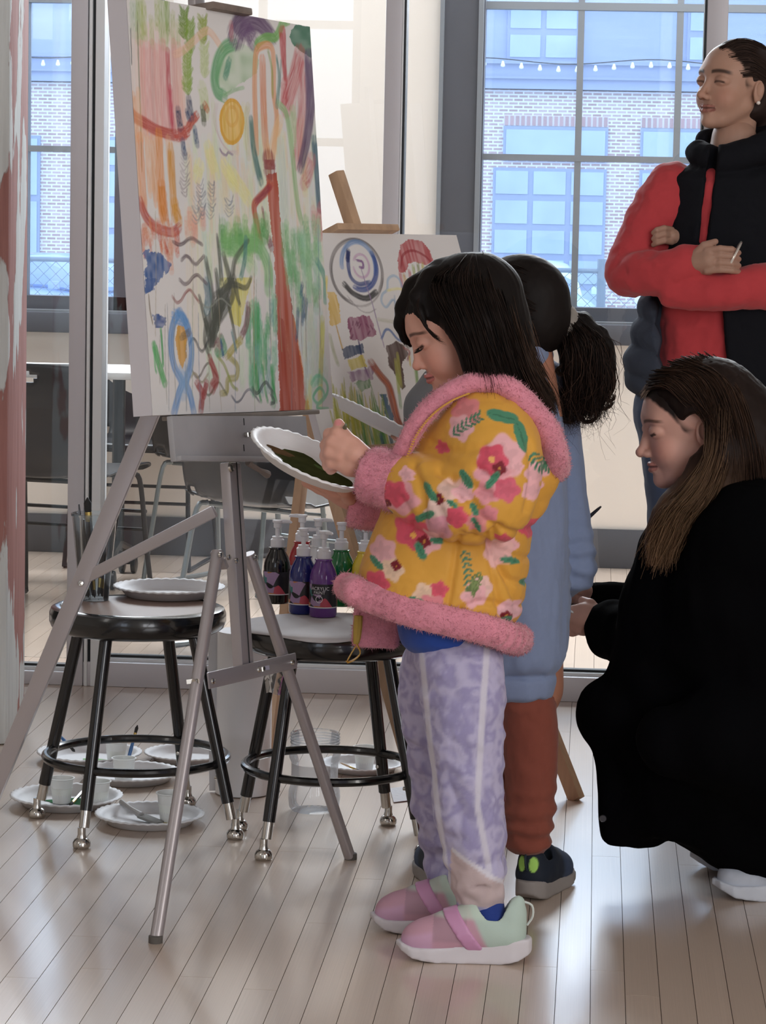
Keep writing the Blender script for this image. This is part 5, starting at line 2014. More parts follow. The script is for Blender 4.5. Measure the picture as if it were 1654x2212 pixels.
def normals(V, Q):
    n = np.cross(V[Q[:, 2]] - V[Q[:, 0]], V[Q[:, 3]] - V[Q[:, 1]])
    N_ = np.zeros_like(V)
    for k in range(4):
        for i in range(3):
            N_[:, i] += np.bincount(Q[:, k], n[:, i], len(V))
    return N_ / (np.linalg.norm(N_, axis=1, keepdims=True) + 1e-12)


def noise3(P, scale, seed=0):
    """Smooth value noise in 0..1 at points P."""
    q = np.asarray(P, np.float64) * scale + 1000.0
    i = np.floor(q).astype(np.int64)
    f_ = q - i
    f_ = f_ * f_ * (3 - 2 * f_)
    out = np.zeros(len(q))
    for dx in (0, 1):
        for dy in (0, 1):
            for dz in (0, 1):
                h = ((i[:, 0] + dx) * 374761393 + (i[:, 1] + dy) * 668265263 + (i[:, 2] + dz) * 2147483647 + seed * 1274126177) & 0xFFFFFFFF
                h = ((h ^ (h >> 13)) * 1274126177) & 0xFFFFFFFF
                h = (h ^ (h >> 16)) & 0xFFFF
                w = (f_[:, 0] if dx else 1 - f_[:, 0]) * (f_[:, 1] if dy else 1 - f_[:, 1]) * (f_[:, 2] if dz else 1 - f_[:, 2])
                out += w * h / 65535.0
    return out


def fbm(P, scale, seed=0, o=3):
    return sum(noise3(P, scale * 2 ** k, seed + k) * .5 ** k for k in range(o)) / sum(.5 ** k for k in range(o))


def cvec(c):
    return np.array(lin(c))


def mixc(a, b_, t):
    t = np.clip(t, 0, 1)[:, None]
    return a * (1 - t) + b_ * t


def sstep(a, b_, x):
    t = np.clip((x - a) / (b_ - a), 0, 1)
    return t * t * (3 - 2 * t)


class Person(Thing):
    def sk(self, name, VF, m, cols=None, parent=None):
        V, Q = VF
        me = mesh_from(name, V - self.o, Q, cols)
        return self.mesh(name, me, m, parent)


def join(parts):
    V, Q, C_ = [], [], []
    o = 0
    for v, q, c in parts:
        V.append(v)
        Q.append(q + o)
        C_.append(c)
        o += len(v)
    return np.concatenate(V), np.concatenate(Q), np.concatenate(C_)


# ---------------------------------------------------------------- heads
def head(h, cen, fwd, up, skin, lip, brow, child=False, smile=0.0, res=None, lids=1.0, nose=1.0, neck=None, hairc='#1a1413', broww=1.0, ear=True, squint=False, scalp=None):
    """Head of height h (chin to crown) at cen looking along fwd; returns world V, Q, colours.
    Local frame: x forward, y to the person's left, z up, in units of h."""
    s = Sculpt((-.62, -.52, -.95 if neck else -.62), (.66, .52, .62), res or .0105)
    s.ell((-.07, 0, .12), (.43, .345, .375))
    s.ell((.10, 0, .13), (.275, .30, .30), k=.06)
    s.ell((.12, 0, -.13), (.245, .265, .335), k=.08)
    jw = .20 if not child else .19
    for y in (-1, 1):
        s.cap((-.02, y * jw, -.20), (.20, y * .085, -.385), .085, .075, k=.07)
        s.ell((.215, y * (.155 if child else .15), -.165), (.115, .115, .14 if child else .12), k=.07)
    s.ell((.262, 0, -.415), (.090, .095, .075), k=.05)
    s.ell((.30, 0, .10), (.07, .22, .06), k=.08)                       # brow ridge
    nx = .455 if not child else .425
    nx = .33 + (nx - .33) * nose
    nzv = -.165 if not child else -.170
    s.cap((.345, 0, .035), (nx - .025, 0, nzv + .015), .030, .036, k=.04)
    s.ell((nx - .012, 0, nzv), (.043, .042, .040), k=.03)
    for y in (-1, 1):
        s.ell((nx - .062, y * .045, nzv - .015), (.042, .030, .032), k=.02)
        s.ell((nx - .042, y * .024, nzv - .041), (.018, .013, .016), k=.01, op='s')
        s.ell((.405, y * .155, .012), (.085, .085, .062), k=.05, op='s')   # socket
        s.ell((.292, y * .150, .010), (.082, .092, .068), k=.012)          # eyeball and closed lids
        s.cap((.372, y * .085, -.008), (.335, y * .215, -.012 + .0 * smile), .006, .004, k=.012, op='s')   # lid line
    # mouth
    mz = -.292 if not child else -.298
    mw = .085 + .035 * smile
    mx = .366
    for y in (-1, 1):
        s.chain([(mx + .004, 0, mz + .018), (mx - .004, y * mw * .45, mz + .020), (mx - .045, y * mw, mz + .004 + .016 * smile)], [.0175, .016, .008], k=.016)
        s.chain([(mx - .004, 0, mz - .026), (mx - .014, y * mw * .45, mz - .022), (mx - .050, y * mw * .92, mz - .004 + .016 * smile)], [.0205, .018, .008], k=.016)
        s.chain([(mx + .022, 0, mz - .001), (mx + .006, y * mw * .5, mz), (mx - .045, y * mw * 1.04, mz + .003 + .02 * smile)], [.0075, .0065, .005], k=.012, op='s')
        if ear:
            e = np.array((-.06, y * .335, -.03))
            s.ell(e, (.085, .035, .125), R=[[.96, .25 * y, .1], [-.25 * y, .96, 0], [-.1, 0, .99]], k=.02)
            s.ell(e + (.012, y * .026, .01), (.045, .022, .07), k=.015, op='s')
            s.ell(e + (.012, y * .01, -.105), (.035, .022, .035), k=.02)
    s.ell((.285, 0, -.345), (.058, .085, .06), k=.04)
    if neck:
        s.cap((-.12, 0, -.28), (-.12 + neck[0], neck[1], -.95), .20, .215, k=.09)
    V, Q = s.mesh(1)
    # paint
    c = np.tile(cvec(skin), (len(V), 1))
    x, y, z = V.T
    ay = np.abs(y)
    c = c * (1 + .06 * (fbm(V, 9, 3) - .5))[:, None]
    blush = np.exp(-(((x - .27) / .12) ** 2 + ((ay - .19) / .10) ** 2 + ((z + .15) / .10) ** 2))
    c = mixc(c, cvec(skin) * np.array([1.02, .78, .76]), blush * .65)
    c = mixc(c, cvec(skin) * np.array([1.0, .80, .76]), np.exp(-(((x - nx) / .05) ** 2 + (ay / .07) ** 2 + ((z - nzv) / .05) ** 2)) * .5)
    w = mw * (1 - np.clip((ay / mw), 0, 1) ** 2 * .0)
    lipm = (ay < mw * 1.02) & (x > .27) & (np.abs(z - mz - .012 * smile * (ay / mw) ** 2) < .046 * np.sqrt(np.clip(1 - (ay / (mw * 1.05)) ** 2, 0, 1)) + .002)
    lipm &= (z < mz + .040)
    c[lipm] = cvec(lip)
    crease = lipm & (np.abs(z - mz - .012 * smile * (ay / mw) ** 2) < .009)
    c[crease] = cvec(lip) * .45
    bz = .085 + .020 * np.clip(1 - ((ay - .16) / .12) ** 2, -1, 1)
    bm_ = sstep(.024 * broww, .008, np.abs(z - bz)) * sstep(.045, .07, ay) * sstep(.265, .235, ay) * (x > .2)
    c = mixc(c, cvec(brow), bm_ * .9)
    lz = -.010 + (.014 * ((ay - .15) / .06) ** 2 - .012) * (1 if not squint else -.4)
    lm = sstep(.016, .006, np.abs(z - lz)) * sstep(.075, .09, ay) * sstep(.232, .215, ay) * (x > .25)
    c = mixc(c, cvec('#1b1210'), lm * .95 * lids)
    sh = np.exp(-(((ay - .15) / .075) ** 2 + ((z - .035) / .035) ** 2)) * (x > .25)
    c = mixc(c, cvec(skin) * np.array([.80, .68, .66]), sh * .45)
    nos = (np.hypot(ay - .024, (x - (nx - .042))) < .02) & (z < nzv - .02) & (z > nzv - .065)
    c[nos] = cvec(skin) * .35
    if scalp:
        cc_, rr_, hc_ = scalp
        d_ = np.sqrt((((V - cc_) / rr_) ** 2).sum(1)) + .05 * (noise3(V, 26, 12) - .5)
        c = mixc(c, np.tile(cvec(hc_), (len(V), 1)), sstep(.985, 1.05, d_) * sstep(-.16, -.06, z) * sstep(.325, .30, ay + .5 * np.maximum(0, .0 - z)))
    M = np.array([fwd, np.cross(up, fwd), up])
    W_ = V @ M * h + np.asarray(cen)
    return W_, Q, c


def head_pt(h, cen, fwd, up, p):
    M = np.array([fwd, np.cross(up, fwd), up])
    return np.asarray(p, float) @ M * h + np.asarray(cen)


# ---------------------------------------------------------------- hair strands
def strands(guides, n, jit, r=.0007, seed=1, col=('#15100f', '#2a1e1a'), k=16, spread=None, end_jit=1.6, wave=0.0, col_end=None):
    """Tubes of three sides that follow blends of neighbouring guide curves."""
    r_ = np.random.default_rng(seed)
    G_ = np.array([spline(g, k) for g in guides])
    m = len(G_)
    pos = r_.random(n) * (m - 1)
    i = np.minimum(pos.astype(int), m - 2)
    f_ = (pos - i)[:, None, None]
    P = G_[i] * (1 - f_) + G_[i + 1] * f_
    t = np.linspace(0, 1, k)[None, :, None]
    off = r_.normal(0, 1, (n, 1, 3)) * jit
    off2 = r_.normal(0, 1, (n, 1, 3)) * jit * end_jit
    P = P + off * (1 - t) + off2 * t ** 1.5
    if wave:
        ph = r_.random((n, 1, 1)) * 6.28
        fr = r_.uniform(1.5, 4.5, (n, 1, 1))
        wd = r_.normal(0, 1, (n, 1, 3))
        P = P + wd * np.sin(t * fr * 6.28 + ph) * wave * t
    # random cut so that the ends are uneven
    cut = r_.uniform(.78, 1.0, (n, 1, 1))
    P = P[:, :1] + 0 + (np.take_along_axis(P, np.minimum((np.arange(k)[None, :, None] * cut).astype(int), k - 1) * np.ones((1, 1, 3), int), 1) - P[:, :1])
    T = np.gradient(P, axis=1)
    T /= np.linalg.norm(T, axis=2, keepdims=True) + 1e-9
    ref = np.array([.31, .52, .79])
    U = np.cross(T, ref)
    U /= np.linalg.norm(U, axis=2, keepdims=True) + 1e-9
    Wv = np.cross(T, U)
    rad = (r * r_.uniform(.6, 1.4, (n, 1, 1))) * (1 - .75 * t ** 2)
    V = np.stack([P + (U * cos(a) + Wv * sin(a)) * rad for a in (0, 2.094, 4.189)], 2)   # n,k,3,3
    V = V.reshape(-1, 3)
    base = (np.arange(n)[:, None, None] * k + np.arange(k - 1)[None, :, None]) * 3
    j = np.arange(3)[None, None, :]
    j2 = (j + 1) % 3
    Q = np.stack([base + j, base + j2, base + 3 + j2, base + 3 + j], -1).reshape(-1, 4)
    cc = cvec(col[0]) * (1 - (u_ := r_.random((n, 1)))) + cvec(col[1]) * u_
    C_ = np.repeat(cc, k * 3, axis=0)
    if col_end:
        ce = cvec(col_end[0]) * (1 - u_) + cvec(col_end[1]) * u_
        tt = np.repeat(np.tile(np.linspace(0, 1, k) ** .8, n), 3)[:, None]
        C_ = C_ * (1 - tt) + np.repeat(ce, k * 3, axis=0) * tt
    return V, Q, C_


M_skin = mat('skin', attr=True, rough=.5, spec=.35, bump=.06, bscale=600, bdist=.0005)
M_skin.node_tree.nodes['Principled BSDF'].inputs['Subsurface Weight'].default_value = 0.12
M_skin.node_tree.nodes['Principled BSDF'].inputs['Subsurface Radius'].default_value = (.012, .005, .003)
M_skin.node_tree.nodes['Principled BSDF'].inputs['Subsurface Scale'].default_value = 0.6
M_hair = mat('hair', attr=True, rough=.58, spec=.17)
M_cloth = mat('cotton_cloth', attr=True, rough=.85, spec=.2, sheen=.15, bump=.25, bscale=420, bdist=.0006)
M_fur = mat('plush_fleece', attr=True, rough=.95, spec=.1, sheen=.4, bump=.8, bscale=260, bdist=.002)
M_shiny = mat('quilted_satin', attr=True, rough=.55, spec=.3, sheen=.1, bump=.12, bscale=300, bdist=.0006)
M_black = mat('black_wool', attr=True, rough=.9, spec=.15, bump=.3, bscale=300, bdist=.001)
M_shoe = mat('shoe_knit', attr=True, rough=.75, spec=.3, bump=.35, bscale=700, bdist=.0005)
M_sole = mat('foam_sole', attr=True, rough=.7, spec=.3)


def fuzz(V, Q, n, ln, r, seed, col, mask=None, grav=.0):
    """Short tapered fibres standing on a surface (three-sided, two segments)."""
    r_ = np.random.default_rng(seed)
    N_ = normals(V, Q)
    idx = np.arange(len(V)) if mask is None else np.nonzero(mask)[0]
    i = r_.choice(idx, n)
    p = V[i] + r_.normal(0, .0012, (n, 3))
    d = N_[i] + r_.normal(0, .55, (n, 3)) + np.array([0, 0, -grav])
    d /= np.linalg.norm(d, axis=1, keepdims=True)
    L_ = ln * r_.uniform(.5, 1.3, (n, 1))
    u = np.cross(d, [.3, .5, .81])
    u /= np.linalg.norm(u, axis=1, keepdims=True)
    w = np.cross(d, u)
    vs = [p - d * .001 + (u * cos(a) + w * sin(a)) * r for a in (0, 2.094, 4.189)] + [p + d * L_]
    VV = np.stack(vs, 1).reshape(-1, 3)
    b_ = np.arange(n)[:, None] * 4
    T3 = np.stack([b_ + [[0, 1, 3]], b_ + [[1, 2, 3]], b_ + [[2, 0, 3]]], 1).reshape(-1, 3)
    cc = np.repeat(col[i] * r_.uniform(.85, 1.15, (n, 1)), 4, axis=0)
    return VV, T3, cc

# ================================================================== girl in the yellow jacket
GY = 4.77


def G(px, py, dy=0.0):
    return PY(px, py, GY + dy)


girl = Person('person', 'child in a yellow floral jacket with pink fleece trim holding brush and plate', 'person', (-.19, GY, 0))
# ---- head, neck, hands: one skin mesh
gf0 = vec(-cos(radians(14)), -sin(radians(14)), 0)
gp = radians(22)
g_f = gf0 * cos(gp) - vec(0, 0, 1) * sin(gp)
g_u = vec(0, 0, 1) * cos(gp) + gf0 * sin(gp)
g_c, g_h = G(983, 711), .205
SK1, SK1L = '#d3a190', '#bb7570'
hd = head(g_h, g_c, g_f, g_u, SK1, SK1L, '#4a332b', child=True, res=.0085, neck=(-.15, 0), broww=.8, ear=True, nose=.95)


def hand_l(s, W=None):
    pass


def fist(pts, res=.0022, k=.006):
    """pts: wrist, forearm end, palm centre+radii, list of finger chains."""
    allp = np.concatenate([np.array(q) for q, _ in pts])
    s = Sculpt(allp.min(0) - .03, allp.max(0) + .03, res)
    for q, r in pts:
        s.chain(q, r, k=k)
    return s


hp = [
    ([G(835, 1040, -.055), G(812, 1018, -.06), G(790, 998, -.062)], [.022, .021, .022]),
    ([G(800, 1005, -.062), G(765, 980, -.065), G(742, 962, -.063)], [.021, .0225, .016]),
    ([G(792, 1015, -.058), G(755, 1004, -.062), G(730, 992, -.060)], [.018, .019, .014]),
    ([G(748, 952, -.066), G(728, 936, -.064), G(711, 938, -.052), G(709, 955, -.036), G(725, 962, -.03)], [.0125, .0105, .0098, .009, .0085]),
    ([G(738, 968, -.072), G(716, 956, -.068), G(704, 962, -.05), G(708, 976, -.034), G(726, 978, -.03)], [.0125, .0105, .0098, .009, .0085]),
    ([G(733, 985, -.072), G(712, 978, -.068), G(703, 985, -.050), G(708, 998, -.034), G(726, 996, -.03)], [.0120, .0102, .0095, .0088, .008]),
    ([G(733, 1002, -.066), G(716, 1000, -.063), G(708, 1006, -.050), G(714, 1014, -.036), G(728, 1008, -.032)], [.0115, .0095, .009, .008, .0075]),
    ([G(785, 985, -.062), G(764, 960, -.063), G(744, 940, -.058), G(733, 920, -.052), G(731, 914, -.050)], [.0145, .012, .0102, .0092, .0078]),
]
s = fist(hp)
hv, hq = s.mesh(1)
hc = np.tile(cvec(SK1), (len(hv), 1)) * (1 + .08 * (fbm(hv, 60, 5) - .5))[:, None]
nail = np.linalg.norm(hv - G(730, 913, -.060), axis=1)
hc = mixc(hc, cvec('#d98f8f'), sstep(.008, .005, nail))
kn = np.zeros(len(hv))
for q, r in hp[3:7]:
    kn = np.maximum(kn, np.exp(-(np.linalg.norm(hv - q[1], axis=1) / .008) ** 2))
hc = mixc(hc, cvec(SK1) * np.array([1, .82, .8]), kn * .5)
# far hand under the plate
pl_c = G(664, 1012, .03)
fp = [
    ([G(800, 1100, .10), G(770, 1085, .09), G(735, 1068, .075)], [.02, .02, .018]),
    ([G(745, 1072, .08), G(715, 1060, .06)], [.02, .016]),
    ([G(730, 1066, .05), G(700, 1052, .045), G(672, 1042, .04)], [.010, .009, .008]),
    ([G(722, 1068, .065), G(690, 1056, .06), G(660, 1043, .06)], [.010, .009, .008]),
    ([G(722, 1068, .08), G(692, 1054, .08), G(665, 1040, .085)], [.010, .009, .008]),
    ([G(728, 1064, .09), G(700, 1048, .10), G(680, 1036, .105)], [.009, .008, .007]),
    ([G(755, 1078, .055), G(745, 1062, .03), G(728, 1052, .022)], [.012, .010, .009]),
]
s = fist(fp, .0028)
fv, fq = s.mesh(1)
fc_ = np.tile(cvec(SK1), (len(fv), 1))
# forearms, torso and upper legs join head and hands under the clothes
s = Sculpt(G(680, 1500, 0) - .25, G(1180, 760, 0) + .25, .007)
s.chain([G(1000, 860), G(1010, 960), G(1000, 1150), G(985, 1400)], [.045, .075, .08, .075], k=.02)
s.chain([G(1040, 930, -.085), G(1070, 1090, -.11), G(838, 1043, -.055)], [.034, .028, .021], k=.02)
s.chain([G(1030, 930, .085), G(1010, 1080, .13), G(800, 1100, .10)], [.034, .028, .02], k=.02)
tv, tq = s.mesh(1)
tc_ = np.tile(cvec(SK1), (len(tv), 1))
V, Q, C_ = join([hd, (hv, hq, hc), (fv, fq, fc_), (tv, tq, tc_)])
body = girl.sk('body', (V, Q), M_skin, C_)
# eyelashes on the near eye
eb = [head_pt(g_h, g_c, g_f, g_u, (.372 - .03 * abs(t) ** 1.5, .145 + .075 * t, -.022 - .012 * (1 - t * t))) for t in np.linspace(-1, 1, 9)]
mb = MB()
for k, p in enumerate(eb):
    mb.tube([p, p + g_f * .005 + vec(0, 0, -.0028) + vec(.0012 * (k - 4) / 4, -.001, 0), p + g_f * .0085 + vec(0, 0, -.003) + vec(.002 * (k - 4) / 4, -.002, 0)], [.0007, .0006, .0003], 4)
girl.part('eyelashes', mb, mat('lash', '#15100f', rough=.6), parent=body)

# ---- hair
s = Sculpt(G(850, 920, 0) - [.02, .2, .02], G(1230, 540, 0) + [.02, .2, .02], .0042)
Rm = np.array([g_f, np.cross(g_u, g_f), g_u])
s.ell(head_pt(g_h, g_c, g_f, g_u, (-.075, 0, .135)), np.array((.455, .38, .405)) * g_h, Rm)
s.chain([G(1030, 650, 0), G(1052, 715, 0), G(1076, 790, 0), G(1112, 850, -.01)], [.082, .068, .056, .040], k=.04)
for sg in (-1, 1):
    s.chain([G(1005, 640, sg * .062), G(1035, 710, sg * .078), G(1055, 780, sg * .080), G(1078, 850, sg * .075)], [.036, .040, .036, .026], k=.03)
    s.chain([G(975, 640, sg * .060), G(1000, 700, sg * .078), G(1024, 770, sg * .082), G(1030, 830, sg * .078)], [.024, .024, .018, .008], k=.02)
# cut the face free
fm = lambda p: head_pt(g_h, g_c, g_f, g_u, p)
s.ell(fm((.45, .16, -.16)), np.array((.40, .40, .40)) * g_h, Rm, k=.012, op='s')
s.ell(fm((.44, -.16, -.14)), np.array((.37, .36, .37)) * g_h, Rm, k=.012, op='s')
# fringe swept down the far temple
s.chain([G(950, 590, .0), G(900, 625, .0), G(876, 665, .0), G(867, 700, .01), G(874, 730, .02), G(889, 750, .03)], [.024, .022, .017, .012, .007, .003], k=.012)
s.chain([G(930, 600, -.03), G(900, 640, -.055), G(903, 672, -.072), G(925, 712, -.082)], [.018, .012, .007, .003], k=.01)
V, Q = s.mesh(2)
N_ = normals(V, Q)
cA = np.arctan2(V[:, 1] - g_c[1], V[:, 0] - g_c[0])
V = V + N_ * (.0016 * (noise3(np.column_stack([cA * 3, V[:, 1] * 6, V[:, 2] * 2]), 9, 4) - .5))[:, None]
hairc = np.tile(cvec('#120d0c'), (len(V), 1)) * (1 + .5 * (fbm(np.column_stack([V[:, 0] * 30, V[:, 1] * 30, V[:, 2] * 3]), 3, 8) - .5))[:, None]
hair = girl.sk('hair', (V, Q), M_hair, hairc)
gd = []
for sg in (-1,):
    gd = [
        [G(1000, 572, -.03), G(935, 615, -.072), G(965, 690, -.098), G(1008, 770, -.108), G(1018, 845, -.110)],
        [G(1010, 566, -.03), G(975, 615, -.088), G(1005, 700, -.112), G(1035, 785, -.120), G(1045, 850, -.115)],
        [G(1020, 563, -.03), G(1010, 615, -.094), G(1040, 710, -.122), G(1065, 790, -.122), G(1080, 855, -.115)],
        [G(1030, 564, -.02), G(1045, 625, -.090), G(1075, 720, -.112), G(1095, 800, -.104), G(1120, 870, -.095)],
        [G(1040, 568, 0), G(1075, 635, -.07), G(1102, 720, -.085), G(1125, 810, -.078), G(1160, 885, -.07)],
        [G(1045, 570, .02), G(1090, 640, -.02), G(1120, 730, -.03), G(1140, 815, -.04), G(1185, 890, -.045)],
    ]
sv = strands(gd, 2600, .0045, .0008, 3, ('#0b0807', '#2b1f1a'), end_jit=1.8)
so = girl.sk('hair_strands', sv[:2], M_hair, sv[2], parent=hair)
so['kind'] = 'stuff'
gd2 = [[G(930, 605, -.04), G(903, 650, -.072), G(915, 700, -.087), G(945, 735, -.092), G(972, 746, -.094)],
       [G(925, 608, -.04), G(900, 655, -.07), G(910, 690, -.084), G(930, 715, -.09), G(950, 728, -.093)]]
sv = strands(gd2, 60, .0012, .0007, 5, ('#15100f', '#2b1f1a'), end_jit=1.0)
gd3 = [[G(1010, 565, 0), G(930, 595, -.0), G(880, 645, .0), G(864, 695, .01), G(872, 735, .02), G(892, 754, .03)],
       [G(1000, 565, -.02), G(925, 600, -.03), G(885, 650, -.03), G(872, 695, -.01), G(876, 735, .01), G(890, 756, .02)]]
sv2 = strands(gd3, 140, .0018, .0007, 6, ('#15100f', '#2b1f1a'), end_jit=1.2)
gd4 = [[G(1005, 570, -.02), G(1060, 600, -.02), G(1110, 680, -.03), G(1150, 790, -.04), G(1190, 880, -.05)], [G(1040, 562, 0), G(1085, 600, 0), G(1130, 690, 0), G(1150, 790, 0), G(1195, 890, 0)]]
sv3 = strands(gd4, 160, .006, .0005, 7, ('#3a2a22', '#6a503f'), end_jit=2.5)
gd5 = [[G(1085, 640, -.05), G(1110, 720, -.075), G(1140, 800, -.09), G(1172, 862, -.085), G(1190, 900, -.08)], [G(1095, 640, 0), G(1128, 720, 0), G(1158, 790, 0), G(1188, 850, 0), G(1200, 905, 0)]]
sv4 = strands(gd5, 700, .006, .0007, 8, ('#1c1411', '#4a372c'), end_jit=1.4)
V, Q, C_ = join([sv, sv2, sv3, sv4])
so = girl.sk('hair_strands', (V, Q), M_hair, C_, parent=hair)
so['kind'] = 'stuff'

# ---- jacket
YEL, PNK = cvec('#dba243'), cvec('#dc8fa0')
s = Sculpt(G(690, 1440, 0) - [.0, .26, .0], G(1240, 800, 0) + [.0, .26, .0], .0033)


def gl(py, pxa, pxb, ry, dy=0.0):
    a, b_ = G(pxa, py), G(pxb, py)
    return (a[2], (a[0] + b_[0]) / 2, GY + dy, abs(b_[0] - a[0]) / 2, ry)


s.loft([gl(880, 935, 1150, .10), gl(930, 900, 1175, .125), gl(1000, 868, 1172, .135), gl(1080, 835, 1158, .138), gl(1150, 805, 1146, .14), gl(1220, 778, 1142, .145), gl(1290, 765, 1132, .15), gl(1345, 760, 1118, .152)], p=2.3, rnd=.03)
# shear the hem: it rises towards the front
# shoulders and sleeves
s.chain([G(1045, 925, -.07), G(1068, 1000, -.125), G(1062, 1090, -.15)], [.075, .068, .060], k=.03, smooth=8)
s.chain([G(1062, 1090, -.15), G(1000, 1092, -.155), G(930, 1066, -.125), G(868, 1042, -.085)], [.062, .060, .055, .048], k=.015, smooth=9)
s.chain([G(1030, 925, .07), G(1020, 1010, .12), G(1000, 1090, .14), G(900, 1100, .13), G(835, 1095, .11)], [.075, .065, .058, .05, .044], k=.025, smooth=12)
# hood bag hanging behind
s.chain([G(1090, 900, 0), G(1122, 960, 0), G(1138, 1030, 0), G(1132, 1075, 0)], [.06, .062, .050, .035], k=.03)
# open front: wedge cut between the flaps
s.box(G(800, 1220, .02), (.055, .03, .22), R=[[cos(.36), 0, -sin(.36)], [0, 1, 0], [sin(.36), 0, cos(.36)]], rnd=.01, k=.01, op='s')
# cut under the hem line
s.half(G(735, 1258), np.cross(G(1110, 1372) - G(735, 1258), (0, -1, 0)) * (1 if np.cross(G(1110, 1372) - G(735, 1258), (0, -1, 0))[2] < 0 else -1))
V, Q = s.mesh(1)
N_ = normals(V, Q)
# quilting seams and sleeve folds
px_of = lambda P: (IMG_W / 2 + FPX * ((P - _cam) @ _rt) / ((P - _cam) @ _fw), IMG_H / 2 - FPX * ((P - _cam) @ _up) / ((P - _cam) @ _fw))
ux = (V - G(1000, 1100)) @ vec(1, 0, 0) * 1232 + 1000        # jacket frame, in units of the side view
uz = 1100 - (V[:, 2] - G(1000, 1100)[2]) * 1232
dispv = np.zeros(len(V))


def seam(pts, w=7.0, depth=.006):
    global dispv
    P = spline(np.array([(a, b_, 0.0) for a, b_ in pts]), 30)[:, :2]
    d = np.full(len(V), 1e9)
    for a, b_ in zip(P[:-1], P[1:]):
        e = b_ - a
        t = np.clip(((ux - a[0]) * e[0] + (uz - a[1]) * e[1]) / (e @ e + 1e-9), 0, 1)
        d = np.minimum(d, np.hypot(ux - a[0] - t * e[0], uz - a[1] - t * e[1]))
    dispv -= depth * np.exp(-(d / w) ** 2)


for pts in ([(1045, 1085), (1090, 1110), (1150, 1135)], [(1010, 1125), (1080, 1165), (1150, 1200)], [(1065, 1160), (1100, 1225), (1150, 1255)], [(985, 1305), (1050, 1275), (1130, 1300)], [(1000, 1140), (990, 1220), (975, 1330)],
            [(1075, 1120), (1090, 1200), (1125, 1290)], [(1060, 1130), (1080, 1250), (1110, 1360)], [(1140, 940), (1150, 1000), (1140, 1075)]):
    seam(pts)
for pts, w, dp in (([(905, 995), (925, 1040), (930, 1110)], 9, .008), ([(960, 1000), (1010, 1030), (1045, 1075)], 10, .010), ([(985, 1010), (1020, 1020), (1065, 1040)], 8, .008), ([(1000, 1045), (1030, 1080), (1035, 1125)], 9, .010), ([(955, 1060), (975, 1100), (965, 1140)], 8, .006), ([(880, 1060), (905, 1100), (900, 1130)], 7, .005), ([(1040, 990), (1075, 1010), (1110, 1000)], 9, .007), ([(1005, 1140), (1050, 1140), (1085, 1110)], 9, .009), ([(940, 950), (990, 960), (1050, 945)], 9, .005)):
    near = V[:, 1] < GY - .02
    old = dispv.copy()
    seam(pts, w, dp)
    dispv = np.where(near, dispv, old)
dispv += .005 * (fbm(V, 22, 21) - .5) + .003 * (fbm(V, 60, 22) - .5)
V = V + N_ * dispv[:, None]
jc_ = np.tile(YEL, (len(V), 1)) * (1 + .16 * (fbm(V, 14, 31) - .5))[:, None]

# printed flowers
near = N_[:, 1] < .35


def blob_mask(cx, cy, rx, ry, rot=0.0, lobes=0, amp=.0, soft=.08, ph=0.0):
    x, y = (ux - cx) * cos(rot) + (uz - cy) * sin(rot), -(ux - cx) * sin(rot) + (uz - cy) * cos(rot)
    r = np.hypot(x / rx, y / ry)
    a = np.arctan2(y, x)
    lim = 1 + amp * np.cos(lobes * a + ph)
    return sstep(lim + soft, lim - soft, r) * near


def flower(cx, cy, r, col, cen=None, lobes=5, ph=0.0):
    global jc_
    jc_ = mixc(jc_, cvec(col), blob_mask(cx, cy, r, r * .95, .2, lobes, .13, ph=ph))
    jc_ = mixc(jc_, cvec(col) * .72, blob_mask(cx, cy, r * .6, r * .5, .2, lobes, .3, ph=ph) * .45)
    if cen:
        jc_ = mixc(jc_, cvec(cen), blob_mask(cx, cy, r * .22, r * .22))


def leaf(cx, cy, l, w, rot, col='#4d8a6c'):
    global jc_
    jc_ = mixc(jc_, cvec(col), blob_mask(cx, cy, l, w, rot, 2, .12))
    jc_ = mixc(jc_, cvec(col) * .55, blob_mask(cx, cy, l * .95, 1.2, rot) * .8)


def sprig(pts, col='#55886a'):
    global jc_
    P = spline(np.array([(a, b_, 0.0) for a, b_ in pts]), 7)
    for i, p in enumerate(P):
        for sg in (-1, 1):
            d = P[min(i + 1, 6)] - P[max(i - 1, 0)]
            a = np.arctan2(d[1], d[0]) + sg * .8
            leaf(p[0] + 7 * cos(a), p[1] + 7 * sin(a), 7.5, 2.6, a, col)


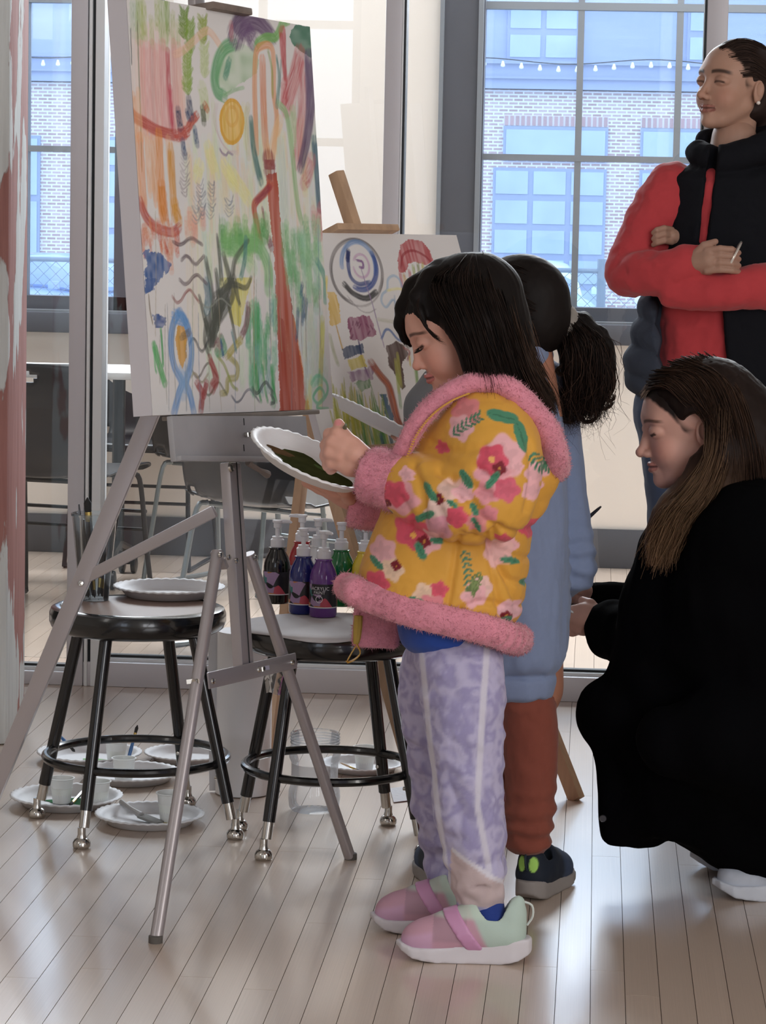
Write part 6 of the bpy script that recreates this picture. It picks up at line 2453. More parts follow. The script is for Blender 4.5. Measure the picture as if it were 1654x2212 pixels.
CR, PK, LP, MR = '#d9566b', '#e08a93', '#ecb3b8', '#7e1f2c'
for a in [(1090, 965, 44, LP), (1068, 990, 36, '#e7a5ae'), (1010, 880, 30, '#e08a8c'), (1000, 912, 26, LP), (985, 1030, 26, '#eac3b6'), (1010, 1035, 22, LP), (1060, 1035, 26, '#e59aa2'), (1100, 1030, 26, '#d9667a'), (880, 1060, 36, '#e5a3aa'), (960, 1085, 32, '#eccac0'), (955, 1120, 32, '#d99aa8'), (1000, 1088, 22, CR), (900, 1130, 36, CR), (935, 1150, 28, LP), (1095, 1140, 17, CR), (1100, 1160, 22, LP), (1085, 1175, 30, '#ecb9b5'), (1050, 1245, 24, '#ecc1b8'), (1035, 1262, 26, LP), (935, 1262, 26, '#ecc9ae'), (963, 1250, 18, CR), (948, 1290, 30, PK), (1040, 1320, 20, '#e38a90'), (1110, 1300, 24, '#ecb9c0'), (1148, 1130, 22, CR), (1065, 1080, 18, PK), (1040, 1100, 22, '#d98a8a'), (840, 1180, 30, LP), (862, 1215, 24, '#ecc9ae'), (830, 1245, 26, CR), (1160, 1000, 24, LP), (1150, 1035, 20, LP), (960, 955, 14, CR), (890, 1010, 16, LP), (1120, 985, 12, LP)]:
    flower(*a, ph=a[0])
flower(1068, 970, 31, CR, '#f0b26a')
flower(905, 1140, 30, CR, '#f2b65c')
flower(868, 1052, 28, CR)
flower(998, 1090, 22, CR)
for a in ((1084, 988, 14), (960, 1054, 12), (928, 1152, 14), (1102, 1310, 10), (850, 1075, 9), (870, 1205, 11)):
    flower(*a, MR, '#c98a3c', 4)
for a in ((1070, 1012, 19, 9, -.9), (1015, 1010, 18, 9, .9), (940, 1040, 22, 10, .9), (930, 1095, 24, 9, -.5), (1035, 1072, 15, 8, 1.2), (1040, 1105, 14, 7, 1.0), (955, 1150, 13, 7, .2), (921, 1172, 18, 10, 1.1), (1108, 1192, 17, 8, .3), (915, 1275, 16, 8, .2), (1095, 1325, 18, 9, -.6), (1113, 1345, 18, 6, 1.4), (1085, 886, 30, 12, .2), (1125, 925, 30, 12, 1.2), (990, 1062, 12, 6, .5), (850, 1095, 10, 6, 0), (1045, 1335, 12, 5, .6), (826, 1205, 18, 8, .6), (812, 1262, 16, 7, -.4), (1140, 1250, 14, 6, 1.0)):
    leaf(*a)
sprig([(985, 925), (1010, 905), (1035, 890)])
sprig([(1012, 1170), (1020, 1205), (1025, 1240)])
sprig([(1150, 960), (1165, 985), (1180, 1000)])
sprig([(1045, 1215), (1038, 1235), (1030, 1250)], '#7b8f55')
jacket = girl.sk('jacket', (V, Q), M_shiny, jc_)

# fleece trim: hood edge, cuffs, hem; fibres stand on each


def trim(name, build, n, lo, hi, res=.004, parent=None):
    s = Sculpt(lo, hi, res)
    build(s)
    V, Q = s.mesh(1)
    N_ = normals(V, Q)
    V = V + N_ * (.0035 * (fbm(V, 70, 41) - .5) + .004 * (fbm(V, 28, 43) - .5))[:, None]
    c = np.tile(PNK, (len(V), 1)) * (1 + .22 * (fbm(V, 45, 44) - .5))[:, None]
    ob = girl.sk(name, (V, Q), M_fur, c, parent=parent or jacket)
    fz_ = fuzz(V, Q, n, .0055, .00055, 9, c)
    f_ = girl.sk('fleece_pile', fz_[:2], M_fur, fz_[2], parent=parent or jacket)
    f_['kind'] = 'stuff'
    return ob


hoodp = [G(866, 982, -.088), G(884, 945, -.098), G(908, 907, -.105), G(944, 868, -.110), G(981, 842, -.113), G(1022, 826, -.114), G(1072, 824, -.110), G(1108, 845, -.104), G(1142, 880, -.094), G(1172, 916, -.078), G(1192, 958, -.055), G(1200, 1000, -.02), G(1200, 1005, .02), G(1190, 955, .055), G(1165, 910, .08), G(1120, 870, .098), G(1060, 848, .105), G(990, 852, .10), G(935, 890, .085), G(890, 945, .06), G(862, 990, .03)]
hoodr = [.0165, .0165, .017, .0175, .0175, .018, .019, .020, .0215, .0225, .024, .0245, .0245, .024, .023, .022, .021, .02, .019, .018, .017]
trim('hood_trim', lambda s: s.chain(hoodp, hoodr, smooth=50), 9000, G(830, 1060, 0) - [0, .16, 0], G(1250, 780, 0) + [0, .16, 0])
trim('cuff', lambda s: s.chain([G(860, 1042, -.085), G(815, 1030, -.068)], [.052, .050], k=.0).half(G(795, 1025, -.06), G(795, 1025, -.06) - G(860, 1045, -.085)), 4500, G(770, 1120, 0) - [0, .2, 0], G(900, 960, 0) + [0, .06, 0], .0036)
trim('cuff', lambda s: s.chain([G(828, 1098, .105), G(778, 1092, .095)], [.044, .042]).half(G(755, 1085, .09), (-1, 0, .1)), 2500, G(700, 1160, 0) - [0, .0, 0], G(880, 1030, 0) + [0, .22, 0], .0036)
# hem band follows the sheared lower edge


def hem(s):
    a = [(752, 1268), (800, 1292), (870, 1318), (960, 1340), (1040, 1358), (1102, 1378)]
    ring = []
    for (x, y), ry in zip(a, (.06, .105, .138, .150, .140, .085)):
        ring.append(G(x, y, -ry))
    back = G(1118, 1382, 0)
    ring.append(back)
    for (x, y), ry in list(zip(a, (.06, .105, .138, .150, .140, .085)))[::-1][:-2]:
        ring.append(G(x, y, ry))
    s.chain(ring, .0262, flat=.55, fdir=vec(0, 1, 0), smooth=40)
    s.chain([G(748, 1268, -.05), G(770, 1278, -.09)], [.022, .026])


trim('hem_trim', hem, 9000, G(700, 1450, 0) - [0, .24, 0], G(1180, 1200, 0) + [0, .24, 0])
# inner lining of the far flap, hanging lower at the front
s = Sculpt(G(740, 1420, 0) - [0, .02, 0], G(900, 1240, 0) + [0, .14, 0], .004)
s.box(G(815, 1325, .055), (.044, .012, .062), R=[[1, .25, -.05], [-.25, 1, 0], [.05, 0, 1]], rnd=.011)
V, Q = s.mesh(1)
c = np.tile(PNK * .9, (len(V), 1)) * (1 + .25 * (fbm(V, 60, 51) - .5))[:, None]
lin_ = girl.sk('lining', (V, Q), M_fur, c, parent=jacket)
fz_ = fuzz(V, Q, 2500, .005, .0005, 10, c)
f_ = girl.sk('fleece_pile', fz_[:2], M_fur, fz_[2], parent=jacket)
f_['kind'] = 'stuff'
# zip teeth along the front edge and yellow ribbon pull
Mz = mat('brass_zip', '#c9963f', rough=.4, metal=.6)
mb = MB()
zp = spline(np.array([G(878, 990, -.112), G(902, 936, -.126), G(936, 894, -.133), G(975, 866, -.138), G(1012, 850, -.140)]), 44)
for k in range(0, 44):
    mb.box(zp[k], (.0045, .003, .0022), None)
girl.part('zip_teeth', mb, Mz, parent=jacket, smooth=False)
mb = MB()
zp = spline(np.array([G(774, 1330, .03), G(771, 1375, .03), G(768, 1392, .028)]), 5)
mb.tube(zp, [.0075, .008, .007, .006, .004], 8)
girl.part('zip_tape', mb, mat('olive_tape', '#a78a3c', rough=.7), parent=jacket)
mb = MB()
lp_ = spline(np.array([G(770, 1390, .025), G(778, 1410, .022), G(766, 1424, .02), G(750, 1430, .02), G(757, 1414, .028), G(768, 1396, .03)]), 20)
for a, b_ in zip(lp_[:-1], lp_[1:]):
    mb.bar(a, b_ + (b_ - a) * .2, .007, .0012, side=(0, 1, 0.3))
girl.part('zip_pull_ribbon', mb, mat('mustard_ribbon', '#b98b32', rough=.7), parent=jacket)

# ---- blue shirt hem
s = Sculpt(G(820, 1440, 0) - [0, .16, 0], G(1080, 1280, 0) + [0, .16, 0], .005)
s.loft([gl(1400, 868, 1040, .10), gl(1370, 862, 1060, .118), gl(1300, 850, 1070, .12)], rnd=.02)
V, Q = s.mesh(1)
V += normals(V, Q) * (.006 * (fbm(V, 25, 3) - .5))[:, None]
girl.sk('shirt', (V, Q), M_cloth, np.tile(cvec('#2e4c9c'), (len(V), 1)))

# ---- lavender tie-dye leggings
s = Sculpt(G(840, 1960, 0) - [0, .2, 0], G(1110, 1350, 0) + [0, .24, 0], .004)
s.loft([gl(1440, 885, 1072, .115), gl(1400, 888, 1070, .112), gl(1370, 890, 1062, .10)], rnd=.02)
NL = [G(1000, 1440, -.055), G(1003, 1560, -.075), G(1008, 1690, -.085), G(1015, 1760, -.088), G(1034, 1850, -.088), G(1040, 1925, -.088)]
FL = [G(946, 1440, .06), G(950, 1560, .08), G(958, 1690, .10), G(968, 1780, .11), G(985, 1880, .12), G(992, 1930, .12)]
NLr, FLr = [.068, .060, .050, .047, .043, .039], [.066, .058, .050, .046, .042, .038]
s.chain(NL, NLr, k=.03, smooth=14)
s.chain(FL, FLr, k=.03, smooth=14)
s.chain([G(1038, 1927, -.088), G(1039, 1940, -.088)], [.043, .043], k=.004)
s.chain([G(990, 1915, .12), G(991, 1928, .12)], [.042, .042], k=.004)
s.half(G(1040, 1950, 0), (0, 0, -1))
V, Q = s.mesh(1)
N_ = normals(V, Q)
qq = np.column_stack([V[:, 0] * 1.3 + V[:, 2] * .5, V[:, 1], V[:, 2] * .9])
wr = fbm(qq + .02 * np.column_stack([fbm(V, 30, 1), fbm(V, 30, 2), fbm(V, 30, 4)]), 24, 60)
low = sstep(.75, .2, V[:, 2])
mid = np.exp(-((V[:, 2] - .34) / .10) ** 2) + 1.2 * np.exp(-((V[:, 2] - .15) / .07) ** 2) + .35 * np.exp(-((V[:, 2] - .58) / .1) ** 2)
fold = np.sin((V[:, 2] * 1.0 + .45 * V[:, 0] * np.sign(fbm(V, 6, 33) - .5)) * 105 + 7 * fbm(V, 14, 35))
V = V + N_ * ((wr - .5) * (.007 + .010 * low) + .0032 * mid * fold * sstep(.35, .65, fbm(V, 18, 36)))[:, None]
ta = fbm(V + .03 * (np.column_stack([fbm(V, 25, 7), fbm(V, 25, 8), fbm(V, 25, 9)]) - .5), 22, 71, 4)
ta = .5 + .5 * np.sin(ta * 26)
c = mixc(np.tile(cvec('#b9b4d2'), (len(V), 1)), np.tile(cvec('#8f89b5'), (len(V), 1)), ta * .75)
ux = (V[:, 0] - G(1000, 1100)[0]) * 1232 + 1000
uz = 1100 - (V[:, 2] - G(1000, 1100)[2]) * 1232
ns = (V[:, 1] < GY + .01)
for line in ([(925, 1390), (945, 1560), (965, 1700), (990, 1860), (1002, 1940)], [(1062, 1400), (1056, 1560), (1052, 1700), (1078, 1830), (1084, 1940)]):
    P = np.array(line, float)
    xl_ = np.interp(uz, P[:, 1], P[:, 0])
    c = mixc(c, np.tile(cvec('#d3d0de'), (len(V), 1)), sstep(9, 4, np.abs(ux - xl_)) * ns * .9)
cut_ = 1800 + (ux - 1000) * .62
mesh_p = sstep(-6, 6, uz - cut_) * ns * (ux > 998) * (uz < 1924)
c = mixc(c, np.tile(cvec('#c7b4b4'), (len(V), 1)), mesh_p * .95)
c = mixc(c, np.tile(cvec('#d9d6e0'), (len(V), 1)), sstep(8, 3, np.abs(uz - cut_)) * ns * (ux > 1000))
leg_ob = girl.sk('leggings', (V, Q), M_cloth, c)

# ---- socks and shoes


def shoe(person, cen, fwd, L_, kind, lift=0.0, res=.0032):
    """Trainer; cen = floor point under the middle of the foot. x forward, y left, z up, metres."""
    f = unit(np.array(fwd) * [1, 1, 0])
    up = vec(0, 0, 1)
    M = np.array([f, np.cross(up, f), up])
    u = L_ / .22
    s = Sculpt((-.135 * u, -.06 * u, -.004), (.135 * u, .06 * u, .13 * u), res)
    up_sdf = s
    s.chain([(-.075 * u, 0, .052 * u), (0, 0, .050 * u), (.06 * u, 0, .040 * u), (.088 * u, 0, .034 * u)], [.036 * u, .036 * u, .034 * u, .026 * u], k=.01, smooth=10)
    s.chain([(-.078 * u, 0, .055 * u), (-.086 * u, 0, .088 * u), (-.098 * u, 0, .112 * u)], [.032 * u, .026 * u, .010 * u], k=.012)
    s.chain([(-.045 * u, 0, .070 * u), (-.02 * u, 0, .078 * u), (.03 * u, 0, .062 * u)], [.034 * u, .028 * u, .026 * u], k=.015)
    s.cap((-.050 * u, 0, .085 * u), (-.056 * u, 0, .16 * u), .030 * u, .031 * u, k=.006, op='s')
    s.half((0, 0, .022 * u), (0, 0, -1))
    up_f = s.f.copy()
    V, Q = s.mesh(1)
    x, y, z = (V / u).T
    if kind == 'pink':
        c = np.tile(cvec('#c59aab'), (len(V), 1))
        c = mixc(c, np.tile(cvec('#a98896'), (len(V), 1)), ((x > -.005) & (x < .055)) * sstep(.035, .045, z) * .8)
        c = mixc(c, np.tile(cvec('#cba3c0'), (len(V), 1)), sstep(.052, .060, x) * sstep(.062, .050, z + .25 * (x - .06)) * .9)
        c = mixc(c, np.tile(cvec('#b8cbc2'), (len(V), 1)), sstep(-.030, -.040, x - .5 * (z - .05)))
        c = mixc(c, np.tile(cvec('#c5d6c9'), (len(V), 1)), sstep(.078, .088, z) * (x > -.06) * .8)
        sole_c = '#d6d2d8'
    elif kind == 'navy':
        c = np.tile(cvec('#1e2531'), (len(V), 1))
        c = mixc(c, np.tile(cvec('#3c4a63'), (len(V), 1)), sstep(.0, .03, x) * .8)
        for sy in (-1, 1):
            g = np.hypot((y - sy * .013) / .009, (z - .080) / .016)
            c = mixc(c, np.tile(cvec('#a6d66a'), (len(V), 1)), sstep(1.1, .9, g) * (x < -.07))
        sole_c = '#8d8784'
    elif kind == 'white':
        c = np.tile(cvec('#b9c0cc'), (len(V), 1)) * (1 + .2 * (fbm(V, 60, 2) - .5))[:, None]
        c = mixc(c, np.tile(cvec('#7b8494'), (len(V), 1)), sstep(.04, .06, z) * .6)
        sole_c = '#c3c8d2'
    else:
        c = np.tile(cvec('#d8d6da'), (len(V), 1))
        c = mixc(c, np.tile(cvec('#8d2430'), (len(V), 1)), sstep(.05, .06, z) * .8)
        sole_c = '#dcdade'
    o = np.asarray(cen, float) + vec(0, 0, lift)
    up_ = person.sk('shoe', (V @ M + o, Q), M_shoe, c)
    s = Sculpt((-.135 * u, -.06 * u, -.006), (.135 * u, .06 * u, .07 * u), res)

    def fn(X, Y, Z):
        xx = X / u
        w = np.interp(xx, [-.125, -.118, -.09, -.04, .02, .06, .095, .115, .122], [.004, .020, .034, .034, .036, .041, .036, .022, .004]).astype(np.float32) * u
        z0 = np.interp(xx, [-.125, -.10, -.07, .05, .09, .122], [.020, .006, .0, .0, .005, .022]).astype(np.float32) * u
        z1 = np.interp(xx, [-.125, -.09, -.02, .04, .09, .122], [.046, .046, .036, .028, .026, .034]).astype(np.float32) * u
        q = np.maximum(np.abs(Y) - w, np.maximum(z0 - Z, Z - z1))
        return np.maximum(q, np.abs(xx * u) - .124 * u) + 0 * Z
    s.put(fn, (-.125 * u, -.05 * u, 0), (.125 * u, .05 * u, .05 * u))
    V2, Q2 = s.mesh(2)
    c2 = np.tile(cvec(sole_c), (len(V2), 1)) * (1 + .1 * (fbm(V2, 40, 3) - .5))[:, None]
    person.sk('sole', (V2 @ M + o, Q2), M_sole, c2, parent=up_)

    def tl(p):
        return (np.array(p) * u) @ M + o
    if kind == 'pink':
        s3 = Sculpt((-.135 * u, -.06 * u, -.004), (.135 * u, .06 * u, .13 * u), res)
        s3.f = up_f - .0032
        ca_, sa_ = cos(.62), -sin(.62)
        s3.f = np.maximum(s3.f, (np.abs((s3.ax[0][:, None, None] - .002 * u) * ca_ + (s3.ax[2][None, None, :] - .06 * u) * sa_) - .0135 * u) + 0 * s3.ax[1][None, :, None]).astype(np.float32)
        V3, Q3 = s3.mesh(1)
        person.sk('strap', (V3 @ M + o, Q3), mat('pink_strap', attr=True, rough=.4), np.tile(cvec('#c892b8'), (len(V3), 1)), parent=up_)
    lpb = spline(np.array([tl((-.105, 0, .112)), tl((-.122, 0, .105)), tl((-.124, 0, .085)), tl((-.114, 0, .068))]), 10)
    person.part('heel_loop', MB().tube(lpb, .0022 * u, 6), mat('loop_' + kind, {'pink': '#cfd6d2', 'navy': '#23303a', 'white': '#c7ccd4', 'red': '#cfcdd2'}[kind], rough=.7), parent=up_)
    return up_


def sock(person, a, b_, r, col):
    s = Sculpt(np.minimum(a, b_) - .05, np.maximum(a, b_) + .05, .004)
    s.cap(a, b_, r, r)
    V, Q = s.mesh(1)
    return person.sk('sock', (V, Q), M_cloth, np.tile(cvec(col), (len(V), 1)))


n_c = (PZ(880, 2066) + PZ(1122, 2078)) / 2
f_c = (PZ(838, 2012) + PZ(1040, 2012)) / 2
shoe(girl, n_c, (-1, .0, 0), .207, 'pink')
shoe(girl, f_c, (-1, .02, 0), .207, 'pink')
sock(girl, G(1046, 1925, -.088), n_c + vec(.045, 0, .058), .030, '#2a3f86')
sock(girl, G(990, 1920, .12), f_c + vec(.045, 0, .058), .029, '#2a3f86')

# ---- plate in her far hand, brush in her near fist (things of their own)
ax = unit(vec(.915, 0.0, -.40))
by = unit(vec(.06, cos(radians(8)), sin(radians(8))))
nz_ = unit(np.cross(ax, by))
by = np.cross(nz_, ax)
gp_ = plate('tilted paper plate of dark green paint held by the child in yellow', (0, 0, 0), paint=[(.01, .0, .075, .062, '#3a3d24', 21), (.02, .02, .035, .022, '#4a5a33', 22), (-.05, .015, .03, .02, '#5a4632', 23)])
gp_.matrix_world = Matrix(((ax[0], by[0], nz_[0], pl_c[0]), (ax[1], by[1], nz_[1], pl_c[1]), (ax[2], by[2], nz_[2], pl_c[2]), (0, 0, 0, 1)))
brush('green tipped brush gripped in the fist of the child in yellow', [G(747, 917, -.078), G(722, 988, .06)], .005, mat('olive_handle', '#66705a', rough=.4))

# ================================================================== child in the blue sweatshirt
KY = 5.15


def K(px, py, dy=0.0):
    return PY(px, py, KY + dy)


def kl(py, pxa, pxb, ry, Y0=None, dy=0.0, fn=None):
    fn = fn or K
    a, b_ = fn(pxa, py), fn(pxb, py)
    return (a[2], (a[0] + b_[0]) / 2, (Y0 or KY) + dy, abs(b_[0] - a[0]) / 2, ry)


kid = Person('person', 'child with a long dark ponytail in a blue sweatshirt and rust trousers', 'person', (-.06, KY, 0))
kf0 = unit(vec(-.86, .50, 0))
k_f = unit(kf0 * cos(.12) - vec(0, 0, sin(.12)))
k_u = unit(vec(0, 0, 1) - k_f * k_f[2])
k_c, k_h = K(1112, 682), .205
SK2 = '#a87560'
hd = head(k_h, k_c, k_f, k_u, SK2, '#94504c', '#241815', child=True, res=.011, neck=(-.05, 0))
s = Sculpt(K(960, 1560, 0) - .3, K(1300, 760, 0) + .35, .008)
s.chain([K(1110, 790), K(1115, 900), K(1125, 1150), K(1125, 1480)], [.045, .075, .075, .08], k=.02)
s.chain([K(1176, 860, .07), K(1228, 1200, .09), K(1165, 1235, .22)], [.034, .028, .02], k=.02)
s.chain([K(1060, 860, -.05), K(1040, 1080, -.02), K(980, 1080, .12)], [.034, .028, .02], k=.02)
for q, r in (([K(1165, 1235, .22), K(1140, 1228, .26)], [.02, .022]),):
    s.chain(q, r, k=.01)
for a in range(4):
    s.chain([K(1142, 1222 + a * 9, .26), K(1120, 1218 + a * 9, .285), K(1124, 1226 + a * 9, .30)], [.009, .0085, .008], k=.004)
s.chain([K(1150, 1220, .25), K(1132, 1206, .262), K(1122, 1204, .27)], [.011, .009, .008], k=.004)
tv, tq = s.mesh(1)
V, Q, C_ = join([hd, (tv, tq, np.tile(cvec(SK2), (len(tv), 1)))])
body = kid.sk('body', (V, Q), M_skin, C_)
# hair: smooth cap, scrunchie, ponytail
Rm = np.array([k_f, np.cross(k_u, k_f), k_u])
fm = lambda p: head_pt(k_h, k_c, k_f, k_u, p)
s = Sculpt(K(990, 900, 0) - [0, .2, 0], K(1340, 540, 0) + [0, .2, 0], .0045)
s.ell(fm((-.075, 0, .12)), np.array((.465, .385, .43)) * k_h, Rm)
s.ell(fm((-.20, 0, -.10)), np.array((.30, .31, .28)) * k_h, Rm, k=.02)
s.ell(fm((.42, 0, -.22)), np.array((.40, .44, .42)) * k_h, Rm, k=.012, op='s')
s.ell(fm((.06, -.33, -.20)), np.array((.22, .16, .22)) * k_h, Rm, k=.01, op='s')
s.ell(fm((.06, .33, -.20)), np.array((.22, .16, .22)) * k_h, Rm, k=.01, op='s')
s.chain([K(1175, 690, .0), K(1212, 706, .0)], [.05, .028], k=.03)
V, Q = s.mesh(1)
N_ = normals(V, Q)
V = V + N_ * (.0014 * (noise3(V @ np.diag([60, 60, 25]), 3, 4) - .5))[:, None]
HC = np.tile(cvec('#15100f'), (len(V), 1)) * (1 + .5 * (fbm(V, 40, 8) - .5))[:, None]
hair = kid.sk('hair', (V, Q), M_hair, HC)
s = Sculpt(K(1180, 960, 0) - [0, .15, 0], K(1380, 640, 0) + [0, .15, 0], .0045)
s.chain([K(1222, 705), K(1250, 728), K(1270, 775), K(1268, 825), K(1255, 862), K(1248, 880)], [.028, .044, .052, .046, .032, .016], smooth=12)
V, Q = s.mesh(1)
N_ = normals(V, Q)
V = V + N_ * (.012 * (fbm(V @ np.diag([1, 1, .35]), 55, 4) - .5))[:, None]
kid.sk('ponytail', (V, Q), M_hair, np.tile(cvec('#110c0b'), (len(V), 1)), parent=hair)
gd = [[K(1222, 712, -.01), K(1225, 770, -.03), K(1232, 830, -.02), K(1212, 880, -.01), K(1225, 910, -.01)],
      [K(1225, 700, -.02), K(1245, 750, -.05), K(1245, 830, -.04), K(1238, 890, -.03), K(1265, 912, -.02)],
      [K(1225, 695, -.01), K(1270, 740, -.055), K(1275, 820, -.05), K(1262, 880, -.03), K(1255, 905, -.02)],
      [K(1225, 692, 0), K(1292, 740, -.04), K(1305, 810, -.04), K(1285, 880, -.03), K(1290, 910, -.02)],
      [K(1225, 690, .01), K(1300, 735, .0), K(1318, 810, .0), K(1300, 870, 0), K(1312, 895, 0)]]
sv = strands(gd, 1500, .006, .0008, 13, ('#0e0a09', '#2a1d18'), end_jit=2.2, wave=.006)
sv2 = strands(gd, 120, .010, .0005, 14, ('#2a1d18', '#4a372d'), end_jit=3.2, wave=.014)
hk = []
for a, b_, c_, d_, e_ in (((1235, 850), (1212, 880), (1208, 905), (1228, 914), (1240, 902)), ((1255, 860), (1246, 890), (1258, 912), (1280, 908), (1284, 892)), ((1280, 850), (1290, 880), (1306, 884), (1318, 872), (1308, 862)), ((1225, 770), (1212, 790), (1200, 800), (1206, 812), (1216, 806)), ((1300, 770), (1318, 800), (1322, 830), (1316, 850), (1308, 856)), ((1290, 840), (1300, 862), (1316, 866), (1322, 858), (1314, 850))):
    g_ = [K(*q, -.03) for q in (a, b_, c_, d_, e_)]
    hk.append(strands([g_, [q + vec(.006, .01, .002) for q in g_]], 70, .0016, .0006, len(hk) + 50, ('#15100d', '#3a2a22'), end_jit=1.3))
gd2 = [[K(1060, 590, -.03), K(1110, 575, -.06), K(1165, 610, -.07), K(1195, 660, -.055), K(1220, 702, -.01)], [K(1050, 640, -.06), K(1110, 640, -.09), K(1160, 665, -.085), K(1195, 690, -.06), K(1220, 705, -.01)], [K(1090, 720, -.09), K(1130, 725, -.09), K(1170, 725, -.075), K(1200, 716, -.05), K(1222, 708, -.01)]]
sv3 = strands(gd2, 500, .003, .0007, 15, ('#0e0a09', '#2a1d18'), end_jit=.6)
V, Q, C_ = join([sv, sv2, sv3] + hk)
so = kid.sk('hair_strands', (V, Q), M_hair, C_, parent=hair)
so['kind'] = 'stuff'
s = Sculpt(K(1180, 770, 0) - [0, .08, 0], K(1260, 650, 0) + [0, .08, 0], .0035)
n = 12
cs = K(1220, 706)
du1 = unit(vec(-.2, .55, .55))
du2 = unit(np.cross(du1, vec(.9, 0, -.35)))
for k in range(n):
    a = 2 * pi * k / n
    s.ell(cs + (du1 * cos(a) + du2 * sin(a)) * .028, (.014 + .003 * (k % 2),) * 3, k=.006)
V, Q = s.mesh(1)
V += normals(V, Q) * (.004 * (fbm(V, 120, 3) - .5))[:, None]
kid.sk('scrunchie', (V, Q), M_cloth, np.tile(cvec('#8b857f'), (len(V), 1)) * (1 + .5 * (fbm(V, 90, 3) - .5))[:, None], parent=hair)
# sweatshirt
s = Sculpt(K(960, 1530, 0) - [0, .2, 0], K(1330, 740, 0) + [0, .34, 0], .005)
s.loft([kl(775, 1075, 1165, .06), kl(815, 1050, 1200, .095), kl(900, 1030, 1218, .115), kl(1000, 1022, 1222, .12), kl(1150, 1018, 1226, .125), kl(1300, 1016, 1230, .13), kl(1400, 1020, 1228, .13), kl(1446, 1032, 1216, .122)], p=2.3, rnd=.03)
s.loft([kl(1440, 1040, 1210, .118), kl(1494, 1048, 1202, .112)], k=.006, rnd=.012, p=2.3)
s.chain([K(1172, 845, .07), K(1203, 1000, .10), K(1228, 1150, .10), K(1236, 1222, .10)], [.058, .046, .042, .044], k=.02, smooth=10)
s.chain([K(1236, 1230, .10), K(1210, 1245, .15), K(1175, 1240, .21)], [.048, .042, .032], k=.012)
s.chain([K(1062, 850, -.055), K(1040, 1000, -.05), K(1035, 1080, -.02), K(990, 1085, .10)], [.06, .05, .045, .034], k=.02, smooth=10)
s.chain([K(1075, 785, -.03), K(1110, 768, -.065), K(1150, 765, -.055), K(1172, 770, .0), K(1150, 768, .05), K(1100, 775, .06)], .022, k=.01, smooth=16)
V, Q = s.mesh(1)
N_ = normals(V, Q)
fold = fbm(np.column_stack([V[:, 0] * 1.5 + V[:, 2] * .25, V[:, 1] * 1.5, V[:, 2] * .45]), 16, 61)
elb = np.exp(-(np.linalg.norm(V - K(1245, 1215, .08), axis=1) / .07) ** 2)
V = V + N_ * ((fold - .5) * .022 + .004 * elb * np.sin(V[:, 2] * 210 + 9 * fbm(V, 14, 6)))[:, None]
c = np.tile(cvec('#7e8cab'), (len(V), 1)) * (1 + .08 * (fbm(V, 200, 6) - .5))[:, None]
kid.sk('sweatshirt', (V, Q), M_cloth, c)
# trousers
s = Sculpt(K(920, 1900, 0) - [0, .2, 0], K(1250, 1450, 0) + [0, .25, 0], .0045)
s.loft([kl(1530, 1056, 1194, .10), kl(1470, 1056, 1196, .10)], rnd=.02)
s.chain([K(1138, 1510, -.035), K(1146, 1620, -.04), K(1145, 1720, -.045), K(1142, 1770, -.05), K(1142, 1812, -.05)], [.050, .046, .040, .037, .036], k=.02, smooth=12)
s.chain([K(1088, 1500, .06), K(1062, 1620, .07), K(1030, 1720, .08), K(990, 1790, .09), K(968, 1840, .10)], [.050, .046, .040, .037, .035], k=.02, smooth=12)
V, Q = s.mesh(1)
N_ = normals(V, Q)
lowk = sstep(.28, .10, V[:, 2])
V = V + N_ * ((fbm(V @ np.diag([1.2, 1.2, .9]), 26, 63) - .5) * .011 + .004 * lowk * np.sin(V[:, 2] * 170 + 8 * fbm(V, 12, 5)))[:, None]
kid.sk('trousers', (V, Q), M_cloth, np.tile(cvec('#82473a'), (len(V), 1)) * (1 + .1 * (fbm(V, 150, 6) - .5))[:, None])
hl = PZ(1140, 1946)
shoe(kid, hl + vec(.03, .085, 0), (.33, .94, 0), .195, 'navy')
h2 = PZ(950, 1922)
shoe(kid, h2 + vec(-.01, .06, 0), (-.25, .95, 0), .195, 'navy')
brush('dark thin brush held by the child in the blue sweatshirt', [K(1298, 1094, .12), K(1225, 1158, .14)], .0035, M_bh[0])

# ================================================================== child in grey top and red trousers, behind
TY = 5.83


def T3(px, py, dy=0.0):
    return PY(px, py, TY + dy)


kid3 = Person('person', 'child in grey top and red trousers standing behind the yellow jacket', 'person', (-.2, TY, 0))
tf = unit(vec(-.80, .60, 0))
t_c, t_h = T3(1015, 735), .20
t_f = unit(tf - vec(0, 0, .2))
t_u = unit(vec(0, 0, 1) - t_f * t_f[2])
hd = head(t_h, t_c, t_f, t_u, '#c59580', '#a35c58', '#241815', child=True, res=.014, neck=(-.05, 0))
s = Sculpt(T3(860, 1560, 0) - .3, T3(1130, 780, 0) + .3, .010)
s.chain([T3(1010, 830), T3(1020, 900), T3(1040, 1150), T3(1045, 1400)], [.045, .07, .07, .075], k=.02)
s.chain([T3(950, 850, -.03), T3(915, 915, -.06), T3(880, 945, -.1)], [.032, .024, .018], k=.01)
for a in range(4):
    s.chain([T3(880, 945, -.09 - .012 * a), T3(862, 948, -.10 - .012 * a), T3(848, 943, -.10 - .012 * a)], [.009, .008, .007], k=.004)
s.chain([T3(884, 938, -.08), T3(868, 926, -.085)], [.011, .008], k=.004)
s.chain([T3(1080, 860, .08), T3(1070, 1020, .12), T3(1000, 1010, .22)], [.032, .026, .02], k=.01)
tv, tq = s.mesh(1)
V, Q, C_ = join([hd, (tv, tq, np.tile(cvec('#c59580'), (len(tv), 1)))])
kid3.sk('body', (V, Q), M_skin, C_)
Rm = np.array([t_f, np.cross(t_u, t_f), t_u])
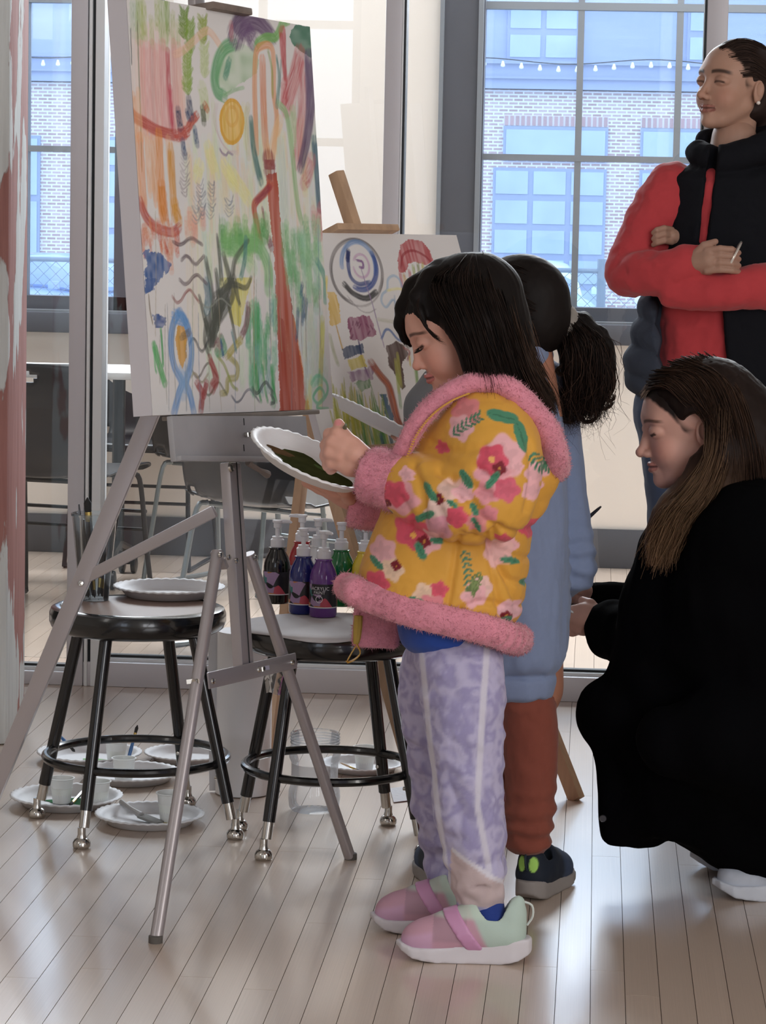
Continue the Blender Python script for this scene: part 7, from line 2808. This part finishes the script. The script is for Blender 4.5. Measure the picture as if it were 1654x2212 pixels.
fm = lambda p: head_pt(t_h, t_c, t_f, t_u, p)
s = Sculpt(t_c - .17, t_c + .17, .007)
s.ell(fm((-.08, 0, .10)), np.array((.465, .39, .43)) * t_h, Rm)
s.ell(fm((-.22, 0, -.2)), np.array((.30, .34, .38)) * t_h, Rm, k=.02)
s.ell(fm((.42, 0, -.20)), np.array((.40, .46, .42)) * t_h, Rm, k=.012, op='s')
V, Q = s.mesh(1)
kid3.sk('hair', (V, Q), M_hair, np.tile(cvec('#1a1311'), (len(V), 1)))
tl3 = lambda py, a, b_, ry: kl(py, a, b_, ry, TY, fn=T3)
s = Sculpt(T3(840, 1460, 0) - [0, .25, 0], T3(1180, 790, 0) + [0, .3, 0], .007)
s.loft([tl3(815, 965, 1060, .06), tl3(850, 930, 1095, .1), tl3(950, 925, 1105, .11), tl3(1200, 930, 1110, .115), tl3(1400, 930, 1115, .12)], rnd=.03)
s.chain([T3(955, 845, -.04), T3(922, 880, -.06), T3(905, 920, -.085)], [.055, .045, .034], k=.02)
s.chain([T3(1075, 860, .07), T3(1070, 1020, .12), T3(1020, 1015, .2)], [.055, .045, .034], k=.02)
V, Q = s.mesh(1)
kid3.sk('grey_top', (V, Q), M_cloth, np.tile(cvec('#77777a'), (len(V), 1)))
s = Sculpt(T3(920, 1770, 0) - [0, .2, 0], T3(1150, 1360, 0) + [0, .2, 0], .006)
s.loft([tl3(1440, 945, 1110, .1), tl3(1380, 945, 1110, .1)], rnd=.02)
s.chain([T3(1065, 1430, .05), T3(1075, 1560, .04), T3(1080, 1680, .0), T3(1078, 1735, -.04)], [.055, .046, .042, .040], k=.02)
s.chain([T3(985, 1430, -.03), T3(990, 1560, -.03), T3(995, 1680, -.03), T3(998, 1735, -.03)], [.055, .046, .042, .040], k=.02)
V, Q = s.mesh(1)
V += normals(V, Q) * ((fbm(V, 28, 3) - .5) * .01)[:, None]
kid3.sk('trousers', (V, Q), M_cloth, np.tile(cvec('#a8232f'), (len(V), 1)))
shoe(kid3, vec(*PZ(1085, 1786)[:2], 0) + vec(-.02, .04, 0), (-.6, .8, 0), .185, 'red')
shoe(kid3, vec(*PZ(1000, 1784)[:2], 0) + vec(-.02, .04, 0), (-.6, .8, 0), .185, 'red')
ax = unit(vec(.905, -.0, -.425))
by = unit(vec(0, 1, -.16))
nz_ = unit(np.cross(ax, by))
by = np.cross(nz_, ax)
pc = T3(815, 925, -.12)
gp2 = plate('white paper plate held up in front of the smaller painting', (0, 0, 0), paint=[(0, 0, .05, .05, '#77704a', 31)])
gp2.matrix_world = Matrix(((ax[0], by[0], nz_[0], pc[0]), (ax[1], by[1], nz_[1], pc[1]), (ax[2], by[2], nz_[2], pc[2]), (0, 0, 0, 1)))

# ================================================================== standing woman in red with black vest
WY = 6.80


def W(px, py, dy=0.0):
    return PY(px, py, WY + dy)


wl = lambda py, a, b_, ry, dy=0.0: kl(py, a, b_, ry, WY, dy, fn=W)
wom = Person('person', 'smiling woman standing with arms crossed in a red sweatshirt and black vest', 'person', (.25, WY, 0))
w0 = unit(vec(-.78, -.63, 0))
w_f = unit(w0 * cos(.13) + vec(0, 0, sin(.13)))
w_u = unit(vec(0, 0, 1) - w_f * w_f[2] + vec(.05, 0, 0))
w_u = unit(w_u - w_f * np.dot(w_u, w_f))
w_c, w_h = W(1585, 187), .226
SK3 = '#b8917e'
hd = head(w_h, w_c, w_f, w_u, SK3, '#a06c61', '#2b1c17', smile=1.0, res=.009, neck=(-.02, 0), broww=1.25, squint=True, lids=.85, scalp=((.40, 0, -.08), (.40, .46, .47), '#2e2320'))
s = Sculpt(W(1300, 1100, 0) - .35, W(1760, 300, 0) + .3, .008)
s.chain([W(1585, 300), W(1580, 430), W(1570, 600), W(1560, 850)], [.055, .085, .10, .11], k=.03)
s.chain([W(1440, 410, -.02), W(1360, 590, -.06), W(1500, 566, -.17)], [.045, .038, .028], k=.02)
s.chain([W(1720, 410, 0), W(1735, 610, -.06), W(1560, 634, -.17)], [.045, .038, .028], k=.02)
tv, tq = s.mesh(1)
# hand of one forearm lying across the other arm, and fingertips on the upper arm
hl = [([W(1488, 568, -.17), W(1508, 565, -.195), W(1528, 563, -.208)], [.025, .026, .024]), ([W(1508, 556, -.196), W(1530, 550, -.21)], [.018, .016]), ([W(1508, 576, -.19), W(1530, 580, -.205)], [.018, .016])]
for a in range(4):
    hl.append(([W(1526, 541 + a * 14.5, -.214), W(1555, 537 + a * 15, -.222), W(1580, 539 + a * 15, -.216), W(1595, 546 + a * 14, -.198)], [.0088, .0082, .0078, .0068]))
hl.append(([W(1502, 550, -.198), W(1520, 530, -.208), W(1545, 522, -.212)], [.0115, .009, .0075]))
s = fist(hl, .0026, .0025)
hv, hq = s.mesh(1)
hl = []
for a in range(3):
    hl.append(([W(1450, 496 + a * 13.5, -.10), W(1434, 493 + a * 13.5, -.128), W(1419, 497 + a * 13.5, -.136), W(1411, 503 + a * 13, -.128)], [.0078, .0076, .0072, .0064]))
hl.append(([W(1462, 512, -.085), W(1450, 510, -.10)], [.02, .016]))
s = fist(hl, .0026, .002)
hv3, hq3 = s.mesh(1)
V, Q, C_ = join([hd] + [(a_, b_, np.tile(cvec(SK3) * .85, (len(a_), 1))) for a_, b_ in ((tv, tq), (hv, hq), (hv3, hq3))])
body = wom.sk('body', (V, Q), M_skin, C_)
Rm = np.array([w_f, np.cross(w_u, w_f), w_u])
fm = lambda p: head_pt(w_h, w_c, w_f, w_u, p)
s = Sculpt(w_c - .2, w_c + .2, .0048)
s.ell(fm((-.085, 0, .13)), np.array((.45, .365, .395)) * w_h, Rm)
s.ell(fm((-.18, 0, -.10)), np.array((.31, .33, .28)) * w_h, Rm, k=.02)
s.ell(fm((.40, 0, -.08)), np.array((.45, .49, .50)) * w_h, Rm, k=.02, op='s')
s.ell(fm((.0, .36, -.14)), np.array((.16, .14, .18)) * w_h, Rm, k=.008, op='s')
s.ell(fm((.0, -.36, -.14)), np.array((.16, .14, .18)) * w_h, Rm, k=.008, op='s')
s.chain([fm((-.44, .05, -.05)), fm((-.50, .08, -.22)), fm((-.46, .10, -.42))], [.035, .04, .025], k=.02)
V, Q = s.mesh(1)
N_ = normals(V, Q)
V = V + N_ * (.0012 * (noise3(V @ np.diag([80, 80, 30]), 3, 4) - .5))[:, None]
hair = wom.sk('hair', (V, Q), M_hair, np.tile(cvec('#2e2320'), (len(V), 1)) * (1 + .6 * (fbm(V, 50, 8) - .5))[:, None])
gd = [[fm((.30, .02, .36)), fm((.10, .14, .50)), fm((-.25, .22, .42)), fm((-.47, .12, .10)), fm((-.50, .08, -.1))],
      [fm((.27, .20, .26)), fm((.10, .32, .30)), fm((-.22, .36, .16)), fm((-.45, .18, .02)), fm((-.50, .08, -.1))],
      [fm((.17, .31, .08)), fm((.02, .36, .10)), fm((-.25, .34, .02)), fm((-.44, .18, -.06)), fm((-.50, .08, -.15))]]
sv = strands(gd, 420, .002, .0006, 23, ('#241a17', '#4a3a33'), end_jit=.8)
so = wom.sk('hair_strands', sv[:2], M_hair, sv[2], parent=hair)
so['kind'] = 'stuff'
wom.part('earring', MB().lathe([(0, -.005), (.004, -.003), (.005, 0), (.004, .003), (0, .005)], fm((-.035, .385, -.165)), 10), mat('pearl', '#f2ece6', rough=.2), parent=body)
# sweatshirt
s = Sculpt(W(1290, 900, 0) - [0, .32, 0], W(1780, 320, 0) + [0, .22, 0], .006)
s.loft([wl(345, 1520, 1640, .07), wl(400, 1420, 1735, .11), wl(480, 1425, 1730, .12), wl(600, 1430, 1720, .125), wl(760, 1415, 1715, .125), wl(845, 1405, 1715, .13)], rnd=.03)
s.chain([W(1452, 408, -.02), W(1400, 500, -.04), W(1362, 585, -.07)], [.066, .062, .056], k=.02, smooth=8)
s.chain([W(1362, 592, -.08), W(1430, 588, -.16), W(1508, 566, -.175)], [.058, .050, .040], k=.012, smooth=8)
s.chain([W(1715, 405, 0), W(1735, 520, -.02), W(1730, 610, -.08)], [.066, .062, .056], k=.02, smooth=8)
s.chain([W(1728, 612, -.09), W(1600, 622, -.17), W(1455, 638, -.17)], [.055, .050, .036], k=.012, smooth=8)
V, Q = s.mesh(1)
N_ = normals(V, Q)
V = V + N_ * ((fbm(np.column_stack([V[:, 0] + .4 * V[:, 2], V[:, 1], V[:, 2] - .3 * V[:, 0]]) , 20, 64) - .5) * .02)[:, None]
wom.sk('sweatshirt', (V, Q), M_cloth, np.tile(cvec('#bd4348'), (len(V), 1)) * (1 + .1 * (fbm(V, 120, 6) - .5))[:, None])
# vest
s = Sculpt(W(1310, 900, 0) - [0, .3, 0], W(1790, 270, 0) + [0, .26, 0], .0055)
s.loft([wl(350, 1490, 1665, .085), wl(385, 1425, 1725, .122), wl(480, 1418, 1730, .140), wl(600, 1400, 1735, .150), wl(640, 1388, 1740, .152), wl(720, 1365, 1750, .155), wl(800, 1345, 1755, .16), wl(850, 1362, 1750, .155)], rnd=.03)
s.chain([W(1508, 330, -.03), W(1545, 345, -.085), W(1600, 335, -.09), W(1655, 318, -.04), W(1660, 300, .03), W(1600, 300, .075), W(1530, 305, .05)], [.030, .030, .032, .034, .034, .034, .032], k=.012, smooth=22)
# opening down the front, over the red shirt
s.box(W(1493, 730, -.13), (.080, .10, .17), R=[[1, 0, .12], [0, 1, 0], [-.12, 0, 1]], rnd=.02, k=.01, op='s')
s.box(W(1530, 420, -.13), (.010, .06, .12), R=[[1, 0, -.1], [0, 1, 0], [.1, 0, 1]], rnd=.005, k=.006, op='s')
s.ell(W(1572, 290, 0), (.052, .052, .07), k=.01, op='s')
# armholes
s.ell(W(1418, 440, .0), (.030, .12, .11), k=.02, op='s')
V, Q = s.mesh(1)
N_ = normals(V, Q)
xl_ = sstep(W(1450, 700)[0], W(1425, 700)[0], V[:, 0]) * sstep(W(1400, 610)[2], W(1400, 640)[2], V[:, 2])
rib = np.abs(np.sin((V[:, 2] * 1.0 + .35 * V[:, 0]) * 44))
V = V + N_ * (.012 * xl_ * rib - .004 * xl_ + (fbm(V, 30, 65) - .5) * .008)[:, None]
c = mixc(np.tile(cvec('#16171c'), (len(V), 1)), np.tile(cvec('#3d434f'), (len(V), 1)), xl_)
wom.sk('vest', (V, Q), M_black, c)
# jeans and plain black shoes
s = Sculpt(W(1320, 1750, 0) - [0, .2, 0], W(1800, 800, 0) + [0, .2, 0], .009)
s.loft([wl(930, 1375, 1735, .12), wl(830, 1375, 1735, .13)], rnd=.03)
s.chain([W(1460, 900), W(1470, 1150), W(1480, 1400), W(1480, 1545)], [.098, .075, .055, .05], k=.03)
s.chain([W(1650, 900), W(1645, 1150), W(1640, 1400), W(1640, 1545)], [.098, .075, .055, .05], k=.03)
V, Q = s.mesh(1)
V += normals(V, Q) * ((fbm(V, 18, 3) - .5) * .012)[:, None]
wom.sk('jeans', (V, Q), M_cloth, np.tile(cvec('#39465f'), (len(V), 1)))
for px in (1480, 1640):
    p = W(px, 1560)
    shoe(wom, vec(p[0] - .02, p[1] - .05, 0), (-.3, -.95, 0), .25, 'navy')
n = 30
bc_ = W(1583, 556, -.19)
t = MB().tube([bc_ + vec(.008 * sin(2 * pi * k / n) * 2.2, .034 * cos(2 * pi * k / n), .036 * sin(2 * pi * k / n)) for k in range(n)], .0032, 8, closed=True)
wom.part('bangle', t, mat('silver_bangle', '#e6e2dc', rough=.2, metal=.7), parent=body)

# ================================================================== crouching woman in the black coat
QY = 5.22


def Qp(px, py, dy=0.0):
    return PY(px, py, QY + dy)


sq = Person('person', 'crouching woman in a long black coat looking down at a paper plate', 'person', (.35, QY, 0))
q0 = unit(vec(-.985, -.17, 0))
q_f = unit(q0 * cos(.14) - vec(0, 0, sin(.14)))
q_u = unit(vec(0, 0, 1) - q_f * q_f[2])
q_c, q_h = Qp(1489, 921), .225
SK4, SK4L = '#cfa192', '#b57c72'
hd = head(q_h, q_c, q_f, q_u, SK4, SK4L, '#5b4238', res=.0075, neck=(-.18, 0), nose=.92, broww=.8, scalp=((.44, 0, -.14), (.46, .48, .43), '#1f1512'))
s = Sculpt(Qp(1210, 1720, 0) - [.0, .3, 0], Qp(1760, 1050, 0) + [.05, .3, 0], .008)
s.chain([Qp(1540, 1080), Qp(1610, 1200), Qp(1650, 1500)], [.055, .12, .13], k=.03)
s.chain([Qp(1590, 1150, -.15), Qp(1560, 1370, -.10), Qp(1310, 1345, .145)], [.045, .036, .026], k=.02)
s.chain([Qp(1570, 1150, .15), Qp(1520, 1320, .2), Qp(1290, 1290, .285)], [.045, .036, .026], k=.02)
s.chain([Qp(1650, 1500), Qp(1680, 1580), Qp(1450, 1560, 0), Qp(1560, 1680, .02)], [.10, .06, .035, .035], k=.02)
tv, tq = s.mesh(1)
hp = [
    ([Qp(1325, 1352, 0.145), Qp(1300, 1345, 0.150), Qp(1282, 1335, 0.155)], [.026, .024, .024]),
    ([Qp(1290, 1338, 0.155), Qp(1262, 1330, 0.160), Qp(1244, 1328, 0.165)], [.024, .025, .02]),
    ([Qp(1288, 1352, 0.160), Qp(1258, 1350, 0.170), Qp(1240, 1345, 0.180)], [.020, .020, .016]),
    ([Qp(1250, 1325, 0.165), Qp(1228, 1322, 0.170), Qp(1210, 1322, 0.180), Qp(1200, 1326, 0.195)], [.012, .0105, .0095, .008]),
    ([Qp(1248, 1338, 0.170), Qp(1226, 1338, 0.175), Qp(1208, 1338, 0.190), Qp(1200, 1340, 0.205)], [.012, .0105, .0095, .008]),
    ([Qp(1248, 1350, 0.175), Qp(1228, 1352, 0.185), Qp(1212, 1350, 0.200), Qp(1204, 1350, 0.215)], [.0115, .010, .009, .008]),
    ([Qp(1252, 1360, 0.185), Qp(1236, 1364, 0.195), Qp(1222, 1362, 0.210)], [.011, .0095, .008]),
    ([Qp(1288, 1322, 0.160), Qp(1274, 1306, 0.170), Qp(1258, 1298, 0.185)], [.0135, .011, .009]),
]
s = fist(hp, .003)
hv, hq = s.mesh(1)
hp2 = [
    ([Qp(1300, 1296, 0.285), Qp(1278, 1290, 0.280), Qp(1258, 1288, 0.275)], [.024, .024, .022]),
    ([Qp(1262, 1284, 0.270), Qp(1240, 1282, 0.265), Qp(1222, 1288, 0.255)], [.011, .0095, .008]),
    ([Qp(1260, 1292, 0.280), Qp(1238, 1292, 0.280), Qp(1220, 1298, 0.270)], [.011, .0095, .008]),
    ([Qp(1262, 1298, 0.290), Qp(1242, 1300, 0.295), Qp(1226, 1304, 0.290)], [.0105, .009, .008]),
    ([Qp(1266, 1302, 0.300), Qp(1250, 1306, 0.305), Qp(1236, 1310, 0.300)], [.010, .0085, .0075]),
    ([Qp(1270, 1282, 0.265), Qp(1256, 1274, 0.250), Qp(1244, 1276, 0.235)], [.012, .010, .008]),
]
s = fist(hp2, .003)
hv2, hq2 = s.mesh(1)
skc = cvec(SK4)
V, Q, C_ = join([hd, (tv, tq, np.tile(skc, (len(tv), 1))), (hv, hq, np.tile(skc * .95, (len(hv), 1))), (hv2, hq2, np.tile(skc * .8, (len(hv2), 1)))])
body = sq.sk('body', (V, Q), M_skin, C_)
# hair
Rm = np.array([q_f, np.cross(q_u, q_f), q_u])
fm = lambda p: head_pt(q_h, q_c, q_f, q_u, p)
s = Sculpt(Qp(1340, 1260, 0) - [0, .22, 0], Qp(1760, 760, 0) + [0, .22, 0], .0052)
s.ell(fm((-.075, 0, .135)), np.array((.455, .375, .405)) * q_h, Rm)
s.chain([Qp(1545, 890, 0), Qp(1600, 960, 0), Qp(1640, 1060, 0), Qp(1660, 1150, 0)], [.095, .10, .09, .07], k=.04)
for sg in (-1, 1):
    s.chain([Qp(1525, 900, sg * .07), Qp(1555, 980, sg * .085), Qp(1560, 1050, sg * .09)], [.04, .045, .04], k=.03)
s.ell(fm((.44, 0, -.14)), np.array((.49, .50, .46)) * q_h, Rm, k=.02, op='s')
s.ell(fm((.0, .42, -.05)), np.array((.19, .20, .20)) * q_h, Rm, k=.01, op='s')
# tress over the near shoulder, falling forward
s.chain([Qp(1535, 985, -.095), Qp(1500, 1060, -.10), Qp(1455, 1110, -.10), Qp(1430, 1165, -.09), Qp(1415, 1215, -.085)], [.026, .032, .034, .028, .010], k=.015, smooth=12)
V, Q = s.mesh(1)
N_ = normals(V, Q)
V = V + N_ * (.003 * (noise3(V @ np.diag([60, 60, 12]), 2.5, 4) - .5))[:, None]
tr_ = sstep(Qp(1500, 940)[2], Qp(1500, 1100)[2], V[:, 2])
c = mixc(np.tile(cvec('#1f1512'), (len(V), 1)), np.tile(cvec('#5f4838'), (len(V), 1)), tr_ * .9)
hair = sq.sk('hair', (V, Q), M_hair, c * (1 + .5 * (fbm(V @ np.diag([1, 1, .2]), 90, 8) - .5))[:, None])
gd = [[fm((.30, .05, .38)), Qp(1440, 830, -.07), Qp(1485, 868, -.088), Qp(1540, 900, -.10), Qp(1572, 970, -.11)],
      [fm((.22, .06, .46)), Qp(1490, 815, -.07), Qp(1530, 870, -.10), Qp(1550, 960, -.125), Qp(1555, 1050, -.13)],
      [fm((.05, .06, .53)), Qp(1545, 815, -.07), Qp(1580, 880, -.10), Qp(1600, 980, -.115), Qp(1600, 1090, -.11)],
      [fm((-.1, .06, .54)), Qp(1590, 840, -.06), Qp(1625, 920, -.09), Qp(1645, 1020, -.10), Qp(1650, 1120, -.09)]]
gd += [[fm((-.2, .04, .52)), Qp(1600, 832, -.03), Qp(1650, 910, -.05), Qp(1680, 1020, -.07), Qp(1690, 1120, -.07)], [fm((-.2, -.04, .52)), Qp(1605, 832, .03), Qp(1655, 915, .03), Qp(1690, 1020, .03), Qp(1700, 1120, .03)]]
sv = strands(gd, 2400, .006, .0009, 33, ('#1c1310', '#4a3529'), end_jit=1.6)
gd = [[Qp(1535, 900, -.10), Qp(1528, 985, -.125), Qp(1490, 1045, -.13), Qp(1440, 1100, -.13), Qp(1412, 1160, -.12), Qp(1398, 1225, -.11)],
      [Qp(1550, 890, -.10), Qp(1545, 980, -.125), Qp(1512, 1060, -.14), Qp(1465, 1120, -.14), Qp(1438, 1180, -.125), Qp(1422, 1232, -.11)],
      [Qp(1570, 890, -.10), Qp(1565, 985, -.125), Qp(1535, 1070, -.135), Qp(1490, 1130, -.13), Qp(1458, 1180, -.12), Qp(1440, 1232, -.10)]]
sv2 = strands(gd, 1700, .006, .0008, 34, ('#1f1512', '#3a2a20'), end_jit=2.2, wave=.004, col_end=('#5a4331', '#927459'))
gd = [[fm((.36, .0, .30)), Qp(1412, 825, -.0), Qp(1450, 800, -.0), Qp(1500, 783, -.0), Qp(1560, 800, -.0)], [fm((.36, .0, .30)), Qp(1405, 832, -.03), Qp(1450, 805, -.04), Qp(1500, 788, -.04), Qp(1570, 810, -.04)]]
sv3 = strands(gd, 120, .004, .0005, 35, ('#6a574a', '#a08d80'), end_jit=1.2)
V, Q, C_ = join([sv, sv2, sv3])
so = sq.sk('hair_strands', (V, Q), M_hair, C_, parent=hair)
so['kind'] = 'stuff'
# coat
BK = cvec('#070709')
M_coat = mat('black_coat_wool', attr=True, rough=.95, spec=.04, bump=.3, bscale=300, bdist=.001)
s = Sculpt(Qp(1200, 1920, 0) - [0, .42, 0], Qp(1950, 1000, 0) + [0, .4, 0], .0075)
s.chain([Qp(1570, 1085, 0), Qp(1640, 1200, 0), Qp(1700, 1350, 0), Qp(1740, 1560, 0)], [.085, .17, .215, .24], k=.05)
for sg in (-1, 1):
    s.cap(Qp(1640, 1160, 0), Qp(1640, 1170, sg * .14), .12, .11, k=.04)
s.chain([Qp(1500, 1110, -.03), Qp(1470, 1200, -.02), Qp(1450, 1320, 0), Qp(1440, 1450, 0)], [.05, .07, .09, .11], k=.05)
# sleeves
s.chain([Qp(1600, 1180, -.15), Qp(1560, 1300, -.14), Qp(1520, 1392, -.10)], [.085, .08, .075], k=.04)
s.chain([Qp(1520, 1390, -.10), Qp(1420, 1392, .03), Qp(1330, 1362, .13), Qp(1318, 1356, .137)], [.075, .070, .052, .046], k=.02, smooth=10)
s.chain([Qp(1590, 1180, .17), Qp(1500, 1340, .2), Qp(1390, 1316, .25), Qp(1292, 1296, .287)], [.085, .06, .05, .035], k=.02, smooth=10)
# thighs and knees under the coat
s.chain([Qp(1700, 1600, -.02), Qp(1500, 1560, .0), Qp(1330, 1545, .0)], [.12, .085, .072], k=.03)
s.chain([Qp(1700, 1620, -.15), Qp(1560, 1590, -.17), Qp(1450, 1600, -.17)], [.12, .085, .068], k=.03)
# skirts of the coat hanging to the floor
s.loft([(.105, *(Qp(1690, 1800)[[0]]), QY + .06, .325, .17), (.16, *(Qp(1690, 1700)[[0]]), QY + .05, .315, .19), (.30, *(Qp(1690, 1600)[[0]]), QY, .30, .22)], k=.04, rnd=.02)
s.box((Qp(1300, 1700)[0] + .055, QY + .02, .195), (.060, .03, .115), R=[[1, .1, .06], [-.1, 1, 0], [-.06, 0, 1]], rnd=.02, k=.03)
s.ell(Qp(1740, 1790, .02), (.24, .15, .11), k=.05)
V, Q = s.mesh(1)
N_ = normals(V, Q)
V = V + N_ * ((fbm(V @ np.diag([1, 1, .5]), 12, 66) - .5) * .03)[:, None]
coat = sq.sk('coat', (V, Q), M_coat, np.tile(BK, (len(V), 1)))
sq.part('coat_button', MB().lathe([(0, 0), (.007, 0), (.006, .003), (0, .003)], Qp(1302, 1768, -.05), 12, (0, -1, 0)), mat('dark_button', '#3a3a40', rough=.3))
sq.part('shirt_collar', MB().add([Qp(1510, 1075, -.125), Qp(1532, 1020, -.12), Qp(1522, 1060, -.135)], [(0, 1, 2)]).add([Qp(1508, 1080, -.12), Qp(1530, 1018, -.115), Qp(1536, 1045, -.13)], [(0, 1, 2)]), mat('pale_collar', '#b9b3b8', rough=.7))
shoe(sq, vec(*PZ(1610, 1936)[:2], 0) + vec(.07, .01, 0), (-.97, -.2, 0), .245, 'white')
shoe(sq, vec(*PZ(1560, 1876)[:2], 0) + vec(.07, .01, 0), (-.97, -.2, 0), .245, 'white')
ax = unit(vec(.93, .0, -.36))
by = unit(vec(0, 1, .10))
nz_ = unit(np.cross(ax, by))
by = np.cross(nz_, ax)
pc = Qp(1160, 1290, .235)
gp3 = plate('paper plate held by the crouching woman behind the blue sweatshirt', (0, 0, 0))
gp3.matrix_world = Matrix(((ax[0], by[0], nz_[0], pc[0]), (ax[1], by[1], nz_[1], pc[1]), (ax[2], by[2], nz_[2], pc[2]), (0, 0, 0, 1)))
